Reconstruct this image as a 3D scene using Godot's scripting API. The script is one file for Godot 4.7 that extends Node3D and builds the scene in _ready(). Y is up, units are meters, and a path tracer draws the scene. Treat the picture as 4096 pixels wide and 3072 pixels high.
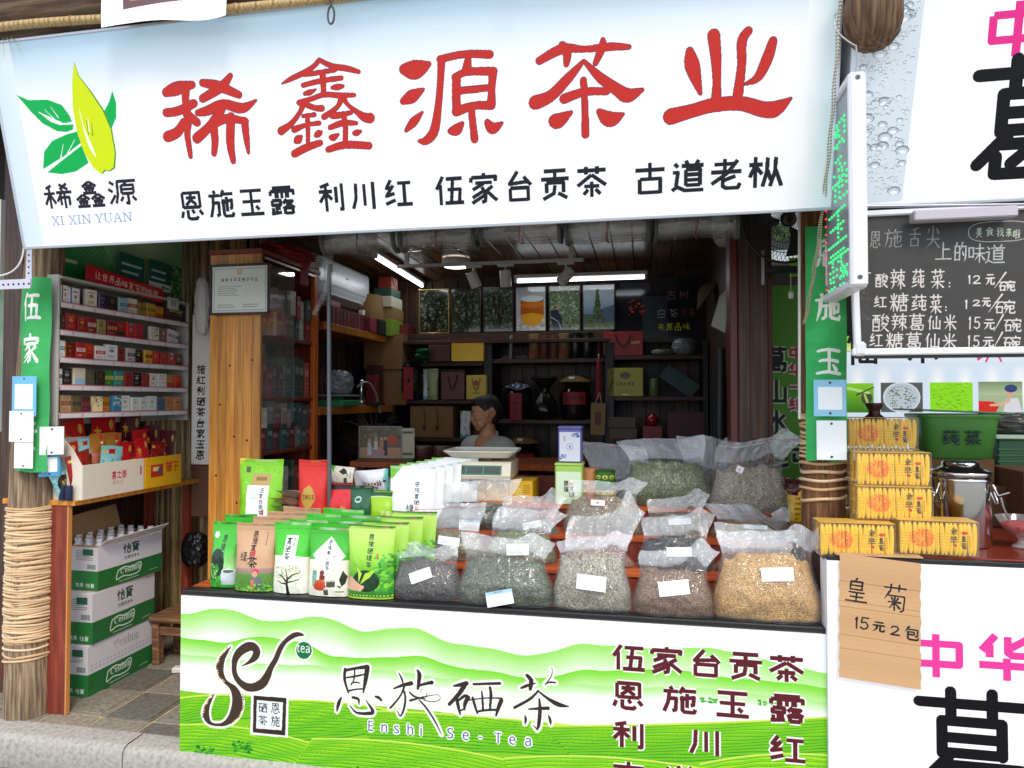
extends Node3D

var M := {}
var names := {}
var rng := RandomNumberGenerator.new()

func _ready():
	rng.seed = 11
	# camera
	var cam := Camera3D.new()
	cam.name = "camera"
	add_child(cam)
	cam.position = Vector3(0,1.68,2.692)
	cam.rotation_degrees = Vector3(1.28,10.87,0)
	cam.fov = 58.572
	cam.near = 0.05
	cam.far = 400.0
	cam.current = true
	# sky of a bright overcast day,sun behind cloud
	var env := Environment.new()
	env.background_mode = Environment.BG_SKY
	var sky := Sky.new()
	var sm := ProceduralSkyMaterial.new()
	sm.sky_top_color = Color(0.83,0.87,0.93)
	sm.sky_horizon_color = Color(0.78,0.82,0.87)
	sm.sky_curve = 0.2
	sm.ground_bottom_color = Color(0.30,0.29,0.28)
	sm.ground_horizon_color = Color(0.45,0.44,0.43)
	sm.sky_energy_multiplier = 1.0
	sm.sun_angle_max = 0.0
	sky.sky_material = sm
	env.sky = sky
	env.background_energy_multiplier = 1.15
	env.tonemap_mode = Environment.TONE_MAPPER_LINEAR
	env.tonemap_exposure = 2.1
	env.sdfgi_enabled = true
	env.ssao_enabled = true
	env.ssil_enabled = true
	var we := WorldEnvironment.new()
	we.name = "surroundings"
	we.environment = env
	add_child(we)
	var sun := DirectionalLight3D.new()
	sun.name = "sun"
	add_child(sun)
	sun.rotation_degrees = Vector3(-48,28,0)
	sun.light_energy = 0.3
	sun.light_color = Color(1.0,0.96,0.9)
	sun.light_angular_distance = 14.0
	sun.shadow_enabled = true
	make_materials()
	setting()
	shop_signs()
	left_side()
	counter_goods()
	shop_inside()
	shopkeeper()
	right_stall()

func make_materials() -> void:
	grained("log",[[0.2,"5c4a3a"],[0.45,"7d6750"],[0.6,"917a60"],[0.85,"aa9376"]],Vector3(15,0.8,15),0.9,0.25,0.012,5)
	grained("dark_wood",[[0.25,"33211a"],[0.5,"432c20"],[0.75,"523827"]],Vector3(10,0.5,10),0.5,0.08,0.012,4)
	grained("dark_wood_side",[[0.25,"33211a"],[0.5,"432c20"],[0.75,"523827"]],Vector3(0.5,10,10),0.5,0.08,0.012,4)
	grained("beam_wood",[[0.2,"43342a"],[0.5,"5f4c3c"],[0.8,"7d6852"]],Vector3(0.5,8,8),0.9,0.2,0.012,5)
	grained("ceiling_wood",[[0.3,"5b3a22"],[0.5,"7b5231"],[0.75,"95693f"]],Vector3(8,8,0.5),0.28,0.03,0.012,4)
	grained("pine",[[0.15,"b9701f"],[0.45,"cf8730"],[0.62,"d8923a"],[0.9,"e2a24a"]],Vector3(5,0.35,5),0.35,0.02,0.014,4)
	grained("bamboo",[[0.2,"8a6f45"],[0.5,"b59561"],[0.8,"cdb27c"]],Vector3(14,0.8,14),0.4,0.03,0.014,3)
	grained("stone",[[0.12,"77726a"],[0.26,"9a958c"],[0.5,"a8a39a"],[0.8,"b5b0a6"]],Vector3(1.3,1.3,1.3),0.9,0.1,0.05,6,512)
	grained("slate",[[0.15,"6f695e"],[0.3,"8a8376"],[0.55,"989082"],[0.85,"aaa292"]],Vector3(2.6,2.6,4),0.85,0.3,0.02,6,512)
	grained("mortar",[[0.2,"a88c62"],[0.5,"c4a678"],[0.8,"d4bb92"]],Vector3(3,3,3),0.95,0.3,0.03,5)
	grained("paving",[[0.2,"6b6862"],[0.5,"858178"],[0.8,"9b968c"]],Vector3(0.7,0.7,0.7),0.9,0.3,0.02,6,512)
	grained("cardboard",[[0.2,"ae885e"],[0.5,"b89166"],[0.8,"c09a70"]],Vector3(2,30,2),0.85,0.05,0.03,3)
	grained("red_board",[[0.2,"6e2a1c"],[0.5,"813424"],[0.8,"92402c"]],Vector3(6,0.6,6),0.45,0.0,0.012,3)
	grained("orange_board",[[0.2,"a8461c"],[0.5,"bd5526"],[0.8,"cf6630"]],Vector3(0.6,6,6),0.4,0.0,0.012,3)
	grained("straw",[[0.2,"a58a5a"],[0.5,"c3a873"],[0.8,"dcc492"]],Vector3(12,50,12),0.8,0.3,0.03,3)
	var film := mat("clear_film",Color(0.95,0.96,0.97,0.045),0.09)
	film.transparency = BaseMaterial3D.TRANSPARENCY_ALPHA
	film.metallic_specular = 0.45
	var nz := FastNoiseLite.new()
	nz.seed = 5
	nz.frequency = 0.02
	nz.noise_type = FastNoiseLite.TYPE_SIMPLEX_SMOOTH
	nz.fractal_type = FastNoiseLite.FRACTAL_RIDGED
	nz.fractal_octaves = 3
	var nt := NoiseTexture2D.new()
	nt.width = 256
	nt.height = 256
	nt.seamless = true
	nt.noise = nz
	film.heightmap_enabled = true
	film.heightmap_texture = nt
	film.heightmap_scale = 0.5
	film.uv1_triplanar = true
	film.uv1_scale = Vector3(5,3,5)
	var mouth: StandardMaterial3D = film.duplicate()
	mouth.resource_name = "milky_film"
	mouth.albedo_color.a = 0.2
	M["milky_film"] = mouth
	var pane := mat("pane",Color(0.9,0.95,0.93,0.06),0.03)
	pane.transparency = BaseMaterial3D.TRANSPARENCY_ALPHA
	var strip := mat("vinyl",Color(0.7,0.75,0.75,0.06),0.06)
	strip.transparency = BaseMaterial3D.TRANSPARENCY_ALPHA
	strip.metallic_specular = 0.55
	strip.heightmap_enabled = true
	strip.heightmap_texture = nt
	strip.heightmap_scale = 1.0
	strip.uv1_triplanar = true
	strip.uv1_scale = Vector3(1.6,4,4)
	var steel := mat("steel",Color(0.82,0.82,0.82),0.16,1.0)
	steel.metallic_specular = 0.6
	mat("dull_metal",Color(0.62,0.62,0.66),0.4,0.8)
	mat("tube_glow",Color.WHITE,0.4)
	M["tube_glow"].emission_enabled = true
	M["tube_glow"].emission = Color(0.95,0.98,1.0)
	M["tube_glow"].emission_energy_multiplier = 1.6

# ---------------------------------------------------------------- written characters,as strokes in a 100 x 100 box
class Glyphs:
	static var known := {}
	static var G := {
		"禾": "70,6 24,18 / 50,14 50,98 / 4,38 96,38 / 50,40 8,82 / 50,40 94,80",
		"希": "72,2 28,24 / 26,4 76,26 / 4,36 96,36 / 46,26 6,72 / 28,56 28,88 / 28,56 78,56 78,84 70,84 / 52,40 52,100",
		"稀": "=禾@0,0,42,100 / =希@42,0,58,100",
		"金": "50,2 4,42 / 50,2 96,42 / 28,36 72,36 / 16,56 84,56 / 50,36 50,92 / 26,64 34,82 / 74,64 64,82 / 6,94 94,94",
		"鑫": "=金@24,0,52,48 / =金@0,50,49,50 / =金@51,50,49,50",
		"源": "10,8 24,20 / 4,36 18,48 / 6,94 26,60 / 34,8 98,8 / 36,8 34,60 26,94 / 66,10 58,22 / 48,24 48,56 / 48,24 88,24 88,56 / 48,40 88,40 / 48,56 88,56 / 68,56 68,96 58,92 / 52,68 42,86 / 82,68 94,86",
		"艹": "4,50 96,50 / 32,5 32,95 / 68,5 68,95",
		"茶": "=艹@0,0,100,28 / 50,28 4,62 / 50,28 96,62 / 26,64 74,64 / 50,50 50,98 / 38,74 24,90 / 62,74 78,90",
		"业": "36,8 36,88 / 64,8 64,88 / 12,30 26,66 / 88,30 72,66 / 4,90 96,90",
		"心": "14,20 6,80 / 32,8 32,80 42,94 66,94 72,70 / 50,6 58,44 / 80,14 92,60",
		"恩": "16,4 16,58 / 16,4 84,4 84,58 / 16,56 84,56 / 30,22 70,22 / 50,10 46,32 28,48 / 50,30 70,48 / =心@0,62,100,38",
		"施": "22,2 28,14 / 2,20 46,20 / 20,20 16,60 4,96 / 18,46 40,46 38,88 28,92 / 62,2 50,26 / 56,16 98,16 / 50,48 92,38 90,66 82,68 / 72,26 72,78 / 58,34 58,88 64,94 92,94 96,82",
		"玉": "8,10 92,10 / 14,48 86,48 / 50,10 50,90 / 4,92 96,92 / 66,64 78,78",
		"露": "14,6 86,6 / 6,18 6,34 / 6,18 94,18 94,34 / 50,6 50,44 / 22,26 38,26 / 22,36 38,36 / 62,26 78,26 / 62,36 78,36 / 10,50 42,50 42,66 10,66 10,50 / 26,66 26,92 / 26,78 42,78 / 12,76 12,92 / 4,96 44,92 / 66,46 52,62 / 62,54 88,54 72,70 50,80 / 64,60 96,78 / 58,78 58,98 / 58,78 88,78 88,98 / 58,96 88,96",
		"利": "44,4 10,14 / 4,30 54,30 / 30,10 30,98 / 30,34 6,66 / 30,36 52,58 / 68,14 68,70 / 90,4 90,92 78,92",
		"川": "20,8 18,60 6,94 / 50,12 50,86 / 82,6 82,98",
		"纟": "60,2 18,32 74,32 / 82,22 14,60 92,52 / 4,90 98,76",
		"红": "=纟@2,2,38,92 / 48,16 96,16 / 72,16 72,86 / 44,88 100,88",
		"亻": "90,4 6,46 / 58,30 58,98",
		"伍": "=亻@4,0,28,100 / 40,12 96,12 / 64,12 56,90 / 44,48 88,48 84,90 / 34,92 100,92",
		"宀": "50,0 52,40 / 8,46 6,98 / 8,46 92,46 90,96",
		"家": "=宀@0,0,100,30 / 22,32 78,32 / 50,34 12,54 / 44,46 56,72 54,92 42,96 / 50,58 10,80 / 54,72 8,98 / 80,44 58,60 / 58,58 94,92",
		"台": "46,2 18,42 84,36 / 66,20 90,48 / 20,56 20,98 / 20,56 80,56 80,98 / 20,94 80,94",
		"贡": "14,8 86,8 / 50,8 50,32 / 4,34 96,34 / 22,46 22,78 / 22,46 78,46 78,78 / 50,54 46,80 10,98 / 60,80 90,96",
		"古": "4,24 96,24 / 50,2 50,50 / 18,52 18,98 / 18,52 82,52 82,98 / 18,94 82,94",
		"道": "10,10 20,22 / 4,38 20,38 14,80 / 2,94 16,82 40,94 98,94 / 44,2 50,14 / 84,2 76,14 / 32,18 98,18 / 64,18 58,30 / 44,30 44,80 / 44,30 88,30 88,80 / 44,46 88,46 / 44,62 88,62 / 44,78 88,78",
		"老": "14,20 78,20 / 46,4 46,44 / 4,44 96,44 / 84,10 54,48 6,80 / 78,58 44,70 / 40,56 40,88 50,94 86,94 92,80",
		"木": "45,4 45,98 / 4,28 94,28 / 45,30 8,66 / 48,34 92,58",
		"枞": "=木@0,0,44,100 / 56,8 54,52 42,96 / 56,46 66,76 / 80,8 78,52 64,96 / 80,46 98,96",
		"石": "4,12 96,12 / 50,12 6,56 / 28,46 28,90 / 28,46 90,46 90,90 / 28,86 90,86",
		"硒": "=石@2,0,44,100 / 48,12 100,12 / 52,34 52,96 / 52,34 96,34 96,96 / 52,92 96,92 / 66,12 66,50 58,66 / 82,12 82,58 92,60",
		"中": "10,24 90,24 90,68 10,68 10,24 / 50,2 50,98",
		"华": "32,2 8,36 / 22,22 22,50 / 84,8 48,34 / 52,4 52,38 60,44 92,44 94,32 / 4,66 96,66 / 50,50 50,98",
		"葛": "=艹@0,0,100,24 / 24,28 24,58 / 24,28 76,28 76,58 / 24,43 76,43 / 24,57 76,57 / 30,60 8,84 / 26,68 92,68 88,94 76,98 / 50,70 34,84 / 50,72 66,82 / 22,78 22,92 70,92",
		"皇": "50,0 42,12 / 24,14 24,48 / 24,14 76,14 76,48 / 24,30 76,30 / 24,47 76,47 / 16,60 84,60 / 22,78 78,78 / 50,60 50,96 / 4,96 96,96",
		"菊": "=艹@0,0,100,26 / 28,28 6,56 / 22,42 92,42 90,92 78,98 / 36,50 42,60 / 64,50 58,60 / 24,66 76,66 / 50,48 50,96 / 48,68 28,88 / 52,68 72,86",
		"元": "20,12 80,12 / 6,40 94,40 / 38,40 34,70 8,96 / 62,40 62,86 70,92 92,92 96,76",
		"包": "30,2 6,38 / 24,20 90,20 88,66 76,70 / 24,38 66,38 66,58 24,58 / 24,38 24,86 34,94 88,94 94,80",
		"丝": "24,6 8,32 32,32 / 40,22 6,64 44,58 / 72,6 56,32 80,32 / 90,22 54,64 94,58 / 4,92 98,92",
		"怡": "18,4 18,98 / 6,28 4,52 / 30,24 36,40 / =台@40,0,60,100",
		"寶": "50,0 50,8 / 8,12 6,24 / 8,12 94,12 92,22 / 14,26 44,26 / 16,38 42,38 / 12,50 46,50 / 29,26 29,50 / 62,22 56,34 / 54,34 92,34 / 50,46 96,46 / 73,34 73,54 / 24,58 76,58 76,86 24,86 24,58 / 24,68 76,68 / 24,77 76,77 / 36,88 10,99 / 64,88 92,99",
		"饮": "26,2 4,34 / 22,18 46,18 38,34 / 24,36 24,90 40,78 / 66,4 54,44 / 62,24 96,24 90,42 / 74,34 72,60 48,96 / 74,56 98,96",
		"用": "20,8 18,64 6,96 / 20,8 86,8 86,92 74,94 / 20,36 86,36 / 20,62 86,62 / 52,8 52,94",
		"纯": "=纟@0,0,40,100 / 46,16 100,12 / 54,32 54,60 94,60 / 94,32 94,62 / 74,2 74,86 82,94 98,92 100,80",
		"净": "6,14 18,30 / 4,84 22,56 / 46,2 32,30 / 42,14 74,14 64,28 / 36,32 88,32 88,66 / 28,48 98,48 / 36,64 88,64 / 62,32 62,94 50,94",
		"水": "50,2 50,94 38,90 / 8,32 40,32 6,82 / 86,20 58,44 / 54,36 96,86",
		"酸": "2,10 46,10 / 6,30 6,96 / 6,30 42,30 42,96 / 6,94 42,94 / 18,10 18,50 / 30,10 30,52 / 8,72 40,72 / 70,2 54,24 94,20 / 84,10 98,28 / 64,30 54,46 / 82,30 96,42 / 66,48 52,70 / 64,56 92,56 50,98 / 62,68 98,98",
		"辣": "22,2 26,12 / 4,16 46,16 / 14,24 18,38 / 38,24 32,38 / 2,42 48,42 / 6,62 46,62 / 26,42 24,78 10,98 / 50,16 100,16 / 75,2 75,98 / 56,32 56,56 / 56,32 94,32 94,56 / 56,54 94,54 / 74,58 52,84 / 76,58 100,84",
		"莼": "=艹@0,0,100,26 / =纯@0,28,100,72",
		"菜": "=艹@0,0,100,26 / 82,30 18,38 / 22,42 28,54 / 48,42 50,52 / 78,40 68,54 / 4,64 96,64 / 50,56 50,98 / 48,66 10,94 / 52,66 92,92",
		"米": "18,12 32,34 / 82,10 66,34 / 4,46 96,46 / 50,2 50,98 / 48,48 10,90 / 52,48 92,88",
		"糖": "=米@0,2,46,96 / 72,2 74,12 / 52,14 98,14 / 52,14 50,64 42,96 / 60,26 92,26 92,48 58,48 / 54,37 100,37 / 76,18 76,64 / 62,66 62,96 / 62,66 92,66 92,96 / 62,93 92,93",
		"仙": "=亻@4,0,28,100 / 68,6 68,88 / 44,36 44,90 94,90 / 94,36 94,96",
		"山": "50,6 50,88 / 10,36 10,90 90,90 / 90,36 90,96",
		"高": "50,0 50,12 / 6,14 94,14 / 28,26 72,26 72,42 28,42 28,26 / 12,54 12,98 / 12,54 88,54 88,98 / 34,68 66,68 66,86 34,86 34,68",
		"碗": "=石@2,0,42,100 / 72,2 74,12 / 50,14 48,26 / 50,14 98,14 96,26 / 58,30 48,58 / 56,42 70,42 52,92 / 54,56 62,66 / 76,40 94,40 94,60 84,62 / 76,40 76,86 82,92 98,92 100,80",
		"美": "32,2 38,14 / 68,2 60,14 / 12,18 88,18 / 18,32 82,32 / 8,46 92,46 / 50,18 50,58 / 6,62 94,62 / 50,58 44,74 8,98 / 52,66 94,98",
		"食": "50,0 6,36 / 50,2 94,36 / 50,20 50,30 / 28,34 76,34 76,62 30,62 / 28,48 74,48 / 28,34 28,94 50,82 / 80,68 60,78 / 54,68 94,96",
		"我": "38,4 8,16 / 4,36 96,36 / 28,14 28,92 14,88 / 4,68 46,54 / 58,2 66,60 90,94 96,78 / 88,50 48,88 / 74,8 88,22",
		"来": "14,18 86,18 / 28,28 36,44 / 72,26 62,44 / 4,50 96,50 / 50,2 50,98 / 48,52 8,90 / 52,52 94,88",
		"啦": "4,22 4,76 / 4,22 24,22 24,76 / 4,72 24,72 / 32,30 54,30 / 43,4 43,94 32,90 / 32,66 56,54 / 76,4 80,16 / 60,22 98,22 / 68,32 74,76 / 92,30 82,80 / 56,86 100,86",
		"上": "48,4 48,92 / 48,40 84,40 / 4,92 96,92",
		"的": "24,2 16,16 / 8,20 8,90 / 8,20 44,20 44,90 / 8,52 44,52 / 8,86 44,86 / 66,2 52,40 / 62,22 94,22 92,80 80,94 / 66,46 76,64",
		"味": "4,22 4,72 / 4,22 30,22 30,72 / 4,68 30,68 / 44,26 92,26 / 38,52 98,52 / 68,4 68,98 / 66,54 40,86 / 70,54 98,84",
		"舌": "78,2 14,14 / 4,34 96,34 / 50,10 50,58 / 20,58 20,98 / 20,58 80,58 80,98 / 20,94 80,94",
		"尖": "50,2 50,44 / 24,14 14,34 / 74,12 88,34 / 8,60 92,60 / 50,44 44,72 8,98 / 52,62 94,98",
		"富": "=宀@0,0,100,26 / 24,24 76,24 / 32,34 68,34 68,50 32,50 32,34 / 20,58 20,98 / 20,58 80,58 80,98 / 20,77 80,77 / 20,95 80,95 / 50,58 50,95",
		"绿": "=纟@0,0,40,100 / 52,8 90,8 88,36 / 54,22 88,22 / 46,38 100,38 / 72,38 72,96 60,94 / 52,50 62,62 / 48,88 66,68 / 92,48 80,60 / 76,58 100,92",
		"树": "=木@0,0,38,100 / 38,24 60,24 36,90 / 40,40 62,78 / 66,30 100,30 / 86,6 86,94 74,92 / 70,48 76,62",
		"白": "50,0 40,16 / 16,18 16,98 / 16,18 84,18 84,98 / 16,56 84,56 / 16,94 84,94",
		"一": "6,50 94,50",
		"绝": "=纟@0,0,40,100 / 64,2 46,32 / 60,16 86,16 76,32 / 52,34 94,34 94,58 52,58 / 73,34 73,58 / 52,34 52,86 60,94 92,94 98,80",
		"喜": "4,10 96,10 / 50,0 50,24 / 16,24 84,24 / 26,32 74,32 74,46 26,46 26,32 / 36,50 42,58 / 64,50 58,58 / 4,62 96,62 / 20,70 20,98 / 20,70 80,70 80,98 / 20,94 80,94",
		"之": "44,2 54,14 / 12,24 84,24 20,76 / 4,94 26,76 96,94",
		"郎": "22,0 28,10 / 8,14 50,14 50,52 8,52 / 8,33 50,33 / 8,14 8,92 40,78 / 38,66 56,92 / 64,8 64,98 / 64,8 94,8 82,38 96,60 84,76 70,70",
		"铺": "20,2 4,30 / 16,16 40,16 / 12,34 38,34 / 6,54 42,54 / 24,34 24,92 42,80 / 46,18 98,18 / 72,2 72,98 / 52,36 52,98 / 52,36 92,36 92,96 / 52,56 92,56 / 52,74 92,74 / 84,4 92,12",
		"子": "18,8 80,8 52,34 / 52,34 52,92 38,88 / 4,50 96,50",
		"请": "12,4 24,18 / 4,36 22,36 22,88 34,74 / 40,14 96,14 / 46,28 92,28 / 36,42 100,42 / 68,4 68,42 / 48,52 48,98 / 48,52 90,52 90,94 80,96 / 48,66 90,66 / 48,80 90,80",
		"勿": "32,2 6,44 / 22,20 90,20 86,80 70,96 / 50,22 14,72 / 70,22 30,94",
		"吸": "4,22 4,72 / 4,22 28,22 28,72 / 4,68 28,68 / 36,12 80,12 70,42 92,42 66,80 38,98 / 52,12 50,56 34,90 / 52,44 66,78 98,98",
		"烟": "24,4 22,56 4,96 / 6,30 10,48 / 40,24 32,42 / 24,56 38,84 / 46,10 46,96 / 46,10 96,10 96,96 / 46,92 96,92 / 54,40 88,40 / 70,20 68,50 54,78 / 70,50 88,76",
		"天": "16,16 84,16 / 6,50 94,50 / 50,16 46,60 6,96 / 50,52 94,96",
		"草": "=艹@0,0,100,26 / 26,32 74,32 74,60 26,60 26,32 / 26,46 74,46 / 4,72 96,72 / 50,60 50,98",
		"专": "22,18 78,18 / 8,42 92,42 / 48,4 40,60 80,60 52,84 / 36,78 66,98",
		"卖": "14,14 86,14 / 50,2 50,30 / 8,30 92,30 86,42 / 26,44 38,52 / 54,38 50,66 / 4,66 96,66 / 48,68 14,96 / 58,74 84,96",
		"零": "14,6 86,6 / 6,18 6,34 / 6,18 94,18 94,34 / 50,6 50,44 / 50,50 10,72 / 50,50 92,72 / 36,68 64,68 / 28,80 72,80 54,98",
		"售": "28,2 10,30 / 22,16 22,56 / 22,18 90,18 / 22,30 84,30 / 22,42 84,42 / 22,55 92,55 / 54,4 54,55 / 24,66 76,66 76,96 24,96 24,66",
		"许": "12,4 24,18 / 4,36 22,36 22,90 36,76 / 54,4 42,30 / 48,22 92,22 / 38,52 98,52 / 68,22 68,98",
		"可": "4,12 96,12 / 14,34 50,34 50,66 14,66 14,34 / 80,12 80,90 64,86",
		"证": "12,4 24,18 / 4,36 22,36 22,90 36,76 / 40,14 98,14 / 70,14 70,90 / 70,50 94,50 / 50,46 50,90 / 36,92 100,92",
		"让": "12,4 24,18 / 4,36 22,36 22,90 36,76 / 64,6 64,90 / 64,44 92,44 / 40,92 98,92",
		"世": "4,36 96,36 / 28,8 28,90 92,90 / 52,4 52,64 / 76,4 76,64 52,64",
		"界": "24,4 76,4 76,44 24,44 24,4 / 24,24 76,24 / 50,4 50,44 / 46,46 8,72 / 54,46 94,72 / 36,66 30,98 / 66,66 66,98",
		"品": "32,4 68,4 68,40 32,40 32,4 / 6,54 42,54 42,94 6,94 6,54 / 58,54 94,54 94,94 58,94 58,54",
		"宽": "=宀@0,0,100,26 / 22,36 78,36 / 38,28 38,46 / 62,28 62,46 / 28,52 28,78 / 28,52 72,52 72,78 / 50,56 40,84 10,98 / 56,78 60,96 94,94 94,84",
		"窄": "=宀@0,0,100,26 / 36,30 16,46 / 62,30 86,46 / 40,46 20,70 / 36,56 90,56 / 52,56 52,98 / 52,72 84,72 / 52,88 84,88",
		"1": "36,18 54,4 54,98","2": "14,22 30,6 70,6 82,26 72,48 12,94 90,94","5": "84,6 24,6 20,46 60,40 84,62 76,86 44,98 12,86","/": "96,0 4,100",":": "50,30 50,38 / 50,74 50,82","!": "50,4 50,70 / 50,86 50,96",
		"~": "4,60 30,40 60,60 96,40",
	}
	static func strokes(ch: String) -> Array:
		if known.has(ch):
			return known[ch]
		var out := []
		for part in (G[ch] if G.has(ch) else G["~"]).split(" / " if ch != "/" else " / "):
			part = part.strip_edges()
			if part.begins_with("="):
				var b: PackedFloat64Array = part.substr(3).split_floats(",")
				for s in strokes(part[1]):
					var p := PackedVector2Array()
					for q in s:
						p.append(Vector2(b[0] + q.x * b[2] / 100.0,b[1] + q.y * b[3] / 100.0))
					out.append(p)
				continue
			var p := PackedVector2Array()
			for q in part.split(" ",false):
				var n: PackedFloat64Array = q.split_floats(",")
				p.append(Vector2(n[0],n[1]))
			out.append(p)
		known[ch] = out
		return out

# ---------------------------------------------------------------- drawing flat print
class Cv:
	var im: Image
	var W: int
	var H: int
	func _init(w: int,h: int,c: Color) -> void:
		W = w
		H = h
		im = Image.create(w,h,false,Image.FORMAT_RGBA8)
		im.fill(c)
	func rect(x: float,y: float,w: float,h: float,c: Color) -> void:
		im.fill_rect(Rect2i(roundi(x),roundi(y),maxi(1,roundi(w)),maxi(1,roundi(h))),c)
	func poly(p: PackedVector2Array,c: Color) -> void:
		var n := p.size()
		var y0 := 1e9
		var y1 := -1e9
		for q in p:
			y0 = minf(y0,q.y)
			y1 = maxf(y1,q.y)
		for y in range(maxi(0,ceili(y0 - 0.5)),mini(H - 1,floori(y1 - 0.5)) + 1):
			var yc := y + 0.5
			var xs := PackedFloat32Array()
			for i in n:
				var a := p[i]
				var b := p[(i + 1) % n]
				if (a.y <= yc) != (b.y <= yc):
					xs.append(a.x + (yc - a.y) / (b.y - a.y) * (b.x - a.x))
			xs.sort()
			for k in range(0,xs.size() - 1,2):
				var x0 := ceili(xs[k] - 0.5)
				var x1 := ceili(xs[k + 1] - 0.5)
				if x1 > x0:
					im.fill_rect(Rect2i(x0,y,x1 - x0,1),c)
	func disc(x: float,y: float,rx: float,ry: float,c: Color,n := 20) -> void:
		var p := PackedVector2Array()
		for i in n:
			p.append(Vector2(x + rx * cos(TAU * i / n),y + ry * sin(TAU * i / n)))
		poly(p,c)
	func stroke(p: PackedVector3Array,c: Color,round_ends := true) -> void:
		for i in p.size() - 1:
			var a := Vector2(p[i].x,p[i].y)
			var b := Vector2(p[i + 1].x,p[i + 1].y)
			var s := (b - a).normalized().orthogonal() * 0.5
			poly(PackedVector2Array([a + s * p[i].z,b + s * p[i + 1].z,b - s * p[i + 1].z,a - s * p[i].z]),c)
		for i in p.size():
			if p[i].z > 2.0 and (round_ends or (i > 0 and i < p.size() - 1)):
				disc(p[i].x,p[i].y,p[i].z / 2,p[i].z / 2,c,10)
	func line(x0: float,y0: float,x1: float,y1: float,w: float,c: Color) -> void:
		stroke(PackedVector3Array([Vector3(x0,y0,w),Vector3(x1,y1,w)]),c,false)
	# "x,y,w x,y,w / ..." with w the brush width,drawn as smooth brush strokes
	func brush(s: String,c: Color,grow := 0.0,at := Vector2.ZERO,k := 1.0) -> void:
		for part in s.split("/",false):
			var p := PackedVector3Array()
			for q in part.strip_edges().split(" ",false):
				var n := q.split_floats(",")
				p.append(Vector3(at.x + n[0] * k,at.y + n[1] * k,n[2] * k + grow))
			stroke(curve(p),c)
	func curve(p: PackedVector3Array) -> PackedVector3Array:
		if p.size() < 3:
			return p
		var o := PackedVector3Array()
		for i in p.size() - 1:
			var a := p[maxi(i - 1,0)]
			var d := p[mini(i + 2,p.size() - 1)]
			for t in 6:
				o.append(p[i].cubic_interpolate(p[i + 1],a,d,t / 6.0))
		o.append(p[p.size() - 1])
		return o
	# one written character: style 0 even strokes,1 brush
	func glyph(ch: String,x: float,y: float,w: float,h: float,weight: float,c: Color,style := 0,slant := 0.0) -> void:
		for s in Glyphs.strokes(ch):
			var p := PackedVector3Array()
			for q in s:
				p.append(Vector3(x + q.x / 100.0 * w + slant * (50.0 - q.y) / 100.0 * h,y + q.y / 100.0 * h,weight))
			if style == 1:
				var e: Vector2 = s[s.size() - 1] - s[maxi(0,s.size() - 2)]
				var last := p.size() - 1
				if e.x < -8 and e.y > 8:
					p[last].z *= 0.3
					p[0].z *= 1.15
				elif e.x > 8 and e.y > 8:
					p[0].z *= 0.55
					p[last].z *= 1.3
				elif absf(e.x) > absf(e.y):
					for i in p.size():
						p[i].z *= 0.8
					p[last].z *= 1.25
				else:
					p[last].z *= 0.75
			stroke(p,c,style >= 1)
	func text(t: String,x: float,y: float,w: float,h: float,step: float,weight: float,c: Color,style := 0,down := false) -> void:
		for i in t.length():
			if t[i] != " ":
				glyph(t[i],x + (0.0 if down else step * i),y + (step * i if down else 0.0),w,h,weight,c,style)
	# Latin lettering,set from the outlines of a font
	func latin(t: String,x: float,y: float,h: float,c: Color,font := "Droid Sans",stretch := 1.0,bold := false,grow := 0.0) -> void:
		var m := TextMesh.new()
		var f := SystemFont.new()
		f.font_names = PackedStringArray([font])
		f.font_weight = 700 if bold else 400
		m.font = f
		m.font_size = 64
		m.pixel_size = 1.0 / 64
		m.depth = 0.0
		m.text = t
		m.horizontal_alignment = HORIZONTAL_ALIGNMENT_LEFT
		m.vertical_alignment = VERTICAL_ALIGNMENT_BOTTOM
		if m.get_surface_count() == 0:
			return
		var a := m.get_mesh_arrays()
		var v: PackedVector3Array = a[Mesh.ARRAY_VERTEX]
		var ix := PackedInt32Array()
		if a[Mesh.ARRAY_INDEX] != null:
			ix = a[Mesh.ARRAY_INDEX]
		else:
			ix = PackedInt32Array(range(v.size()))
		for k in range(0,ix.size() - 2,3):
			var p := PackedVector2Array()
			for j in 3:
				var q := v[ix[k + j]]
				p.append(Vector2(x + q.x * h * stretch,y - q.y * h))
			poly(p,c)
			if grow > 0:
				for j in 3:
					line(p[j].x,p[j].y,p[(j + 1) % 3].x,p[(j + 1) % 3].y,grow,c)
	func vgrad(x: float,y: float,w: float,h: float,c0: Color,c1: Color) -> void:
		var n := roundi(h)
		for i in n:
			im.fill_rect(Rect2i(roundi(x),roundi(y) + i,roundi(w),1),c0.lerp(c1,(i + 0.5) / n))
	# rows of small dashes that stand for print too small to read
	func smallprint(r: RandomNumberGenerator,x: float,y: float,w: float,rows: int,step: float,c: Color) -> void:
		for k in rows:
			var at := x
			var until := x + w * r.randf_range(0.6,1.0)
			while at < until:
				var l := r.randf_range(1.0,step * 0.7)
				rect(at,y + k * step,l,maxf(1.0,step * 0.45),c)
				at += l + 1.5
	func blot(r: RandomNumberGenerator,x: float,y: float,w: float,h: float,n: int,s0: float,s1: float,cols: Array) -> void:
		for k in n:
			var s := r.randf_range(s0,s1)
			disc(x + r.randf() * w,y + r.randf() * h,s,s * r.randf_range(0.5,1.0),cols[r.randi() % cols.size()],7)
	func tex() -> ImageTexture:
		return ImageTexture.create_from_image(im)

# ---------------------------------------------------------------- materials
static func hex(s: String) -> Color:
	return Color.html(s)

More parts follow.
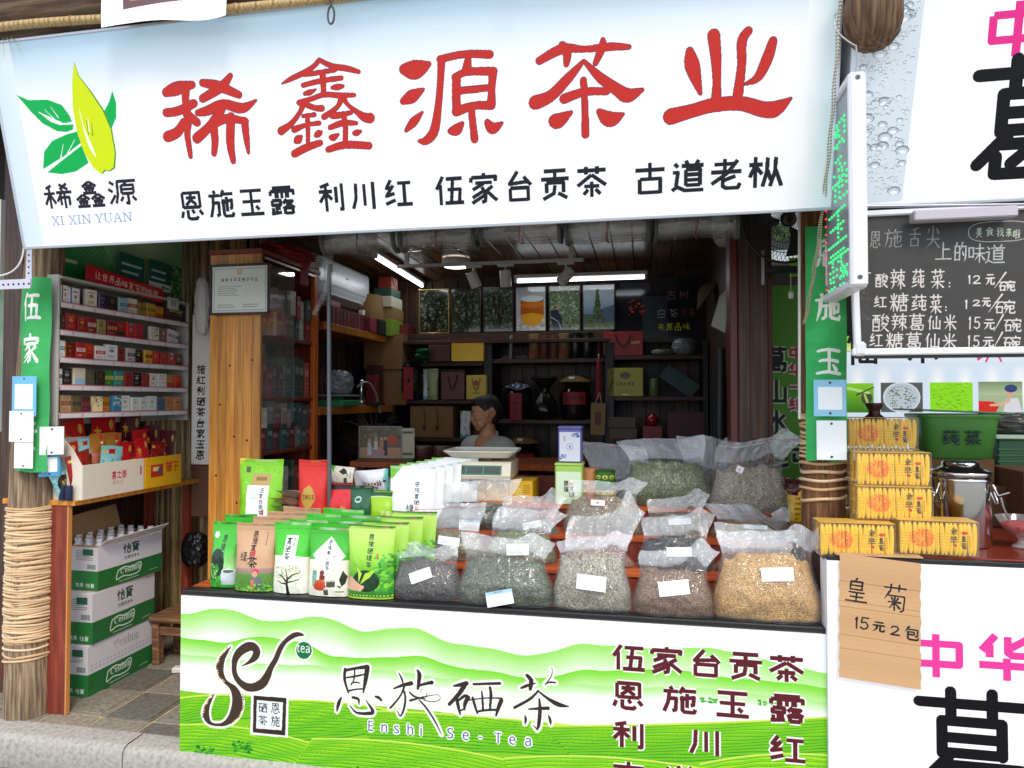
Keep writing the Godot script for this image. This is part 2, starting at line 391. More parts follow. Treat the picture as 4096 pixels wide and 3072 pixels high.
func mat(called: String,col: Color,rough := 0.6,metal := 0.0) -> StandardMaterial3D:
	if M.has(called):
		return M[called]
	var m := StandardMaterial3D.new()
	m.resource_name = called
	m.albedo_color = col
	m.roughness = rough
	m.metallic = metal
	M[called] = m
	return m

func col(h: String,rough := 0.6,metal := 0.0) -> StandardMaterial3D:
	return mat("paint_%s_%d_%d" % [h,rough * 100,metal * 100],Color.html(h),rough,metal)

func printed(called: String,cv: Cv,rough := 0.5,glow := 0.0) -> StandardMaterial3D:
	var m := mat(called,Color.WHITE,rough)
	m.albedo_texture = cv.tex()
	m.texture_repeat = false
	if glow > 0:
		m.emission_enabled = true
		m.emission = Color.BLACK
		m.emission_texture = m.albedo_texture
		m.emission_energy_multiplier = glow
		m.albedo_color = Color(0.78,0.78,0.78)
		m.metallic_specular = 0.3
	return m

# a grained material: stops is [[offset,hex],...] over a noise stretched by scale (repeats per metre on x,y,z)
func grained(called: String,stops: Array,scale: Vector3,rough := 0.7,bump := 0.0,freq := 0.02,octaves := 4,size := 256,sd := 3,world := false) -> StandardMaterial3D:
	var m := mat(called,Color.WHITE,rough)
	var f := FastNoiseLite.new()
	f.seed = sd
	f.frequency = freq
	f.noise_type = FastNoiseLite.TYPE_SIMPLEX_SMOOTH
	f.fractal_octaves = octaves
	f.fractal_gain = 0.6
	var g := Gradient.new()
	var off := PackedFloat32Array()
	var cols := PackedColorArray()
	for s in stops:
		off.append(s[0])
		cols.append(Color.html(s[1]))
	g.offsets = off
	g.colors = cols
	var t := NoiseTexture2D.new()
	t.width = size
	t.height = size
	t.seamless = true
	t.noise = f
	t.color_ramp = g
	m.albedo_texture = t
	m.uv1_triplanar = true
	m.uv1_world_triplanar = world
	m.uv1_scale = scale
	m.uv1_triplanar_sharpness = 8.0
	if bump > 0:
		m.heightmap_enabled = true
		m.heightmap_texture = t
		m.heightmap_scale = bump
	return m

func tinted(base: StandardMaterial3D,called: String,c: Color) -> StandardMaterial3D:
	if M.has(called):
		return M[called]
	var m: StandardMaterial3D = base.duplicate()
	m.resource_name = called
	m.albedo_color = c
	M[called] = m
	return m

# ---------------------------------------------------------------- mesh building
func st() -> SurfaceTool:
	var s := SurfaceTool.new()
	s.begin(Mesh.PRIMITIVE_TRIANGLES)
	return s

# corners counter-clockwise seen from outside; t: texture rectangle,its top at c-d
func quad(s: SurfaceTool,a: Vector3,b: Vector3,c: Vector3,d: Vector3,t := Rect2(0,0,1,1)) -> void:
	var n := (b - a).cross(c - a)
	if n.length_squared() < 1e-16:
		n = (c - a).cross(d - a)
	n = n.normalized()
	var u := [Vector2(t.position.x,t.end.y),t.end,Vector2(t.end.x,t.position.y),t.position]
	var p := [a,b,c,d]
	for i in [0,2,1,0,3,2]:
		s.set_normal(n)
		s.set_uv(u[i])
		s.add_vertex(p[i])

func tri(s: SurfaceTool,a: Vector3,b: Vector3,c: Vector3,t := Rect2(0,0,1,1)) -> void:
	var n := (b - a).cross(c - a).normalized()
	for p in [a,c,b]:
		s.set_normal(n)
		s.set_uv(t.get_center())
		s.add_vertex(p)

# a box with chamfered edges: x spans -w/2..w/2,y 0..h,z -d/2..d/2,put in place by xf
func box(s: SurfaceTool,size: Vector3,xf := Transform3D(),r := 0.002,front := Rect2(0,0,1,1),side := Rect2(0.4,0.02,0.01,0.01)) -> void:
	var h := size / 2
	r = minf(r,minf(h.x,minf(h.y,h.z)) * 0.6)
	var at := func(x: float,y: float,z: float) -> Vector3: return xf * (Vector3(x,y + h.y,z))
	var ax := [Vector3(1,0,0),Vector3(0,1,0),Vector3(0,0,1)]
	for face in 6:
		var k := face % 3
		var sg := 1.0 if face < 3 else -1.0
		var n: Vector3 = ax[k] * sg
		var u: Vector3 = [Vector3(0,0,-1),Vector3(1,0,0),Vector3(1,0,0)][k] * (sg if k != 1 else 1.0)
		var v := n.cross(u)
		var hu := absf(u.dot(h)) - r
		var hv := absf(v.dot(h)) - r
		var hn := absf(n.dot(h))
		var c := n * hn
		var q := []
		for e in [[-1,-1],[1,-1],[1,1],[-1,1]]:
			q.append(xf * (c + u * hu * e[0] + v * hv * e[1] + Vector3(0,h.y,0)))
		quad(s,q[0],q[1],q[2],q[3],front if k == 2 and sg > 0 else side)
	if r < 0.0004:
		return
	for k in 3:   # twelve edges
		var a: Vector3 = ax[k]
		var b: Vector3 = ax[(k + 1) % 3]
		var c: Vector3 = ax[(k + 2) % 3]
		var ha := a.dot(h) - r
		for sb in [-1.0,1.0]:
			for sc in [-1.0,1.0]:
				var p1: Vector3 = b * sb * b.dot(h) + c * sc * (c.dot(h) - r)
				var p2: Vector3 = b * sb * (b.dot(h) - r) + c * sc * c.dot(h)
				var y := Vector3(0,h.y,0)
				var q := [xf * (p1 - a * ha + y),xf * (p2 - a * ha + y),xf * (p2 + a * ha + y),xf * (p1 + a * ha + y)]
				if sb * sc > 0:
					quad(s,q[0],q[3],q[2],q[1],side) if false else quad(s,q[3],q[0],q[1],q[2],side)
				else:
					quad(s,q[0],q[3],q[2],q[1],side)
	for sx in [-1.0,1.0]:   # eight corners
		for sy in [-1.0,1.0]:
			for sz in [-1.0,1.0]:
				var a: Vector3 = at.call(sx * h.x,sy * (h.y - r),sz * (h.z - r))
				var b: Vector3 = at.call(sx * (h.x - r),sy * h.y,sz * (h.z - r))
				var c: Vector3 = at.call(sx * (h.x - r),sy * (h.y - r),sz * h.z)
				if sx * sy * sz > 0:
					tri(s,a,b,c,side)
				else:
					tri(s,a,c,b,side)

# a smooth sheet: rows[j][i],u to the right,v down seen from the front
func sheet(s: SurfaceTool,rows: Array,t := Rect2(0,0,1,1),flip := false,ring := false) -> void:
	var nj := rows.size()
	var ni: int = rows[0].size()
	var nr := []
	for j in nj:
		var line := PackedVector3Array()
		for i in ni:
			var i0 := i - 1
			var i1 := i + 1
			if ring:
				i0 = ni - 2 if i == 0 else i - 1
				i1 = 1 if i == ni - 1 else i + 1
			var du: Vector3 = rows[j][mini(i1,ni - 1)] - rows[j][maxi(i0,0)]
			var dv: Vector3 = rows[mini(j + 1,nj - 1)][i] - rows[maxi(j - 1,0)][i]
			var n := dv.cross(du)
			if n.length_squared() < 1e-18:
				n = Vector3(0,signf((nj / 2.0) - j) * -1.0,0) if not line else line[line.size() - 1]
				if j == 0:
					n = rows[0][0] - rows[mini(2,nj - 1)][0]
					n = Vector3(0,signf(n.y) if absf(n.y) > 1e-6 else 1.0,0)
				elif j == nj - 1:
					n = rows[j][0] - rows[maxi(j - 2,0)][0]
					n = Vector3(0,signf(n.y) if absf(n.y) > 1e-6 else -1.0,0)
				if flip:
					n = -n
			n = n.normalized()
			line.append(-n if flip else n)
		nr.append(line)
	for j in nj - 1:
		for i in ni - 1:
			var c := [[j,i],[j,i + 1],[j + 1,i + 1],[j,i],[j + 1,i + 1],[j + 1,i]]
			if flip:
				c = [[j,i],[j + 1,i + 1],[j,i + 1],[j,i],[j + 1,i],[j + 1,i + 1]]
			for q in c:
				s.set_normal(nr[q[0]][q[1]])
				s.set_uv(t.position + t.size * Vector2(float(q[1]) / (ni - 1),float(q[0]) / (nj - 1)))
				s.add_vertex(rows[q[0]][q[1]])

# turned shape: profile points (radius,height) from the top down,round the y axis
func lathe(s: SurfaceTool,prof: Array,xf := Transform3D(),n := 24,t := Rect2(0,0,1,1),lobes := 0,lobe_depth := 0.0) -> void:
	var rows := []
	for p in prof:
		var line := PackedVector3Array()
		for i in n + 1:
			var a := TAU * i / n - PI
			var r: float = p.x
			if lobes > 0:
				r *= 1.0 - lobe_depth * (1.0 - absf(sin(a * lobes / 2.0)))
			line.append(xf * Vector3(sin(a) * r,p.y,cos(a) * r))
		rows.append(line)
	sheet(s,rows,t,false,true)

func tube(s: SurfaceTool,path: Array,r0: float,r1 := -1.0,n := 8,caps := true,t := Rect2(0,0,1,1)) -> void:
	if r1 < 0:
		r1 = r0
	var rows := []
	var m := path.size()
	var up := Vector3(0.13,0.2,0.97)
	for j in m:
		var d: Vector3 = (path[mini(j + 1,m - 1)] - path[maxi(j - 1,0)]).normalized()
		if absf(d.dot(up)) > 0.95:
			up = Vector3(1,0.1,0)
		var x := d.cross(up).normalized()
		var y := x.cross(d)
		up = y
		var line := PackedVector3Array()
		var r := lerpf(r0,r1,float(j) / (m - 1))
		for i in n + 1:
			var a := TAU * i / n
			line.append(path[j] + x * cos(a) * r + y * sin(a) * r)
		rows.append(line)
	sheet(s,rows,t,true,true)
	if caps:
		for e in [0,m - 1]:
			for i in n:
				if e == 0:
					tri(s,path[e],rows[e][i],rows[e][i + 1])
				else:
					tri(s,path[e],rows[e][i + 1],rows[e][i])

func arc(a: Vector3,b: Vector3,sag: Vector3,n := 10) -> Array:
	var o := []
	for i in n + 1:
		var t := float(i) / n
		o.append(a.lerp(b,t) + sag * 4.0 * t * (1.0 - t))
	return o

# a flat outline (x,y) with thickness dz,front face at z = 0
func plate(s: SurfaceTool,outline: PackedVector2Array,dz: float,xf := Transform3D()) -> void:
	var ix := Geometry2D.triangulate_polygon(outline)
	for k in range(0,ix.size(),3):
		var a := outline[ix[k]]
		var b := outline[ix[k + 1]]
		var c := outline[ix[k + 2]]
		if (b - a).cross(c - a) < 0:
			var x := b
			b = c
			c = x
		tri(s,xf * Vector3(a.x,a.y,0),xf * Vector3(b.x,b.y,0),xf * Vector3(c.x,c.y,0))
		tri(s,xf * Vector3(a.x,a.y,-dz),xf * Vector3(c.x,c.y,-dz),xf * Vector3(b.x,b.y,-dz))
	var n := outline.size()
	var cw := Geometry2D.is_polygon_clockwise(outline)
	for i in n:
		var a := outline[i]
		var b := outline[(i + 1) % n]
		if cw:
			var x := a
			a = b
			b = x
		quad(s,xf * Vector3(a.x,a.y,-dz),xf * Vector3(b.x,b.y,-dz),xf * Vector3(b.x,b.y,0),xf * Vector3(a.x,a.y,0))

# ---------------------------------------------------------------- things and parts
func numbered(p: Node,called: String) -> String:
	if not names.has(p):
		names[p] = {}
	var d: Dictionary = names[p]
	if not d.has(called):
		d[called] = 0
		return called
	d[called] += 1
	return "%s_%03d" % [called,d[called]]

func meta(o: Node,label := "",category := "",group := "",kind := "") -> Node:
	for k in [["label",label],["category",category],["group",group],["kind",kind]]:
		if k[1]:
			o.set_meta(k[0],k[1])
	return o

func put(s,m: Material,called: String,parent: Node = self,at := Transform3D()) -> MeshInstance3D:
	var o := MeshInstance3D.new()
	o.name = numbered(parent,called)
	o.mesh = s.commit() if s is SurfaceTool else s
	o.material_override = m
	o.transform = at
	parent.add_child(o,true)
	return o

func thing(called: String,label: String,category: String,at := Vector3.ZERO,turn := 0.0,group := "") -> Node3D:
	var o := Node3D.new()
	o.name = numbered(self,called)
	add_child(o,true)
	o.position = at
	o.rotation.y = turn
	meta(o,label,category,group)
	return o

# the same,one mesh
func single(called: String,label: String,category: String,s,m: Material,at := Vector3.ZERO,turn := 0.0,group := "") -> MeshInstance3D:
	var o := put(s,m,called)
	o.position = at
	o.rotation.y = turn
	meta(o,label,category,group)
	return o

func boxm(size: Vector3,r := 0.002,xf := Transform3D()) -> SurfaceTool:
	var s := st()
	box(s,size,xf,r)
	return s

func pose(x: float,y: float,z: float,ry := 0.0,rz := 0.0,rx := 0.0) -> Transform3D:
	return Transform3D(Basis.from_euler(Vector3(rx,ry,rz)),Vector3(x,y,z))

# ---------------------------------------------------------------- the setting
func structure(called: String,s,m: Material,parent: Node = self) -> MeshInstance3D:
	var o := put(s,m,called,parent)
	if parent == self:
		o.set_meta("kind","structure")
	return o

func setting() -> void:
	var s := st()
	quad(s,Vector3(-120,0,120),Vector3(120,0,120),Vector3(120,0,-60),Vector3(-120,0,-60))
	structure("street",s,M.paving)
	# raised floor,its kerb stones and tiles
	s = st()
	box(s,Vector3(12,0.1445,4.3),pose(-1,0.0,-2.25),0.001)
	var fl := structure("shop_floor",s,M.mortar)
	var x := -7.0
	var kl := [1.35,1.25,1.1,1.08,0.0]
	var bounds := [-7.0,-5.4,-3.9,-2.25,-1.0,0.4,1.7,3.2,5.0]
	for i in bounds.size() - 1:
		var k := st()
		var w: float = bounds[i + 1] - bounds[i] - 0.006
		# worn stone with a rounded front edge
		var prof := [Vector2(0.0,0.002),Vector2(0.026,0.004),Vector2(0.028,0.09),Vector2(0.026,0.128),Vector2(0.014,0.143),Vector2(-0.01,0.15),Vector2(-0.1,0.152)]
		var rows := []
		for p in range(prof.size() - 1,-1,-1):
			var line := PackedVector3Array()
			for j in 9:
				line.append(Vector3(bounds[i] + w * j / 8.0,prof[p].y + (0.002 * sin(j * 2.3 + i) if p > 3 else 0.0),prof[p].x + 0.002 * sin(j * 1.7 + i * 3)))
			rows.append(line)
		sheet(k,rows)
		for e in [0,8]:
			for p in prof.size() - 1:
				var a: Vector3 = rows[p][e]
				var b: Vector3 = rows[p + 1][e]
				quad(k,Vector3(a.x,a.y,-0.1),Vector3(b.x,0.0,-0.1),b,a)
		put(k,M.stone,"kerb_stone",fl)
	var tone := [Color(1,1,1),Color(0.93,0.93,0.92),Color(0.97,0.95,0.92),Color(0.9,0.9,0.9)]
	for i in range(-3,5):
		var tx := -2.57 + 0.272 * i
		for j in range(-1,5):
			var z0 := -0.108 if j < 0 else -0.215 - 0.288 * j
			var z1 := -0.205 if j < 0 else z0 - 0.278
			var k := st()
			var xf := pose(tx + 0.136,0.136,(z0 + z1) / 2)
			box(k,Vector3(0.258,0.014,z0 - z1),xf,0.003)
			if j >= 0:   # raised inner field of the tile
				box(k,Vector3(0.222,0.004,z0 - z1 - 0.04),pose(tx + 0.136,0.1502,(z0 + z1) / 2),0.002)
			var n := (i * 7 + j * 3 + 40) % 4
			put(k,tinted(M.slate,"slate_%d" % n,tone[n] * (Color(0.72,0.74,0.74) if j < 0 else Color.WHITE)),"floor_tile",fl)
	# walls and ceiling of the tea shop
	var wall := func(called: String,x0: float,x1: float,y0: float,y1: float,z0: float,z1: float,m: Material) -> MeshInstance3D:
		var k := st()
		box(k,Vector3(x1 - x0,y1 - y0,z1 - z0),pose((x0 + x1) / 2,y0,(z0 + z1) / 2),0.001)
		return structure(called,k,m)
	wall.call("outer_wall",-3.32,-3.2,0.14,3.5,-3.5,-0.34,M.dark_wood)
	var lw = wall.call("left_wall",-2.56,-2.46,0.14,2.86,-3.25,-1.32,M.dark_wood)
	var bw = wall.call("back_wall",-2.56,0.9,0.14,2.86,-3.35,-3.25,M.dark_wood)
	wall.call("right_wall",0.505,0.58,0.14,2.9,-3.25,-0.86,M.dark_wood)
	wall.call("roof_slab",-3.3,0.9,2.88,2.98,-3.4,-0.55,M.dark_wood_side)
	wall.call("front_lintel",-3.3,0.62,2.62,3.45,-0.55,-0.46,M.dark_wood_side)
	wall.call("eave_soffit",-6.0,4.0,3.52,3.6,-3.4,0.42,M.dark_wood_side)
	for k in 26:   # boards of the back wall
		var b := st()
		box(b,Vector3(0.112,2.6,0.012),pose(-2.4 + k * 0.118,0.15,-3.244),0.003)
		put(b,tinted(M.dark_wood,"wall_board_%d" % (k % 3),Color(1,1,1) * [1.0,0.8,1.2][k % 3]),"wall_board",bw)
	for k in 16:   # boards of the left wall
		var b := st()
		box(b,Vector3(0.012,2.6,0.114),pose(-2.453,0.15,-1.39 - k * 0.12),0.003)
		put(b,M["wall_board_%d" % (k * 2 % 3)],"wall_board",lw)
	var ceil_ := st()
	box(ceil_,Vector3(3.1,0.02,2.7),pose(-0.92,2.79,-1.9),0.001)
	var ce := structure("ceiling",ceil_,M.dark_wood_side)
	for k in 22:
		var b := st()
		box(b,Vector3(0.134,0.016,2.68),pose(-2.38 + k * 0.14,2.772,-1.9),0.004)
		var n := (k * 5) % 3
		put(b,tinted(M.ceiling_wood,"ceiling_wood_%d" % n,Color(1,1,1) * [1.0,0.82,0.92][n]),"ceiling_board",ce)
	# bamboo screen between the cigarette rack and the tea shop
	var bs := thing("bamboo_screen","screen of upright tan bamboo poles behind the cigarette rack and pine cabinet","bamboo screen",Vector3(-2.78,0.15,-1.27))
	for k in 17:
		var p := st()
		var px := -0.4 + k * 0.049
		var r := 0.0225 + 0.002 * sin(k * 2.1)
		var prof := []
		var y := 2.62
		var step := 0.34 + 0.05 * sin(k * 1.3)
		var off := fmod(k * 0.137,step)
		prof.append(Vector2(0.0,2.62))
		while y > 0.0:
			var d := fmod(2.62 - y + off,step) / step
			var rr := r
			if d > 0.94 or d < 0.05:
				rr = r * 1.1
			prof.append(Vector2(rr,y))
			y -= step / 16.0
		prof.append(Vector2(r,0.0))
		prof.append(Vector2(0.0,0.0))
		lathe(p,prof,pose(px + 0.003 * sin(k * 4.0),0,0.004 * sin(k * 3.0),0,0.006 * sin(k * 1.9)),10)
		put(p,tinted(M.bamboo,"bamboo_%d" % (k % 4),Color(1,1,1) * [1.0,0.85,0.92,0.72][k % 4]),"bamboo_pole",bs)
	# log posts
	var lp := thing("log_post","thick weathered log post left of the tea shop, bound with cane below a green cloth","post",Vector3(-2.97,0.15,-0.2))
	var rows := []
	for j in 34:
		var line := PackedVector3Array()
		var y := 3.3 - 3.3 * j / 33.0
		for i in 29:
			var a := TAU * i / 28.0 - PI
			var r := 0.106 - 0.003 * y - 0.012 * maxf(0.0,y - 1.3) + 0.003 * sin(a * 3 + 1) + 0.002 * sin(a * 11) + 0.004 * sin(y * 2.1) + (0.006 if j > 31 else 0.0)
			line.append(Vector3(sin(a) * r + 0.006 * y + 0.03 * maxf(0.0,y - 1.2),y,cos(a) * r))
		rows.append(line)
	s = st()
	sheet(s,rows,Rect2(0,0,1,1),false,true)
	put(s,M.log,"shaft",lp)
	binding(lp,0.475,1.155,0.109,62,3,0.007)
	var rp := thing("log_post","brown log post between the tea counter and the food stall, with a green cloth","post",Vector3(0.712,0.15,-0.27))
	rows = []
	for j in 30:
		var line := PackedVector3Array()
		var y := 3.3 - 3.3 * j / 29.0
		for i in 25:
			var a := TAU * i / 24.0 - PI
			var r := 0.079 + 0.003 * sin(a * 3 + 2) + 0.0015 * sin(a * 9) + 0.003 * sin(y * 2.6)
			line.append(Vector3(sin(a) * r,y,cos(a) * r))
		rows.append(line)
	s = st()
	sheet(s,rows,Rect2(0,0,1,1),false,true)
	put(s,tinted(M.log,"log_brown",Color(0.85,0.68,0.55)),"shaft",rp)
	binding(rp,1.36,1.62,0.083,16,4)
	# square column and red board beside it
	var sc := thing("square_column","square dark brown timber column at the right side of the shop opening","column",Vector3(0.515,0.15,-0.79))
	put(boxm(Vector3(0.14,2.72,0.14),0.006),M.dark_wood,"shaft",sc)
	put(boxm(Vector3(0.034,2.72,0.15),0.003,pose(-0.089,0,-0.005)),col("5a2018",0.4),"red_board",sc)
	put(boxm(Vector3(0.018,2.72,0.15),0.003,pose(0.077,0,-0.005)),col("4a1a16",0.4),"red_board",sc)
	put(boxm(Vector3(0.05,2.72,0.012),0.003,pose(-0.04,0,0.072)),M.dark_wood,"trim_board",sc)
	# beam under the eave and the bamboo pole along the top of the sign
	s = st()
	var bp := []
	for k in 41:
		bp.append(Vector3(-4.5 + k * 0.18,3.4 + 0.012 * sin(k * 0.7) - 0.004 * k,0.2 + 0.01 * sin(k * 0.5)))
	tube(s,bp,0.15,0.13,18)
	single("roof_log","long weathered brown log above the shop sign, under the eave","log",s,M.beam_wood)
	s = st()
	var path := []
	for k in 60:
		path.append(Vector3(-2.9 + k * 0.062,3.225 + 0.01 * sin(k * 0.2) - 0.0012 * k,0.325 + 0.006 * sin(k * 0.33)))
	tube(s,path,0.018,0.015,10)
	var bpole := single("bamboo_pole","thin pale bamboo pole lying along the top edge of the shop sign","pole",s,M.bamboo)
	for k in 9:
		var n := st()
		var q: Vector3 = path[4 + k * 6]
		tube(n,[q - Vector3(0.004,0,0),q + Vector3(0.004,0,0)],0.02,0.02,10)
		put(n,tinted(M.bamboo,"bamboo_2",Color.WHITE),"node_ring",bpole)
	# neighbour on the left
	s = st()
	box(s,Vector3(0.7,3.2,0.1),pose(-3.55,0.14,-0.62),0.004)
	single("neighbour_wall","dark wall of the neighbouring shop left of the log post","wall",s,col("241c18",0.8))

# rings of cane wound round a post
func binding(post: Node3D,y0: float,y1: float,r: float,n: int,loose: int,lean := 0.0) -> void:
	for k in n:
		var s := st()
		var y := lerpf(y0,y1,k / (n - 1.0)) - 0.15 + rng.randf_range(-0.004,0.004)
		if k < loose:
			y -= 0.018 * (loose - k)
		var tilt := rng.randf_range(-0.05,0.05) + (0.12 if k == 0 else 0.0)
		var path := []
		var ph := rng.randf() * 6.0
		for i in 29:
			var a := TAU * i / 28.0
			path.append(Vector3(lean * y + sin(a) * (r - 0.5 * lean * (y - 0.6) + 0.003 * sin(a * 2 + ph)),y + tilt * r * sin(a + ph * 0.1) + 0.003 * sin(a * 3 + ph),cos(a) * (r + 0.003 * sin(a * 2 + ph))))
		tube(s,path,rng.randf_range(0.0058,0.0074),-1,5,false)
		put(s,col(["d8b88e","cda67a","dfc39c"][k % 3],0.5),"cane_ring",post)

# ---------------------------------------------------------------- lit shop sign and counter front
func pts(s: String) -> PackedVector2Array:
	var p := PackedVector2Array()
	for q in s.split(" ",false):
		var n := q.split_floats(",")
		p.append(Vector2(n[0],n[1]))
	return p

func shop_signs() -> void:
	var c := Cv.new(2048,510,hex("fdfeff"))
	c.vgrad(0,0,2048,150,hex("bcdcf2"),hex("fdfeff"))
	for k in 60:
		c.rect(k,0,1,510,c.im.get_pixel(k,100).lerp(hex("d3e8f4"),(1.0 - k / 60.0) * 0.6))
		c.rect(2047 - k,0,1,510,c.im.get_pixel(1024,200).lerp(hex("c4e6ee"),(1.0 - k / 60.0) * 0.7))
	# the leaf emblem
	var green := hex("08b355")
	for p in ["56,125 89,141 146,144 186,160 204,187 208,203 182,204 151,189 112,170 145,198 171,208 211,209 207,222 187,226 159,222 120,200 89,167","98,313 110,270 140,245 186,232 220,227 224,256 165,286","109,322 164,293 225,262 238,306 196,325 152,329","339,138 345,167 339,201 321,227 305,187 326,162"]:
		c.poly(pts(p),green)
	c.poly(pts("242,61 229,109 220,169 221,234 231,278 252,319 272,337 285,329 299,331 314,324 323,288 322,230 308,183 279,135 250,95"),hex("4f9a3a"))
	c.poly(pts("241,61 227,109 217,169 219,234 229,278 250,319 270,336 281,326 295,329 309,322 319,288 318,230 303,183 275,135 248,95"),hex("d7ea10"))
	c.brush("235,174,1.3 240,220,3.4 251,264,9.4 262,292,2.6 / 257,195,1.3 254,229,3.4 / 112,171,1.3 146,192,3.0 173,201,3.4 / 132,166,1.3 160,195,2.6 / 152,162,1.3 170,190,2.6 / 172,254,1.3 157,289,3.1 / 209,245,1.3 175,284,3.1",Color.WHITE)
	c.brush("251,202,1.3 251,237,2.6 / 266,207,1.3 262,241,2.6",hex("4f9a3a"))
	c.text("稀鑫源",86,352,88,64,97,7.5,hex("262230"))
	c.latin("XI XIN YUAN",96,467,33,hex("9fb2cf"),"Droid Serif",1.22)
	# five large characters
	var big := []
	big.append("489,154,20.2 521,147,30.1 564,142,15.9 / 545,153,18.4 540,178,17.7 541,223,17.0 533,256,14.7 534,309,9.9 / 482,201,18.4 518,199,19.5 562,185,18.5 / 529,226,18.7 506,249,22.9 477,258,24.7 / 538,208,20.2 564,230,18.6 / 592,140,15.8 634,151,22.8 686,175,15.7 / 669,130,11.7 642,153,21.3 587,176,17.6 / 569,208,13.7 596,205,20.8 641,193,20.6 690,206,22.1 730,191,3.9 / 635,204,19.9 599,240,20.1 558,267,23.6 / 608,243,18.5 607,276,17.0 600,306,13.0 / 604,240,18.5 645,227,19.1 697,237,13.4 / 693,236,17.4 693,278,14.4 694,311,5.6 / 658,224,20.7 648,283,20.1 650,328,12.2")
	big.append("903,115,9.2 888,127,9.2 865,138,10.8 827,150,9.4 802,159,1.6 / 904,115,7.6 934,131,10.7 969,139,11.4 999,149,7.6 / 861,144,7.7 903,142,9.2 941,140,7.6 / 856,167,9.3 901,161,9.9 954,159,9.2 / 908,144,13.8 908,163,12.3 906,190,10.8 / 858,186,6.9 872,184,10.9 887,179,2.5 / 929,178,6.2 942,178,12.3 956,177,7.0 / 841,205,11.0 874,199,9.4 908,192,9.9 947,197,10.8 983,199,7.6 / 849,209,15.7 844,223,9.4 817,250,11.1 787,266,17.6 / 857,210,11.0 881,220,10.9 898,222,14.0 / 848,236,6.9 878,235,8.8 / 822,265,14.3 854,257,7.9 888,255,9.4 / 859,236,9.4 858,261,9.5 854,301,8.0 / 821,294,4.8 829,289,17.6 838,282,6.4 / 875,283,6.3 883,279,14.2 891,276,6.3 / 816,321,16.1 848,309,16.0 886,300,12.7 / 951,201,13.9 938,222,9.3 902,242,12.5 / 955,201,13.8 964,218,7.7 986,237,10.8 1004,250,18.5 1018,253,21.5 / 923,240,14.0 942,241,12.4 972,237,7.7 / 915,267,10.3 949,259,12.4 982,262,7.7 / 952,239,10.8 954,268,10.9 950,305,11.0 / 913,289,6.3 921,290,14.1 935,284,3.1 / 975,284,7.8 981,284,12.4 991,281,6.2 / 905,317,12.7 949,309,15.7 1010,315,14.9")
	big.append("1110,153,21.7 1137,156,40.4 1170,147,10.7 / 1103,222,14.7 1125,213,27.4 1153,200,5.8 / 1105,287,7.4 1125,269,18.4 1147,250,4.4 / 1197,139,14.2 1255,133,14.0 1314,139,16.0 / 1201,139,16.3 1195,188,13.6 1186,242,15.2 1173,293,20.2 1152,313,17.0 1135,313,5.9 / 1263,146,14.1 1259,166,21.2 / 1230,180,14.2 1260,171,14.1 1321,175,16.8 / 1234,181,17.8 1231,218,17.9 1231,254,18.0 / 1319,178,18.2 1315,211,14.1 1312,246,18.5 / 1239,210,14.3 1310,209,12.7 / 1229,254,20.2 1271,245,15.7 1312,247,17.8 / 1265,255,14.3 1267,290,14.4 1269,318,16.0 / 1213,296,13.1 1227,294,23.3 1242,281,7.2 / 1301,283,12.9 1313,297,23.7 1335,287,5.0")
	big.append("1426,162,15.1 1478,142,18.9 1527,147,11.4 1582,147,15.3 1623,151,8.6 / 1478,134,14.8 1488,153,16.9 1486,175,10.2 / 1567,132,9.3 1565,147,16.0 1550,178,10.1 / 1523,172,6.7 1491,202,18.7 1450,237,22.8 1414,249,29.3 / 1526,172,6.7 1560,208,18.5 1598,237,23.5 1620,250,28.2 1651,241,6.7 / 1479,246,19.3 1525,235,15.7 1574,238,13.5 / 1523,211,13.6 1525,258,12.3 1525,325,15.9 / 1452,288,15.3 1463,292,31.4 1494,276,6.9 / 1557,279,12.3 1580,297,31.4 1609,288,5.4")
	big.append("1751,171,14.9 1757,202,29.2 1774,258,6.5 / 1800,144,24.2 1806,193,19.3 1808,238,15.5 1807,276,19.6 / 1870,142,15.7 1858,161,17.7 1858,210,15.9 1852,267,19.4 / 1920,166,15.6 1910,199,20.8 1892,235,15.9 1868,246,5.1 / 1712,301,32.0 1759,292,26.4 1802,284,27.5 1858,285,27.2 1903,300,29.6 1929,301,30.8 1959,283,5.1")
	for g in big:
		c.brush(g,hex("6b3a5a"),3.0)
	for g in big:
		c.brush(g,hex("c8332c"))
	var ink := hex("23232c")
	for g in [["恩施玉露",484,84],["利川红",867,86],["伍家台贡茶",1166,84],["古道老枞",1632,82]]:
		c.text(g[0],g[1],394,70,69,g[2],8.5,ink)
	var face := printed("sign_print",c,0.35,0.2)
	var t := thing("shop_sign","long white lit shop sign with five red characters and a leaf emblem","sign",Vector3(-1.0335,2.365,0.1))
	t.rotation.x = deg_to_rad(13)
	var s := st()
	var w := 3.377
	quad(s,Vector3(-w / 2,0,0),Vector3(w / 2,0,0),Vector3(w / 2,0.84,0),Vector3(-w / 2,0.84,0))
	put(s,face,"lit_face",t)
	put(boxm(Vector3(w,0.84,0.13),0.004,pose(0,0,-0.069)),col("e4e6ea",0.4),"light_box",t)
	var metal := col("c9cdd6",0.35,0.6)
	for e in [[Vector3(w + 0.02,0.012,0.02),pose(0,-0.012,-0.004)],[Vector3(w + 0.02,0.012,0.02),pose(0,0.84,-0.004)],[Vector3(0.01,0.84,0.02),pose(-w / 2 - 0.005,0,-0.004)],[Vector3(0.01,0.84,0.02),pose(w / 2 + 0.005,0,-0.004)]]:
		put(boxm(e[0],0.002,e[1]),metal,"edge_strip",t)
	# the lit counter front
	c = Cv.new(2048,558,Color.WHITE)
	var r := RandomNumberGenerator.new()
	r.seed = 4
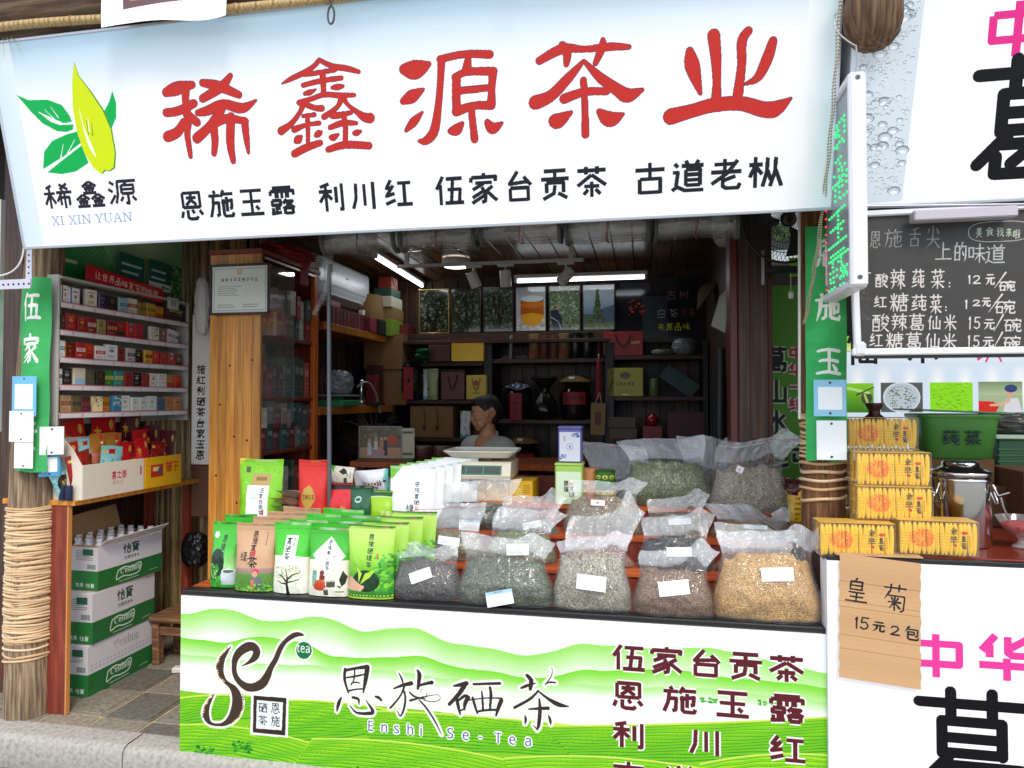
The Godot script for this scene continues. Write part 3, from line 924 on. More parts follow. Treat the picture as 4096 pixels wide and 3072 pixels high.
	var ridge := func(x: float,pts_: Array) -> float:
		for k in pts_.size() - 1:
			if x <= pts_[k + 1].x:
				var q: float = (x - pts_[k].x) / (pts_[k + 1].x - pts_[k].x)
				q = q * q * (3 - 2 * q)
				return lerpf(pts_[k].y,pts_[k + 1].y,q)
		return pts_[pts_.size() - 1].y
	var hills := [
		[[Vector2(-1,60),Vector2(150,38),Vector2(330,66),Vector2(520,44),Vector2(660,78),Vector2(820,60),Vector2(980,100),Vector2(1180,118),Vector2(1380,74),Vector2(1560,70),Vector2(1740,62),Vector2(2050,108)],90.0,"a2ea6c"],
		[[Vector2(-1,140),Vector2(160,150),Vector2(300,118),Vector2(420,128),Vector2(560,166),Vector2(720,160),Vector2(850,146),Vector2(1000,174),Vector2(1200,186),Vector2(1400,150),Vector2(1600,130),Vector2(1800,140),Vector2(2050,150)],70.0,"84e23c"],
		[[Vector2(-1,196),Vector2(300,206),Vector2(700,200),Vector2(1050,210),Vector2(1350,196),Vector2(1700,180),Vector2(2050,190)],36.0,"b4ee8a"],
	]
	for h in hills:
		for x in 2048:
			var y: float = ridge.call(x,h[0]) + 1.2 * sin(x * 0.05) + 2.0 * sin(x * 0.021 + 1)
			var n: float = h[1]
			for k in 12:
				c.rect(x,y + k * n / 12.0,1,n / 12.0 + 1,hex(h[2]).lerp(Color.WHITE,k / 12.0))
	# terraced tea rows: patches between a top and a bottom contour,rows running along them
	c.rect(0,318,2048,240,hex("86cf26"))
	var bez := func(p: Array,q: float) -> Vector2: return (p[0] as Vector2).lerp(p[1],q).lerp((p[1] as Vector2).lerp(p[2],q),q)
	var V2 := func(x: float,y: float) -> Vector2: return Vector2(x,y)
	for x in 2048:
		c.rect(x,300,1,20 + 6 * sin(x * 0.004) - 55 * smoothstep(1350,2000,x),Color.WHITE)
		var y := 318.0 + 5 * sin(x * 0.006) - 60 * smoothstep(1350,2000,x) + 8 * smoothstep(700,0,x)
		c.rect(x,y,1,558 - y,hex("86cf26"))
	var fields := [
		[[V2.call(-20,352),V2.call(160,310),V2.call(360,322)],[V2.call(-20,440),V2.call(180,370),V2.call(420,392)],9],
		[[V2.call(330,330),V2.call(560,300),V2.call(800,330)],[V2.call(200,470),V2.call(520,440),V2.call(760,380)],12],
		[[V2.call(620,336),V2.call(1000,310),V2.call(1420,324)],[V2.call(700,440),V2.call(1040,420),V2.call(1460,396)],11],
		[[V2.call(1240,330),V2.call(1600,300),V2.call(2070,232)],[V2.call(1340,420),V2.call(1700,390),V2.call(2070,330)],11],
		[[V2.call(-20,440),V2.call(240,400),V2.call(560,470)],[V2.call(-20,575),V2.call(200,530),V2.call(420,575)],12],
		[[V2.call(480,440),V2.call(820,400),V2.call(1180,452)],[V2.call(380,580),V2.call(800,540),V2.call(1240,590)],13],
		[[V2.call(1120,440),V2.call(1460,380),V2.call(1780,420)],[V2.call(1180,590),V2.call(1460,500),V2.call(1760,580)],13],
		[[V2.call(1700,400),V2.call(1880,340),V2.call(2070,340)],[V2.call(1640,580),V2.call(1860,500),V2.call(2070,520)],13],
	]
	for f in fields:
		var px := PackedVector2Array()
		for i in 21:
			px.append(bez.call(f[0],i / 20.0))
		for i in range(20,-1,-1):
			px.append(bez.call(f[1],i / 20.0))
		c.poly(px,hex("a6e62a"))
		var n: int = f[2]
		for k in n + 1:
			var q := k / float(n)
			for pass_ in 2:
				var p := PackedVector3Array()
				for i in 25:
					var e: Vector2 = (bez.call(f[0],i / 24.0) as Vector2).lerp(bez.call(f[1],i / 24.0),q)
					p.append(Vector3(e.x,e.y + 1.6 * sin(i * 0.9 + k) + 4.5 * pass_,(3.4 if pass_ else 6.0) * (0.6 + 0.5 * q)))
				c.stroke(p,hex("3f9f30") if pass_ else hex("78cc22"),false)
		var edge := PackedVector3Array()
		for i in 21:
			var e: Vector2 = bez.call(f[0],i / 20.0)
			edge.append(Vector3(e.x,e.y - 2,5))
		c.stroke(edge,hex("d8ec66"),false)
	for b in [[200,470],[560,530],[640,512],[760,540],[60,500],[1010,520]]:
		c.blot(r,b[0],b[1],70,34,60,2,7,[hex("1f7a2c"),hex("2f9530"),hex("5cb52a")])
	for b in [[1700,206],[1760,210],[1860,200]]:
		c.blot(r,b[0],b[1],50,12,26,2,5,[hex("3aa038"),hex("6cc04a")])
	# the swirl emblem with its seal
	var swirl := ["226,223,1.5 253,209,10.0 275,191,22.5 283,171,27.0 271,156,28.1 250,157,30.7 222,175,28.2 205,200,23.2 201,227,18.2 205,253,18.9 222,275,21.4 248,289,26.6 275,288,28.5 303,274,30.9 321,249,26.9 334,220,19.9 352,190,17.9 367,156,17.8 385,131,15.3 411,111,16.8 431,104,14.7 447,105,8.3","189,160,1.5 173,179,11.4 157,204,20.3 149,228,27.5 152,252,22.9 167,275,14.7 185,288,16.7 201,301,26.8 211,321,34.8 214,347,39.3 207,374,36.8 191,399,26.8 165,418,14.2 138,423,9.1 116,420,11.7 103,407,21.4 98,386,23.5 105,361,16.8 118,339,7.6 130,320,1.5"]
	var words := "596,205,10.1 594,238,9.4 607,279,5.8 / 596,209,9.4 635,199,9.3 672,192,14.3 / 672,194,16.4 666,233,14.3 658,275,5.0 / 629,206,5.0 626,236,5.0 616,254,3.6 / 599,232,5.0 631,225,6.5 661,217,5.0 / 616,248,2.9 635,244,5.0 648,246,2.9 / 609,273,6.5 635,266,5.0 659,263,5.7 / 583,296,5.0 574,316,12.3 568,341,5.1 / 613,320,2.9 635,340,7.2 672,340,10.7 691,332,11.4 668,299,2.9 / 622,293,8.6 641,297,8.6 644,313,3.6 / 700,284,7.1 711,287,9.9 720,295,6.4 / 778,204,3.5 787,220,6.3 792,235,5.6 / 761,254,4.9 789,242,9.8 819,233,14.0 / 796,246,7.0 781,278,5.6 750,316,7.1 / 796,260,7.0 800,284,7.0 794,318,7.0 783,338,4.9 773,322,2.1 / 838,189,4.2 846,205,14.0 841,248,8.4 / 844,238,7.7 871,229,9.7 887,225,13.2 / 814,262,5.6 832,274,6.3 864,278,4.9 / 816,287,7.7 839,279,6.3 871,269,3.1 903,262,1.7 914,268,1.7 910,278,2.1 889,285,2.8 860,282,2.8 / 850,259,1.7 853,250,1.7 859,248,1.7 / 871,259,2.1 869,273,2.8 / 846,283,4.9 871,308,6.2 900,349,5.2 919,385,1.7 / 959,230,6.2 980,225,12.3 999,219,15.0 / 993,226,15.0 973,256,13.7 944,288,11.0 / 968,270,11.7 973,293,10.3 979,316,5.5 / 973,274,7.5 994,258,10.3 1005,263,13.6 / 1003,264,14.3 994,284,12.3 993,301,5.5 / 977,306,4.8 993,298,5.5 / 1008,270,4.1 1017,268,4.1 / 1022,220,7.5 1057,216,8.1 1105,211,9.4 / 1019,262,8.2 1026,285,8.8 1034,308,6.1 / 1019,267,4.1 1064,259,4.1 1111,256,5.4 / 1110,262,13.5 1101,285,12.1 1093,311,5.4 / 1034,303,6.8 1064,296,7.4 1098,292,7.4 / 1048,238,4.1 1050,260,6.8 1052,295,7.5 / 1074,226,8.1 1077,248,9.5 1074,294,6.8 / 1190,180,10.0 1203,195,14.0 1200,221,10.6 / 1172,220,7.3 1193,210,9.3 1216,202,3.3 / 1263,153,2.0 1268,156,2.3 1266,174,2.6 1256,191,3.3 1246,205,3.0 / 1248,200,4.0 1263,195,5.3 1278,196,4.6 / 1225,224,6.0 1199,251,8.6 1151,281,8.7 / 1226,226,5.3 1256,246,9.2 1286,260,14.5 1317,264,3.9 / 1195,282,4.7 1223,278,8.6 1255,274,11.2 / 1228,249,6.0 1230,284,11.3 1226,327,10.6 1221,343,2.6 / 1221,341,4.6 1209,329,2.0 / 1184,303,4.0 1186,314,8.7 1184,326,4.7 / 1256,295,3.3 1261,308,8.6 1263,321,4.6"
	for g in swirl + [words]:
		c.brush(g,hex("e9fbd0"),16)
	for g in swirl + [words]:
		c.brush(g,Color.WHITE,10)
	c.poly(pts("264,308 399,306 397,442 262,444"),Color.WHITE)
	for g in swirl:
		c.brush(g,hex("483a30"))
	var dabs := [pts("173,166 147,200 135,229 145,262 170,282"),pts("231,308 238,343 231,372 215,397 186,417"),pts("86,401 93,367 105,347 121,326 126,321")]
	for k in 54:
		var q: PackedVector2Array = dabs[k % 3]
		var tt := (k / 3) / 18.0 * 3.99
		var a: Vector2 = q[int(tt)].lerp(q[int(tt) + 1],fmod(tt,1.0))
		c.disc(a.x,a.y,3.6,2.6,[hex("d8442a"),hex("f0d23a"),hex("2f6a3a"),hex("f4ede0"),hex("d86a2a")][k % 5],6)
	c.brush(words,hex("3b322c"))
	c.poly(pts("273,315 391,314 388,436 271,436"),hex("3c302a"))
	c.poly(pts("285,329 379,329 375,420 283,422"),hex("f4fbf4"))
	c.text("硒茶",290,336,32,32,42,3.2,hex("3c4654"),1,true)
	c.text("恩施",336,334,32,34,42,3.2,hex("3c4654"),1,true)
	c.brush("452,155,64.2",Color.WHITE)
	c.poly(pts("451,127 467,130 477,141 480,155 475,169 464,180 452,183 440,181 429,172 424,158 426,144 436,132"),hex("1f7a46"))
	var tl := pts("427,168")[0]
	c.latin("tea",tl.x - 1,tl.y + 4,40,Color.WHITE,"Droid Sans",0.86)
	var en := [["E",305],["n",430],["s",555],["h",675],["i",795],["S",1045],["e",1185],["-",1330],["T",1475],["e",1600],["a",1740]]
	for pass_ in 2:
		for e in en:
			c.latin(e[0],672 + 0.3553 * (e[1] - 305),405,45,Color.WHITE if pass_ == 0 else hex("5c5c98"),"Droid Sans",1.0,false,9.0 if pass_ == 0 else 0.0)
	var lines := [["伍家台贡茶",66,111.5],["恩施玉露",178,148.7],["利川红",294,223.0],["古道老枞",409,148.7]]
	for pass_ in 2:
		for l in lines:
			c.text(l[0],1447,l[1],97,78,l[2],20.0 if pass_ == 0 else 11.5,Color.WHITE if pass_ == 0 else hex("63252c"))
	var cm := printed("counter_print",c,0.35,0.16)
	t = thing("tea_counter","long tea counter with a lit front showing green tea terraces and brush writing","counter",Vector3(-0.671,0.0,0.0))
	s = st()
	w = 2.644
	quad(s,Vector3(-w / 2,0.102,0),Vector3(w / 2,0.102,0),Vector3(w / 2,0.822,0),Vector3(-w / 2,0.822,0))
	put(s,cm,"lit_front",t)
	put(boxm(Vector3(w,0.718,0.11),0.006,pose(0,0.102,-0.058)),col("ececec",0.5),"front_panel",t)
	put(boxm(Vector3(w,0.021,0.07),0.004,pose(0,0.823,-0.038)),col("1e1c1d",0.4),"top_edge",t)
	put(boxm(Vector3(w - 0.01,0.66,0.5),0.002,pose(0,0.15,-0.37)),M.red_board,"cabinet",t)
	put(boxm(Vector3(w,0.033,0.52),0.002,pose(0,0.81,-0.335)),M.orange_board,"counter_top",t)
	# stepped display boards behind the front row
	for k in 3:
		put(boxm(Vector3(w - 0.03,0.018,0.21),0.002,pose(0.0,(0.935 + 0.105 * k),-0.335 - 0.21 * k)),M.orange_board,"display_step",t)
		put(boxm(Vector3(w - 0.03,0.1,0.014),0.002,pose(0.0,(0.935 + 0.105 * k) - 0.1,-0.245 - 0.21 * k)),M.red_board,"riser",t)
	# loose wire hooks and ties over the sign
	s = st()
	tube(s,[Vector3(-1.145,3.3,0.35),Vector3(-1.147,3.19,0.345),Vector3(-1.14,3.15,0.335)],0.004,-1,6)
	var ring := []
	for k in 17:
		ring.append(Vector3(-1.142 + 0.013 * sin(TAU * k / 16.0),3.117 + 0.034 * cos(TAU * k / 16.0),0.335))
	tube(s,ring,0.004,-1,6,false)
	single("wire_hook","dark wire hook with a loop hanging before the top of the shop sign","hook",s,col("4a4640",0.5,0.5))
	s = st()
	ring = []
	for k in 14:
		ring.append(Vector3(-0.47 + 0.03 * sin(TAU * k / 16.0 + 2.0),3.13 + 0.02 * cos(TAU * k / 16.0 + 2.0),0.33))
	tube(s,ring,0.0025,-1,5)
	tube(s,[Vector3(-0.44,3.14,0.33),Vector3(-0.425,3.125,0.335),Vector3(-0.42,3.11,0.33)],0.004,0.001,5)
	single("cable_tie","pale green plastic tie looped at the top middle of the shop sign","cable tie",s,col("b4d8bc",0.4))
	s = st()
	for k in 5:
		tube(s,arc(Vector3(-2.68 + 0.02 * k,3.2,0.3),Vector3(-2.72 + 0.05 * k,3.13 - 0.01 * k,0.31),Vector3(0,0.01,0),4),0.002,0.0008,4)
	single("frayed_string","frayed green string at the top left corner of the shop sign","string",s,col("9fb28a",0.8))
	# paper notice pinned to the log
	c = Cv.new(256,160,hex("fbf8fb"))
	c.poly(PackedVector2Array([Vector2(44,-1),Vector2(236,-1),Vector2(222,62),Vector2(180,100),Vector2(44,118)]),hex("6b4c50"))
	c.text("请勿吸烟",56,38,32,36,44,5,Color.WHITE)
	c.rect(58,88,100,6,hex("c9a54a"))
	s = st()
	var rows := []
	for j in 7:
		var line := PackedVector3Array()
		for i in 15:
			line.append(Vector3(-1.825,3.236,0.372) + Vector3(-0.27 + 0.54 * i / 14.0,0.12 - 0.035 * j + 0.012 * sin(i * 0.42),0.006 * sin(i * 0.7 + j * 0.4)))
		rows.append(line)
	sheet(s,rows)
	single("paper_notice","white paper notice with a brown printed panel, pinned to the log above the sign","notice",s,printed("notice_print",c,0.7))

# ---------------------------------------------------------------- left of the tea counter
const NTH := ["first","second","third","fourth","fifth","sixth","seventh","eighth","ninth","tenth","eleventh","twelfth","thirteenth","fourteenth","fifteenth","sixteenth"]

# a sealed pouch standing on its base: rounded belly,flat top seal
func pouch(w: float,h: float,d: float,sd: int,seal := 0.12,waist := 0.04) -> SurfaceTool:
	var s := st()
	var n := FastNoiseLite.new()
	n.seed = sd
	n.frequency = 9.0
	for side in [1.0,-1.0]:
		var rows := []
		for j in 23:
			var v := j / 22.0
			var line := PackedVector3Array()
			for i in 17:
				var u := i / 16.0
				var e := absf(2 * u - 1)
				var belly := smoothstep(seal * 0.6,0.55,v) * (1.0 - 0.25 * smoothstep(0.85,1.0,v))
				var z: float = side * d / 2 * belly * pow(1.0 - pow(e,2.6),0.6)
				var x := (u - 0.5) * w * (1.0 - waist * sin(v * PI) - 0.03 * smoothstep(0.9,1.0,v))
				var k := n.get_noise_3d(x * 4,v * h * 4,side) * 0.016 * (1.0 - pow(e,6)) * smoothstep(0.02,0.25,v)
				line.append(Vector3(x,h * (1.0 - v) + 0.002 * sin(u * 5 + sd) * (1.0 - v) - 0.006 * (1.0 - e * e) * smoothstep(0.93,1.0,v) * 0,z + side * (0.0006 + k * d * 4)))
			rows.append(line)
		sheet(s,rows,Rect2(0,0,1,1),side < 0)
	return s

func card(called: String,label: String,c: Vector3,w: float,h: float,edge: String,print_: bool,turn := 0.0,rz := 0.0) -> void:
	var t := thing(called,label,"card",c,turn)
	t.rotation.z = rz
	put(boxm(Vector3(w,h,0.003),0.001,pose(0,-h / 2,0)),col(edge,0.4),"card",t)
	if print_:
		put(boxm(Vector3(w * 0.74,h * 0.62,0.002),0.0005,pose(0,-h * 0.32,0.0022)),col("f6f8f8",0.4),"white_panel",t)
	for k in 2:
		var s := st()
		lathe(s,[Vector2(0,0.002),Vector2(0.004,0.001),Vector2(0.005,0)],Transform3D(Basis(Vector3(1,0,0),PI / 2),Vector3(0,(h / 2 - 0.012) * (1 - 2 * k),0.002)),8)
		put(s,col("5a5a5c",0.4,0.6),"pin",t)

func colour_word(h: String) -> String:
	var c := Color.html(h)
	if c.v < 0.22:
		return "black"
	if c.s < 0.16:
		return "white" if c.v > 0.82 else "grey"
	var hue := c.h * 360
	if c.s < 0.38 and c.v > 0.75 and hue < 70:
		return "cream"
	if hue < 14 or hue > 340:
		return "dark red" if c.v < 0.55 else "red"
	if hue < 42:
		return "brown" if c.v < 0.62 else "orange"
	if hue < 68:
		return "olive" if c.v < 0.6 else "yellow"
	if hue < 165:
		return "green"
	if hue < 200:
		return "teal"
	if hue < 260:
		return "blue"
	return "purple"

func left_side() -> void:
	# green cloth strip with brush characters
	var c := Cv.new(200,760,hex("3bab5c"))
	c.blot(rng,0,0,200,760,120,20,60,[hex("3bab5c"),hex("3eae60"),hex("39a859")])
	c.text("伍家台贡",44,60,104,108,168,14,hex("f4f6ee"),1,true)
	var s := st()
	var rows := []
	for j in 20:
		var line := PackedVector3Array()
		var v := j / 19.0
		for i in 9:
			var u := i / 8.0 - 0.5
			line.append(Vector3(-2.881,2.265,-0.1).lerp(Vector3(-2.872,1.336,-0.08),v) + Vector3(u * 0.172,0.003 * sin(u * 9 + v * 3),0.012 - 0.12 * u * u + 0.004 * sin(v * 14 + u * 3)))
		rows.append(line)
	sheet(s,rows)
	single("green_cloth","green cloth strip with white brush characters hanging on the thick left log post","cloth",s,printed("cloth_print_left",c,0.8))
	card("payment_card","blue payment card with a white panel on the left green cloth",Vector3(-2.873,1.694,-0.05),0.135,0.19,"6fb9dc",true)
	card("payment_card","plain white payment card just below the blue card on the left green cloth",Vector3(-2.881,1.552,-0.045),0.135,0.145,"f2f2f2",false)
	card("payment_card","white payment card at the foot of the left green cloth",Vector3(-2.871,1.424,-0.05),0.105,0.14,"eeeeec",false)
	card("payment_card","white payment card on the right flank of the left log post",Vector3(-2.776,1.482,-0.11),0.098,0.135,"f0efec",false,0.75)
	card("payment_card","small blue payment card above the cane binding of the left log post",Vector3(-2.797,1.368,-0.12),0.085,0.115,"4a9fd0",true,0.75)
	# bracket with cable
	var br := thing("metal_bracket","pale perforated metal bracket with a white cable at the lower left sign corner","bracket",Vector3(-2.784,2.202,0.02))
	put(boxm(Vector3(0.032,0.19,0.004),0.001,pose(0.0,0,0)),col("c9c6d2",0.4,0.4),"upright",br)
	put(boxm(Vector3(0.20,0.045,0.004),0.001,pose(-0.085,-0.012,0.005)),col("c9c6d2",0.4,0.4),"arm",br)
	for k in 7:
		s = st()
		lathe(s,[Vector2(0,0.001),Vector2(0.005,0.001),Vector2(0.005,0)],Transform3D(Basis(Vector3(1,0,0),PI / 2),Vector3(-0.16 + 0.028 * k,0.01,0.0075)),8)
		put(s,col("3c3a40",0.6),"hole",br)
	for k in 5:
		s = st()
		lathe(s,[Vector2(0,0.001),Vector2(0.0045,0.001),Vector2(0.0045,0)],Transform3D(Basis(Vector3(1,0,0),PI / 2),Vector3(0.0,0.06 + 0.028 * k,0.0025)),8)
		put(s,col("3c3a40",0.6),"hole",br)
	s = st()
	tube(s,arc(Vector3(-0.02,0.19,0.01),Vector3(-0.15,0.05,0.015),Vector3(0.035,-0.03,0),10),0.004,-1,6)
	put(s,col("e6e4e0",0.5),"cable",br)
	s = st()
	box(s,Vector3(0.05,1.1,0.03),Transform3D(Basis(),Vector3(-2.98,2.276,-0.02) + Vector3(-0.02,-0.75,0)),0.004)
	single("aluminium_rail","pale upright aluminium rail at the far left edge beside the green cloth","rail",s,col("b9bcba",0.4,0.5))
	s = st()
	box(s,Vector3(0.5,0.7,0.06),pose(-3.38,0.2,-0.42),0.01)
	single("grey_sign_board","pale grey sign board standing in shade left of the thick log post","board",s,col("b7b4b8",0.5))
	rack()
	# bench table under the rack,with its red end board
	var t := thing("side_table","narrow table with a red end board under the cigarette rack","table",Vector3(-2.93,0.15,-0.68))
	put(boxm(Vector3(0.42,0.026,0.98),0.003,pose(0,1.01,0)),M.pine,"table_top",t)
	put(boxm(Vector3(0.36,1.008,0.022),0.002,pose(-0.012,0.0,0.478)),M.red_board,"end_board",t)
	put(boxm(Vector3(0.008,1.008,0.024),0.001,pose(0.172,0.0,0.4785)),col("cf8a4a",0.5),"edge_band",t)
	for e in [-0.14,0.13]:
		put(boxm(Vector3(0.045,1.008,0.045),0.002,pose(e,0.0,-0.46)),M.red_board,"leg",t)
	snacks()
	crates()
	# stool and clutter behind the crates
	t = thing("wooden_stool","worn low wooden stool on the tiles behind the water crates","stool",Vector3(-2.62,0.15,-0.93))
	put(boxm(Vector3(0.36,0.036,0.26),0.008,pose(0,0.25,0)),tinted(M.beam_wood,"stool_wood",Color(1.25,1.1,0.95)),"seat",t)
	for q in [[-1,1],[1,1],[-1,-1],[1,-1]]:
		put(boxm(Vector3(0.045,0.255,0.05),0.006,pose(q[0] * 0.14,0,q[1] * 0.09,0,q[0] * -0.03)),M.stool_wood,"leg",t)
	put(boxm(Vector3(0.26,0.05,0.018),0.004,pose(0,0.17,0.09)),M.stool_wood,"rail",t)
	t = thing("plank_bench","pale plank bench behind the stool, running in behind the tea counter","bench",Vector3(-2.45,0.15,-1.12))
	put(boxm(Vector3(0.6,0.06,0.2),0.008,pose(0,0.3,0)),tinted(M.pine,"pale_pine",Color(0.95,0.88,0.8)),"seat",t)
	for q in [-1,1]:
		put(boxm(Vector3(0.05,0.3,0.16),0.006,pose(q * 0.22,0,0)),M.stool_wood,"leg",t)
	t = thing("power_strip","white power strip with a plug lying on the floor behind the stool","power strip",Vector3(-2.5,0.152,-0.78),0.3)
	put(boxm(Vector3(0.2,0.03,0.05),0.006),col("e2ddd2",0.5),"strip",t)
	put(boxm(Vector3(0.045,0.04,0.036),0.01,pose(0.05,0.03,0)),col("e2ddd2",0.5),"plug",t)
	s = st()
	tube(s,arc(Vector3(0.07,0.06,0),Vector3(0.17,0.0,0.1),Vector3(0.02,0.05,0),8),0.004,-1,6)
	put(s,col("e2ddd2",0.5),"cable",t)
	s = crumpled(0.14,0.2,0.1,31,0.4)
	single("black_plastic_bag","crumpled black plastic bag hanging behind the top water crate","bag",s,col("141416",0.3),Vector3(-2.70,0.66,-1.08))
	# hanging scroll,sack and panel before the bamboo
	c = Cv.new(90,560,hex("e9e3da"))
	for k in 9:
		c.glyph("施红利硒茶台家玉恩"[k],22,190 + k * 40,42,32,5,hex("1d1b1f"),1,0.12)
	s = st()
	box(s,Vector3(0.13,0.93,0.012),Transform3D(Basis(),Vector3(-2.694,1.277,-1.12)),0.002)
	single("calligraphy_scroll","white hanging strip with black brush calligraphy left of the pine cabinet","scroll",s,printed("scroll_print",c,0.8))
	s = crumpled(0.09,0.34,0.05,12,0.25)
	single("hanging_plastic_bag","pale crumpled plastic bag hanging at the left edge of the pine cabinet","bag",s,tinted(col("c9c6c0",0.3),"bag_pale",Color("c9c6c0")),Vector3(-2.612,2.072,-1))
	s = st()
	box(s,Vector3(0.14,0.34,0.02),Transform3D(Basis(),Vector3(-2.706,0.949,-1.15)),0.004)
	single("brown_board","plain brown board below the calligraphy strip beside the pine cabinet","board",s,col("6e4a38",0.6))
	cabinet()

# a crumpled closed lump,base at y 0
func crumpled(w: float,h: float,d: float,sd: int,rough: float) -> SurfaceTool:
	var n := FastNoiseLite.new()
	n.seed = sd
	n.frequency = 2.2
	n.fractal_octaves = 3
	n.fractal_type = FastNoiseLite.FRACTAL_RIDGED
	var rows := []
	for j in 25:
		var v := j / 24.0
		var line := PackedVector3Array()
		for i in 33:
			var a := TAU * i / 32.0 - PI
			var r := pow(sin(clampf(v,0.0,1.0) * PI),0.55)
			var dir := Vector3(sin(a) * r,cos(v * PI),cos(a) * r)
			var k := 1.0 + rough * n.get_noise_3dv(dir * 1.0)
			line.append(Vector3(dir.x * w / 2 * k,h / 2 + dir.y * h / 2 * (1.0 + 0.3 * rough * n.get_noise_3dv(dir)),dir.z * d / 2 * k))
		rows.append(line)
	var s := st()
	sheet(s,rows,Rect2(0,0,1,1),false,true)
	return s

func rack() -> void:
	var t := thing("cigarette_rack","grey five shelf rack on the left wall full of cigarette packs","rack",Vector3(-2.87,1.55,-0.645),PI / 2)
	var grey := col("a9a49b",0.5)
	put(boxm(Vector3(0.96,0.74,0.012),0.001,pose(0,0,-0.07)),grey,"back_panel",t)
	put(boxm(Vector3(0.97,0.012,0.16),0.002,pose(0,0.722,0.005)),col("bdb9b2",0.5),"top_board",t)
	for e in [-1,1]:
		put(boxm(Vector3(0.012,0.74,0.15),0.002,pose(e * 0.484,0,0)),col("bdb9b2",0.5),"side_panel",t)
	var tag := boxm(Vector3(0.062,0.019,0.0015),0.0004)
	var tag_mesh := tag.commit()
	var ys := [2.156,2.02,1.885,1.75,1.612]
	var white := col("e6e0e2",0.5)
	var red := col("c0344a",0.5)
	for y in ys:
		put(boxm(Vector3(0.955,0.006,0.14),0.001,pose(0,y - 1.556,0.004)),col("c4c0ba",0.5),"shelf",t)
		put(boxm(Vector3(0.955,0.026,0.004),0.001,pose(0,y - 1.576,0.0785)),col("d6bcc0",0.5),"price_rail",t)
		put(boxm(Vector3(0.955,0.003,0.002),0.0005,pose(0,y - 1.5485,0.0795)),red,"red_line",t)
		for k in 14:
			put(tag_mesh,white,"price_tag",t,pose(-0.44 + k * 0.0675 + 0.006 * sin(k * 3.1 + y * 40),y - 1.574,0.0815))
	var lists := [
		"-0.186 -0.228 efece4 333333 4 1 ; -0.232 -0.299 eeece8 3a52a8 4 .95 ; -0.343 -0.414 eae3cf 8a2a22 0 1.05 ; -0.416 -0.469 2b2a5c 8a86b0 4 .86 ; -0.481 -0.561 2c1a18 8a7a60 0 .9 ; -0.563 -0.631 9fc4c8 4a7a88 1 .9 ; -0.634 -0.704 e8dcc4 9a3a30 1 1 ; -0.71 -0.771 a8843c 6a4a1c 1 .84 ; -0.774 -0.846 dba238 2f7a3a 1 .9 ; -0.848 -0.919 d98a24 a8501a 2 .82 ; -0.928 -1.113 3f2a20 a88a5c 5 1.2",
		"-0.184 -0.212 2a1a18 c8983c 0 .9 ; -0.216 -0.282 a82626 d8b060 0 1 ; -0.289 -0.345 8e1e22 d0a850 0 .95 ; -0.348 -0.409 8a1f24 d8d0c8 1 .95 ; -0.414 -0.479 a59a5c 7a2a34 0 .92 ; -0.482 -0.548 7c2026 c8a060 1 .9 ; -0.551 -0.615 a83228 3a3a2a 2 .95 ; -0.619 -0.682 c82a28 4aa0b0 3 .98 ; -0.69 -0.752 c82a2a 2a3aa0 0 .98 ; -0.81 -0.881 e6dcc4 2a2620 5 .95 ; -0.887 -0.948 7c4a44 e0d8cc 0 .92 ; -0.954 -1.05 e4ddd6 8a6a9a 1 .9",
		"-0.176 -0.212 f0eee8 2a9a94 1 .95 ; -0.214 -0.274 5c2414 e8581c 4 .9 ; -0.278 -0.336 b0242a f0e8e0 1 .95 ; -0.338 -0.4 d8381e b02a1a 2 .92 ; -0.403 -0.474 f0ece6 c8302a 1 .86 ; -0.477 -0.556 ecebea 4a4a4e 0 1 ; -0.559 -0.618 8e3a30 3a1a18 0 .86 ; -0.621 -0.688 bcbab8 4a4a4a 1 .9 ; -0.691 -0.752 1e2322 c8b070 0 .84 ; -0.761 -0.821 e2a52c 3a2a1a 1 .88 ; -0.825 -0.889 d02a20 e6a83a 0 .86 ; -0.896 -0.96 b4262c 8a8a5a 0 .84 ; -0.963 -1.025 c42a2e 7ac0d0 3 .86 ; -1.029 -1.096 5a3c2e b0a080 5 .84",
		"-0.168 -0.2 e6e4de 1c1c1e 1 .9 ; -0.202 -0.259 1d1e22 b8b8b0 0 .95 ; -0.264 -0.34 d9cdb0 9cc8e4 2 1 ; -0.345 -0.409 5a5a48 7a7460 0 .9 ; -0.412 -0.469 2e221e 6a5a4a 0 .9 ; -0.472 -0.535 2f8a3c f0d24c 1 .95 ; -0.537 -0.603 3a9a94 f0d24c 1 .95 ; -0.61 -0.675 a02c2c 3a2a2a 0 .9 ; -0.678 -0.738 241c1a e8e0d4 0 .9 ; -0.742 -0.804 8e2a28 c04a3a 0 .86 ; -0.81 -0.875 e8e4d8 c83a34 0 .92 ; -0.878 -0.945 e4dccb b8505a 5 .92 ; -0.953 -1.018 b8862c c8301e 2 .88 ; -1.022 -1.084 d0471e c02a1a 2 .86",
		"-0.164 -0.188 2a2c34 6a6a72 0 .9 ; -0.19 -0.255 b8906c 7a4a38 1 1 ; -0.256 -0.317 6c6240 262c40 1 .95 ; -0.319 -0.378 5c2a30 8a3a40 1 .92 ; -0.383 -0.455 ecd9a4 4a2a2a 5 .95 ; -0.458 -0.514 c98528 8a4a18 1 .9 ; -0.523 -0.588 3e8ab4 f0f0e8 5 1 ; -0.59 -0.656 eceae2 9a9a94 0 1 ; -0.663 -0.722 e9e6e2 a0a09a 0 .9 ; -0.725 -0.79 e6e4d8 9a9a90 0 .9 ; -0.796 -0.869 e2e2d8 9c9c94 0 .98 ; -0.873 -0.937 4c6478 3a5a68 1 .86 ; -0.944 -1.006 cf8450 7a3a24 0 .95 ; -1.016 -1.083 cc8450 7a3a24 0 .9",
	]
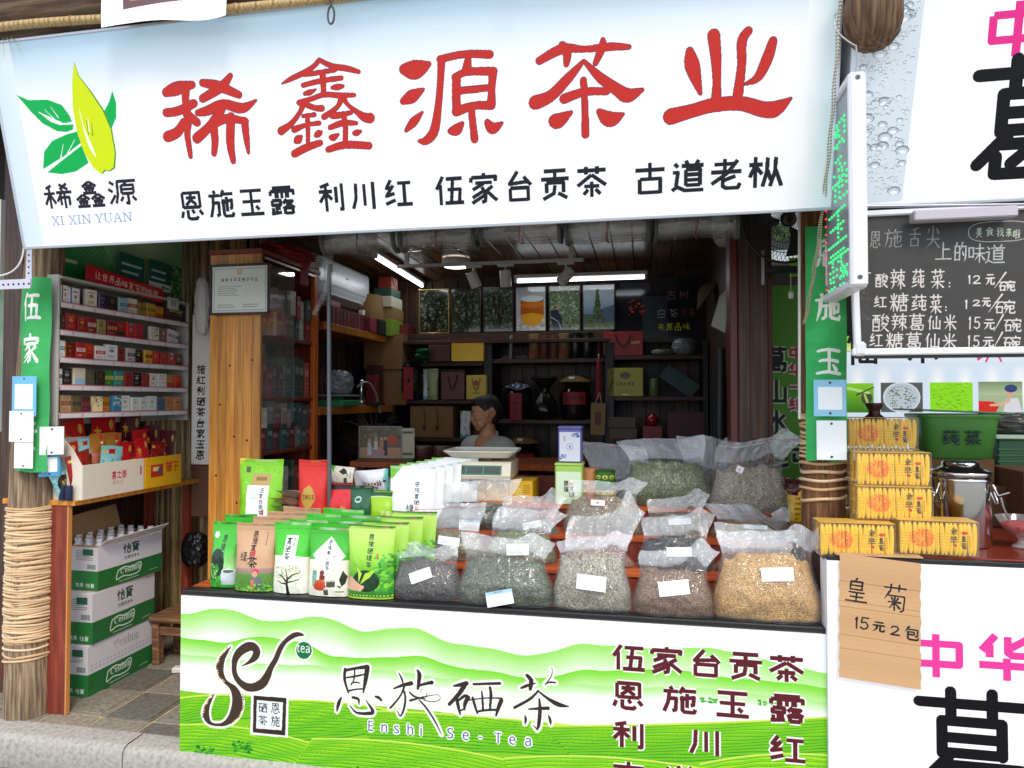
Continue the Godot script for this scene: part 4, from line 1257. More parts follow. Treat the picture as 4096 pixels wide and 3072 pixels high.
	var cv := Cv.new(1024,1024,Color.WHITE)
	var r := RandomNumberGenerator.new()
	r.seed = 21
	var todo := []
	var cell := 0
	for row in 5:
		var k := 0
		for e in lists[row].split(";",false):
			var q: PackedStringArray = e.strip_edges().split(" ",false)
			var x := (cell % 12) * 84.0
			var y := (cell / 12) * 144.0
			var b := hex(q[2])
			var a := hex(q[3])
			cv.rect(x,y,84,144,b)
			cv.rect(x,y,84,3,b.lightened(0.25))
			match int(q[4]):
				0:
					cv.disc(x + 40,y + 54,17,14,a)
					cv.disc(x + 40,y + 54,10,8,b.lerp(a,0.4))
					cv.rect(x + 18,y + 22,46,7,a.lerp(b,0.3))
					cv.smallprint(r,x + 14,y + 92,50,3,9,a.lerp(b,0.3))
				1:
					cv.rect(x,y + 48,84,34,a.lerp(b,0.15))
					cv.text("红利",x + 20,y + 54,18,20,24,3,b)
					cv.smallprint(r,x + 14,y + 108,50,2,9,a)
				2:
					cv.rect(x,y + 88,84,56,a)
					cv.disc(x + 40,y + 40,16,12,a.lightened(0.3))
				3:
					cv.rect(x + 22,y,36,26,a)
					cv.disc(x + 38,y + 66,18,18,b.lightened(0.35))
					cv.disc(x + 38,y + 66,10,10,a)
				4:
					cv.rect(x,y,14,144,a)
					cv.rect(x + 26,y + 30,40,10,a.lerp(b,0.2))
					cv.disc(x + 48,y + 78,10,16,hex("b8453c"))
					cv.smallprint(r,x + 22,y + 112,50,2,9,a.lerp(b,0.4))
				5:
					for z in 34:
						cv.disc(x + r.randf_range(6,78),y + r.randf_range(8,100),r.randf_range(3,9),r.randf_range(2,7),[a,a.lightened(0.3),b.darkened(0.3),hex("d8b03c")][z % 4] if row != 0 else a.darkened(r.randf() * 0.5),8)
					cv.rect(x + 16,y + 50,52,22,b.lightened(0.5) if row != 0 else hex("c9ad7a"))
					cv.rect(x + 22,y + 57,40,6,a.darkened(0.3))
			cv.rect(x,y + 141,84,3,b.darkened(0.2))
			todo.append([row,k,cell,float(q[0]),float(q[1]),float(q[5]),colour_word(q[2])])
			cell += 1
			k += 1
	var pm := printed("pack_prints",cv,0.35)
	var shelf_names := ["top","second","middle","fourth","bottom"]
	for q in todo:
		var cellx: float = (q[2] % 12) * 84.0
		var celly: float = (q[2] / 12) * 144.0
		var s := st()
		var w: float = absf(q[3] - q[4]) - 0.003
		var tilted: bool = (q[0] == 1 and q[1] == 11)
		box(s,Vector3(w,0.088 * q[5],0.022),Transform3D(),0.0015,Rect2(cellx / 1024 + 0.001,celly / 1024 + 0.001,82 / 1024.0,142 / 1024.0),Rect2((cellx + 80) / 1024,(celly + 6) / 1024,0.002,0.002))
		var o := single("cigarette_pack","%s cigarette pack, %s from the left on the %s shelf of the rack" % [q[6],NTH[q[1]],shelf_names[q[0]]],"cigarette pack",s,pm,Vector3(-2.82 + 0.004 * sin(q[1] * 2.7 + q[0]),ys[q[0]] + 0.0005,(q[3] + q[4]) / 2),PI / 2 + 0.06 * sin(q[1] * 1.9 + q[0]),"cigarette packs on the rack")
		if tilted:
			o.rotation.z = -0.16
	# posters over the rack
	var c := Cv.new(640,300,hex("2f9a52"))
	for x in 640:
		for k in 10:
			c.rect(x,k * 30,1,30,hex("dff2c0").lerp(hex("3fae62"),clampf(absf(x - 470.0) / 460.0 + k * 0.03 + 0.05 * sin(x * 0.02 + k),0,1)))
	for k in 26:
		c.stroke(PackedVector3Array([Vector3(230 - k * 14,120 + k * 5,3),Vector3(330 - k * 6,300,6)]),hex("1f7a3c"),false)
	c.blot(r,500,150,140,150,300,3,8,[hex("1f6a34"),hex("3f9a3a"),hex("7ac04a")])
	c.disc(350,50,44,54,hex("2f8a4a"))
	c.disc(350,50,36,46,hex("bfe4b0"))
	c.glyph("道",326,26,48,50,7,hex("2a7a40"))
	c.rect(0,226,150,12,hex("cfe6a0"))
	var s := st()
	box(s,Vector3(1.08,0.47,0.006),Transform3D(),0.001)
	single("green_poster","green poster of a tea slope on the left wall above the rack","poster",s,printed("green_poster_print",c,0.4),Vector3(-2.90,2.285,-0.66),PI / 2)
	c = Cv.new(512,72,hex("c4242c"))
	c.text("让世界品味宽窄的味道",40,16,40,42,45,5,hex("f0c9c0"))
	s = st()
	plate(s,PackedVector2Array([Vector2(0,0),Vector2(0.56,0),Vector2(0.59,0.035),Vector2(0.56,0.08),Vector2(0,0.08)]),0.004)
	var rb := thing("red_slogan_strip","glossy red strip with pale lettering set across the top of the rack","sign",Vector3(-2.795,2.294,-0.321),PI / 2)
	rb.rotation.z = deg_to_rad(-4.5)
	put(s,col("b5222b",0.2),"strip",rb)
	s = st()
	quad(s,Vector3(0.01,0.004,0.0015),Vector3(0.55,0.004,0.0015),Vector3(0.55,0.076,0.0015),Vector3(0.01,0.076,0.0015))
	put(s,printed("slogan_print",c,0.2),"lettering",rb)
	for q in [[246,612,320,"left of the two dark green price notices above the rack"],[312,624,376,"right of the two dark green price notices above the rack, with a white foot"]]:
		c = Cv.new(200,150,hex("1c5c50"))
		c.smallprint(r,20,46,160,1,26,hex("b8d8c8"))
		c.smallprint(r,20,84,160,1,26,hex("b8d8c8"))
		if q[0] == 312:
			c.rect(0,112,200,40,hex("dcdfd8"))
			c.disc(130,130,12,12,hex("2a7a8a"))
			c.rect(146,125,40,10,hex("2a7a8a"))
		s = st()
		box(s,Vector3(0.19,0.17,0.003),Transform3D(),0.001)
		var o := single("price_notice",q[3],"notice",s,printed("notice_%d" % q[0],c,0.5),Vector3(-2.83,2.322,-0.675) if q[0] == 246 else Vector3(-2.82,2.325,-0.895),PI / 2,"green notices above the rack")
		o.rotation.z = -0.03
	s = st()
	box(s,Vector3(0.1,0.07,0.003),Transform3D(),0.001)
	c = Cv.new(100,70,hex("d8dcd6"))
	c.rect(26,16,46,8,hex("2e3a44"))
	for k in 4:
		c.rect(28 + k * 12,28,6,22,hex("2e3a44"))
	single("white_tab","small white tab with a dark emblem at the right end of the red strip","tab",s,printed("tab_print",c,0.5),Vector3(-2.79,2.224,-0.975),PI / 2)

func snacks() -> void:
	# cardboard display tray,its near end swept up at the back
	var t := thing("display_tray","cream cardboard display tray with pink lettering on the table under the rack","tray",Vector3(-2.70,1.186,-0.42))
	var white := col("e7dccb",0.7)
	var c := Cv.new(420,170,hex("e8decd"))
	c.text("喜之郎",190,50,30,40,36,6,hex("c8486a"),1)
	c.latin("BOLO",196,124,26,hex("c8486a"),"Droid Serif",1.0)
	c.rect(392,40,12,46,hex("c8486a"))
	var s := st()
	box(s,Vector3(0.42,0.17,0.006),Transform3D(),0.001)
	put(s,printed("tray_print",c,0.7),"front_panel",t,Transform3D(Basis(Vector3.UP,PI / 2),Vector3(0,0,0)))
	s = st()
	var o := PackedVector2Array([Vector2(-0.17,0),Vector2(0,0),Vector2(0,0.17),Vector2(-0.02,0.2),Vector2(-0.05,0.245),Vector2(-0.09,0.285),Vector2(-0.13,0.31),Vector2(-0.17,0.325)])
	plate(s,o,0.006,pose(0,0,0.213))
	put(s,white,"end_panel",t)
	put(boxm(Vector3(0.17,0.005,0.42),0.001,pose(-0.085,0,0)),white,"floor_panel",t)
	put(boxm(Vector3(0.006,0.3,0.42),0.001,pose(-0.17,0,0)),white,"back_panel",t)
	var b := thing("display_box","yellow display box with red lettering beside the cream tray","box",Vector3(-2.70,1.186,-0.79))
	c = Cv.new(300,170,hex("f0b41c"))
	c.rect(0,40,300,6,hex("e89a18"))
	c.rect(44,44,100,70,hex("cc2c22"))
	c.rect(60,56,60,24,hex("f4d890"))
	c.disc(118,80,16,22,hex("3a5a7a"))
	c.text("铺子",164,36,52,60,58,8,hex("d03a20"),1)
	s = st()
	box(s,Vector3(0.3,0.17,0.006),Transform3D(),0.001)
	put(s,printed("yellow_box_print",c,0.5),"front_panel",b,Transform3D(Basis(Vector3.UP,PI / 2),Vector3(0,0,0)))
	for e in [-1,1]:
		put(boxm(Vector3(0.15,0.165,0.005),0.001,pose(-0.08,0,e * 0.147)),col("f0b41c",0.5),"end_panel",b)
	put(boxm(Vector3(0.15,0.005,0.29),0.001,pose(-0.08,0,0)),col("f0b41c",0.5),"floor_panel",b)
	# snack packets
	var r := RandomNumberGenerator.new()
	r.seed = 8
	var design := {}
	for d in ["red","teal","kraft","crimson","wine"]:
		var base := hex({"red": "9c1f1c","teal": "8fd0d4","kraft": "a9712c","crimson": "c41f24","wine": "5e1626"}[d])
		c = Cv.new(160,220,base)
		if d in ["red","teal"]:
			c.blot(r,0,60,160,160,120,5,14,[base.lightened(0.2),base.darkened(0.15),base])
			for k in 26:
				var a := TAU * k / 26.0
				c.disc(80 + 44 * cos(a),130 + 34 * sin(a),17,14,hex("2a241c"),8)
			c.disc(80,130,46,36,hex("3a3222"))
			c.text("喜之",56,112,22,26,26,4,hex("c8b070"),1)
			c.rect(56,16,48,24,hex("c4242a"))
			c.rect(12,22,34,14,hex("e8c860"))
		elif d == "kraft":
			c.rect(96,10,30,26,hex("d0303a"))
			c.rect(100,40,24,12,hex("f0dcd0"))
			c.text("喜之郎",10,96,42,46,46,8,hex("e07070"),1)
		else:
			c.text("木子富",16,40,40,44,56,7,hex("e8b838"),1,true)
			c.disc(128,34,14,16,hex("d8b050"))
			c.disc(110,150,36,44,base.lightened(0.1))
		design[d] = printed("snack_" + d,c,0.25)
	var list := [
		# x,y,z,width,height,tilt,design,label
		[-2.76,1.20,-0.29,0.15,0.22,0.22,"red","dark red snack packet with a black patch at the left front of the cream tray"],
		[-2.765,1.20,-0.45,0.15,0.235,-0.12,"teal","pale teal snack packet with a dark patch at the middle front of the tray"],
		[-2.785,1.20,-0.57,0.12,0.25,-0.1,"crimson","crimson snack packet with a foil top at the right front of the tray"],
		[-2.80,1.20,-0.235,0.1,0.2,0.5,"teal","teal snack packet tipped sideways at the near end of the tray"],
		[-2.82,1.26,-0.25,0.16,0.2,0.1,"crimson","crimson packet with a pale band at the back near end of the tray"],
		[-2.83,1.28,-0.37,0.1,0.2,0.02,"teal","narrow teal packet standing behind the dark red one"],
		[-2.82,1.27,-0.45,0.11,0.23,0.05,"kraft","left of two brown snack packets with pink lettering"],
		[-2.825,1.27,-0.54,0.12,0.23,-0.05,"kraft","right of two brown snack packets with pink lettering"],
		[-2.74,1.20,-0.69,0.1,0.27,0.12,"crimson","crimson packet with yellow lettering at the near end of the yellow box"],
		[-2.745,1.20,-0.77,0.12,0.24,-0.15,"red","red packet leaning in the middle of the yellow box"],
		[-2.76,1.20,-0.87,0.14,0.3,-0.12,"wine","wine coloured packet at the far end of the yellow box"],
		[-2.80,1.22,-0.72,0.12,0.29,0.0,"crimson","tall crimson packet at the back of the yellow box"],
		[-2.82,1.2,-0.82,0.13,0.33,-0.06,"wine","tall wine coloured packet with gold marks behind the yellow box"],
		[-2.9,1.22,-0.42,0.16,0.36,0.2,"crimson","large crimson packet leaning at the back left below the bottom shelf"],
		[-2.91,1.22,-0.58,0.17,0.38,0.0,"crimson","large red packet at the back middle below the bottom shelf"],
		[-2.92,1.22,-0.76,0.16,0.39,-0.1,"wine","large purple wine packet at the back right below the bottom shelf"],
	]
	for q in list:
		var o2 := single("snack_packet",q[7],"snack packet",pouch(q[3],q[4],0.035,int(q[3] * 9999) + int(q[2] * 500),0.1),design[q[6]],Vector3(q[0],q[1],q[2]),PI / 2,"snack packets under the cigarette rack")
		o2.rotation.z = q[5]
		o2.rotation.x = 0.0
	for k in 2:
		s = st()
		lathe(s,[Vector2(0,0.075),Vector2(0.014,0.074),Vector2(0.016,0.07),Vector2(0.016,0.002),Vector2(0,0)],Transform3D(),14)
		single("small_can",["small dark blue can standing before the cream tray, the left of two","small dark blue can standing before the cream tray, the right of two"][k],"can",s,col("232a48",0.35),Vector3(-2.79 + 0.05 * k,1.187,-0.19 + 0.012 * k))

func crates() -> void:
	var c := Cv.new(512,280,hex("d9d6dc"))
	c.rect(0,158,512,122,hex("1f6e34"))
	for k in 50:
		c.stroke(PackedVector3Array([Vector3(k * 12.0,280,5),Vector3(k * 12.0 + 60 + 20 * sin(k),160,3)]),hex("267a3a") if k % 2 else hex("1c6630"),false)
	c.text("怡寶",190,26,62,66,66,9,hex("23493f"),0)
	c.text("饮用纯净水",196,108,22,24,25,3.2,hex("4a6a64"))
	c.brush("150,190,8 200,178,8 260,190,8 330,178,8 318,236,8 250,246,8 190,236,8 138,246,8 150,190,8",hex("d9e6da"))
	c.latin("C'estbon",166,232,52,hex("e4eee4"),"Droid Serif",0.72,true)
	c.smallprint(rng,160,262,170,1,12,hex("cfe0d0"))
	c.smallprint(rng,400,250,90,1,10,hex("b8d0bc"))
	c.smallprint(rng,430,12,70,1,8,hex("5a7a70"))
	var c2 := Cv.new(512,280,hex("d9d6dc"))
	c2.im.blit_rect(c.im,Rect2i(0,150,512,130),Vector2i(0,150))
	for k in 17:
		for j in 2:
			var x := 20.0 + k * 29
			c2.stroke(PackedVector3Array([Vector3(x + 8,108 + j * 22,2),Vector3(x + 16,114 + j * 22,2),Vector3(x + 8,120 + j * 22,2),Vector3(x,114 + j * 22,2),Vector3(x + 8,108 + j * 22,2)]),hex("8a86b8"),false)
	c2.latin("C'estbon",190,96,72,hex("5d7a72"),"Droid Serif",0.72)
	c2.latin("C'estbon",188,95,72,hex("d9d6dc"),"Droid Serif",0.7)
	c2.brush("190,40,3 230,36,3 / 196,52,3 236,50,3",hex("8a86b8"))
	var e := Cv.new(300,280,hex("dcd9de"))
	e.rect(0,158,300,122,hex("227a38"))
	e.smallprint(rng,150,30,120,6,11,hex("6a7a78"))
	for k in 24:
		e.rect(226 + k * 2.4,116,1 + (k * 7) % 2,30,hex("4a6a60"))
	e.text("饮用",150,236,24,26,28,3.4,hex("dfeadf"))
	e.text("怡寶",220,236,26,28,30,3.6,hex("dfeadf"))
	e.rect(196,20,70,40,hex("23664a"))
	var lf := [printed("crate_print",c,0.6),printed("crate_print_marked",c2,0.6),printed("crate_end_print",e,0.6)]
	var card_: Material = M.cardboard
	var w := 0.462
	var d := 0.275
	var hs := [0.262,0.262,0.235]
	var y := 0.151
	var ofs := [[0.0,0.0,0.0],[0.006,-0.012,0.015],[0.012,-0.055,-0.03]]
	var lab := ["bottom water crate of the stack, the one with looped print over its white band","middle water crate of the stack of three green and white crates","open top water crate with white bottle caps showing and its flaps up"]
	for k in 3:
		var t := thing("water_crate",lab[k],"crate",Vector3(-2.80 - d / 2 + ofs[k][0],y,-0.605 + ofs[k][1]),PI / 2 + ofs[k][2],"green and white water crates")
		var h: float = hs[k]
		var s := st()
		quad(s,Vector3(-w / 2,0.003,d / 2 + 0.0005),Vector3(w / 2,0.003,d / 2 + 0.0005),Vector3(w / 2,h - 0.003,d / 2 + 0.0005),Vector3(-w / 2,h - 0.003,d / 2 + 0.0005))
		put(s,lf[1] if k == 0 else lf[0],"long_side",t)
		s = st()
		quad(s,Vector3(-w / 2 - 0.0005,0.003,-d / 2),Vector3(-w / 2 - 0.0005,0.003,d / 2),Vector3(-w / 2 - 0.0005,h - 0.003,d / 2),Vector3(-w / 2 - 0.0005,h - 0.003,-d / 2))
		put(s,lf[2],"short_side",t)
		if k < 2:
			put(boxm(Vector3(w,h,d),0.004),col("d6d3d8",0.7),"carton",t)
		else:
			for q in [[Vector3(w,h,0.005),pose(0,0,d / 2 - 0.003)],[Vector3(w,h,0.005),pose(0,0,-d / 2 + 0.003)],[Vector3(0.005,h,d - 0.012),pose(-w / 2 + 0.003,0,0)],[Vector3(0.005,h,d - 0.012),pose(w / 2 - 0.003,0,0)]]:
				put(boxm(q[0],0.001,q[1]),card_,"wall",t)
			put(boxm(Vector3(w - 0.012,0.005,d - 0.012),0.001,pose(0,0.002,0)),card_,"floor_panel",t)
			# flaps
			s = st()
			box(s,Vector3(w - 0.01,0.135,0.004),pose(0,h,-d / 2 + 0.002,0,0.06,-0.25),0.001)
			put(s,card_,"flap",t)
			s = st()
			plate(s,PackedVector2Array([Vector2(-d / 2,0),Vector2(d / 2,0),Vector2(d / 2 - 0.02,-0.12),Vector2(-d / 2 + 0.03,-0.1)]),0.004,Transform3D(Basis.from_euler(Vector3(0.18,-PI / 2,0)),Vector3(-w / 2 - 0.002,h,0)))
			put(s,card_,"flap",t)
			s = st()
			box(s,Vector3(w - 0.02,0.06,0.004),pose(0.0,h,d / 2 + 0.002,0,0.05,0.9),0.001)
			put(s,col("dbd8da",0.7),"flap",t)
			for i in 6:
				for j in 4:
					s = st()
					var xx := -w / 2 + 0.045 + i * 0.074
					var zz := -d / 2 + 0.036 + j * 0.067
					lathe(s,[Vector2(0,0.262),Vector2(0.0145,0.262),Vector2(0.0155,0.259),Vector2(0.0155,0.246),Vector2(0.013,0.244),Vector2(0.013,0.238),Vector2(0.022,0.222),Vector2(0.031,0.2),Vector2(0.031,0.01)],pose(xx,0.002,zz),14)
					single("water_bottle","white capped water bottle in the open top crate, row %s, %s along" % [["back","second","third","front"][j],NTH[i]],"bottle",s,col("eeeef0",0.3),t.transform * Vector3(0,0,0),t.rotation.y,"bottles in the open water crate")
		y += h + 0.002

func cabinet() -> void:
	var t := thing("pine_cabinet","tall orange pine display cabinet with a glazed side full of boxes","cabinet",Vector3(-2.262,0.15,-1.15))
	var x0 := -0.158
	var x1 := 0.158
	# planks of the front,edge glued
	var pw := 0.0526
	for k in 6:
		var tint: float = [1.0,0.93,1.06,0.97,1.03,0.9][k]
		put(boxm(Vector3(pw - 0.0012,2.35,0.02),0.0015,pose(x0 + pw * (k + 0.5),0,0.34)),tinted(M.pine,"pine_%d" % k,Color(tint,tint,tint)),"plank",t)
	for q in [[0.05,1.15],[-0.09,1.5],[0.02,0.95],[0.11,1.75],[-0.03,1.72],[0.08,1.3],[-0.11,1.1],[0.0,1.32]]:
		var s := st()
		lathe(s,[Vector2(0,0.001),Vector2(0.006,0.0008),Vector2(0.007,0)],Transform3D(Basis(Vector3(1,0,0),PI / 2),Vector3(q[0],q[1],0.3505)),9)
		put(s,col("5a2a0c",0.5),"knot",t)
	put(boxm(Vector3(0.33,0.03,0.72),0.003,pose(0,2.35,0)),M.red_board,"top_board",t)
	put(boxm(Vector3(0.012,2.35,0.66),0.001,pose(x0 + 0.006,0,0)),M.dark_wood,"back_panel",t)
	put(boxm(Vector3(0.31,2.35,0.02),0.002,pose(0,0,-0.34)),M.red_board,"end_panel",t)
	put(boxm(Vector3(0.03,2.35,0.055),0.003,pose(x1 - 0.013,0,-0.312)),tinted(M.pine,"pine_red",Color(0.95,0.7,0.5)),"stile",t)
	put(boxm(Vector3(0.006,0.016,0.62),0.002,pose(x1 + 0.001,2.325,0.01)),col("b9bcbc",0.3,0.7),"glass_track",t)
	var shelf_y := [2.03,1.67,1.36,1.05]
	for y in shelf_y:
		put(boxm(Vector3(0.29,0.022,0.64),0.002,pose(0.005,y - 0.15,0)),tinted(M.red_board,"shelf_brown",Color(0.8,0.75,0.7)),"shelf",t)
	var g := st()
	box(g,Vector3(0.004,0.92,0.36),pose(x1 - 0.006,1.39,0.145),0.001)
	put(g,M.pane,"glass_pane",t)
	# goods on its shelves,seen through the glass
	var r := RandomNumberGenerator.new()
	r.seed = 77
	var tones := ["7c2430","3f4a3c","6a2a34","5a6a60","8a3038","c9c2ac","45524e","94806a","6b1f28","b8b4a4","2f4a44","a34a44"]
	var bands := Cv.new(576,64,Color.WHITE)
	for k in 12:
		bands.rect(k * 48,0,48,64,hex(tones[k]))
		bands.rect(k * 48 + 8,14,32,12,hex(tones[k]).lightened(0.35))
		bands.smallprint(r,k * 48 + 8,38,30,3,7,hex(tones[k]).lightened(0.3))
	var m := printed("carton_prints",bands,0.35)
	var shelf_name := ["top","second","third","lowest"]
	for k in 4:
		var z := -0.85
		var i := 0
		var layers := 2 if k in [0,2] else 1
		while z > -1.40 and i < 12:
			var w := r.randf_range(0.045,0.085)
			var y: float = shelf_y[k] + 0.0225
			for l in layers:
				var h := r.randf_range(0.11,0.15) if layers == 2 else r.randf_range(0.17,0.25)
				var hx: String = tones[r.randi() % tones.size()]
				var s := st()
				box(s,Vector3(w - 0.004,h,0.1),Transform3D(),0.002,Rect2((tones.find(hx) * 48 + 1) / 576.0,0.0,46 / 576.0,1.0),Rect2((tones.find(hx) * 48 + 3) / 576.0,0.9,0.002,0.02))
				single("tea_carton","%s tea carton, %s from the front on the %s cabinet shelf%s" % [colour_word(hx),NTH[i],shelf_name[k],"" if layers == 1 else [", lower layer",", upper layer"][l]],"carton",s,m,Vector3(-2.18 + r.randf_range(-0.01,0.012),y,z - w / 2),PI / 2,"cartons in the pine cabinet")
				y += h + 0.001
			z -= w
			i += 1
	# certificate hung on the cabinet
	var c := Cv.new(400,300,hex("dfe6da"))
	for k in 3:
		c.rect(14 + k * 3,14 + k * 3,372 - k * 6,272 - k * 6,[hex("8fa0b8"),hex("c9d2d8"),hex("e2e8dc")][k])
	c.disc(200,34,20,22,hex("c9ab5c"))
	c.disc(200,34,12,13,hex("e6d49a"))
	c.text("烟草专卖零售许可证",66,76,22,24,30,3.0,hex("5c5c46"))
	c.smallprint(rng,40,128,190,5,14,hex("9aa296"))
	c.smallprint(rng,40,246,140,2,14,hex("8a9286"))
	c.smallprint(rng,220,246,140,2,14,hex("8a9286"))
	var f := thing("framed_certificate","framed pale certificate hung on the front of the pine cabinet","certificate",Vector3(-2.218,2.16,-0.772))
	put(boxm(Vector3(0.345,0.264,0.006),0.001,pose(0,0.004,-0.004)),printed("certificate_print",c,0.3),"sheet",f)
	for q in [[Vector3(0.366,0.012,0.016),pose(0,-0.006,0)],[Vector3(0.366,0.012,0.016),pose(0,0.266,0)],[Vector3(0.012,0.259,0.016),pose(-0.177,0.0065,0)],[Vector3(0.012,0.259,0.016),pose(0.177,0.0065,0)]]:
		put(boxm(q[0],0.003,q[1]),col("3a1d1e",0.35),"frame",f)
	# red bundle on top
	var s2 := crumpled(0.24,0.09,0.4,9,0.5)
	single("red_cloth_bundle","crumpled red cloth bundle lying on top of the pine cabinet","cloth",s2,col("8e1c26",0.7),Vector3(-2.18,2.532,-1.2))
	s2 = crumpled(0.14,0.1,0.16,19,0.4)
	single("white_plastic_bundle","white plastic bundle behind the red cloth on top of the cabinet","bundle",s2,col("c9c2bc",0.4),Vector3(-2.14,2.532,-1.42))
	s2 = st()
	var rows := []
	for j in 8:
		rows.append(PackedVector3Array([Vector3(-2.096,2.55 - 0.022 * j,-1.25 + 0.004 * j),Vector3(-2.09 + 0.004 * sin(j),2.55 - 0.022 * j,-1.29),Vector3(-2.094,2.55 - 0.022 * j,-1.335 + 0.01 * sin(j * 2.0))]))
	sheet(s2,rows)
	single("red_ribbon_end","red cloth end hanging down over the cabinet's glass track","cloth",s2,col("8e1c26",0.7))

# ---------------------------------------------------------------- goods on the tea counter
# loose leaf in a clear plastic bag: the heap,the film round it with its open crumpled top,and a paper label
func tea_bag(label: String,x0: float,x1: float,y: float,z: float,hc: float,ht: float,d: float,leaf: Material,sd: int,skew := 0.0,flop := -0.03,peak := 0.0,tag := [],group := "clear plastic bags of loose tea on the counter") -> void:
	var w := absf(x1 - x0)
	var t := thing("tea_bag",label,"tea bag",Vector3((x0 + x1) / 2,y,z),0.0,group)
	var n := FastNoiseLite.new()
	n.seed = sd
	n.frequency = 1.0
	n.fractal_octaves = 3
	var n2 := FastNoiseLite.new()
	n2.seed = sd + 50
	n2.frequency = 1.0
	n2.fractal_type = FastNoiseLite.FRACTAL_RIDGED
	n2.fractal_octaves = 3
	var depth := func(v: float) -> float:   # v 0 at the top of the heap,1 at its base
		return sqrt(clampf(v * 1.9,0.0,1.0)) * (1.0 - 0.22 * smoothstep(0.7,1.0,v))
	var half := func(v: float) -> float:
		return 0.5 * w * (0.8 + 0.2 * smoothstep(0.0,0.8,v))
	var s := st()
	for side in [1.0,-1.0]:
		var rows := []
		for j in 25:
			var v := j / 24.0
			var line := PackedVector3Array()
			for i in 29:
				var u := i / 28.0 * 2.0 - 1.0
				var e := absf(u)
				var k: float = n.get_noise_3d(u * 2.4,v * 3.0,side * 2.0)
				var yy := hc * (1.0 - v) * (1.0 - 0.10 * e * e + 0.10 * n.get_noise_2d(u * 2.0,9.0))
				var zz: float = side * d / 2 * depth.call(v) * pow(1.0 - pow(e,3.6),0.6) * (1.0 + 0.22 * k)
				if j == 24:
					zz *= 0.85
				line.append(Vector3(u * half.call(v),yy + 0.003,zz))
			rows.append(line)
		sheet(s,rows,Rect2(0,0,1,1),side < 0)
	put(s,leaf,"tea_leaves",t)
	s = st()
	var rim := []
	var s3 := st()
	for side in [1.0,-1.0]:
		var rows := []
		for j in 45:
			var line := PackedVector3Array()
			for i in 37:
				var u := i / 36.0 * 2.0 - 1.0
				var e := absf(u)
				var top := ht * (1.12 + 0.05 * n.get_noise_2d(u * 0.9,33.0) + 0.09 * u * sin(sd * 2.4)) + peak * exp(-pow((u - 0.55) / 0.22,2.0)) - 0.25 * absf(peak) * smoothstep(0.6,-1.0,u)
				top = maxf(top,hc * 1.04)
				var yy := lerpf(top,0.0,j / 44.0)
				var v := clampf(1.0 - yy / hc,0.0,1.0)
				var k := clampf((yy - hc) / maxf(0.02,top - hc),0.0,1.0)
				var dz: float = d / 2 * depth.call(v) * pow(1.0 - pow(e,3.4),0.55) * 1.08 + 0.005
				if yy > hc * 0.86:
					var kk := smoothstep(hc * 0.86,maxf(top,hc * 1.02),yy)
					dz = maxf(dz,d / 2 * 0.55 * (1.0 - e * e) * (1.0 - kk)) * (1.0 - 0.9 * kk) + 0.0015
				var hw: float = half.call(v) * 1.025 + 0.003
				hw = lerpf(hw,0.5 * w * (1.0 - 0.03 * n.get_noise_2d(k * 3.0,7.0)),smoothstep(0.0,1.0,k))
				var wr: float = (absf(n2.get_noise_3d(u * 2.2 + yy * 4.0 * sin(sd * 1.7),yy * 6.0,side)) - 0.4) * (0.007 + 0.022 * k) * (1.0 - pow(e,4.0))
				var wave := (0.014 * sin(u * 3.0 + sd) + 0.024 * n.get_noise_2d(u * 1.3,21.0)) * k
				line.append(Vector3(u * hw + skew * k * k,yy + 0.002 * (1.0 - e),side * (dz + wr) + flop * pow(k,1.4) + wave))
			rows.append(line)
		var js := clampi(int(44.0 * (1.0 - hc * 0.97 / ht)),2,40)
		sheet(s,rows.slice(js),Rect2(0,0,1,1),side < 0)
		sheet(s3,rows.slice(0,js + 1),Rect2(0,0,1,1),side < 0)
		rim.append(rows[3])
	put(s,M.clear_film,"plastic_film",t)
	put(s3,M.milky_film,"open_top",t)
	if sd in [6,17,18]:   # the zip seam near the mouth
		s = st()
		tube(s,Array(rim[0]),0.0013,-1,4,false)
		put(s,col("e8eaec",0.3) if sd % 3 else col("c8403a",0.4),"zip_seam",t)
	if tag:
		s = st()
		box(s,Vector3(tag[2],tag[3],0.0012),Transform3D(),0.0003)
		var o := put(s,M["tag_" + tag[5]],"paper_label",t)
		o.position = Vector3(tag[0],tag[1],d / 2 * depth.call(clampf(1.0 - (tag[1] + tag[3] * 0.4) / hc,0.0,1.0)) * 1.05 * pow(1.0 - pow(minf(0.95,absf(tag[0] / w * 2)),2.6),0.5) + 0.016)
		o.rotation = Vector3(-0.16,0,tag[4])

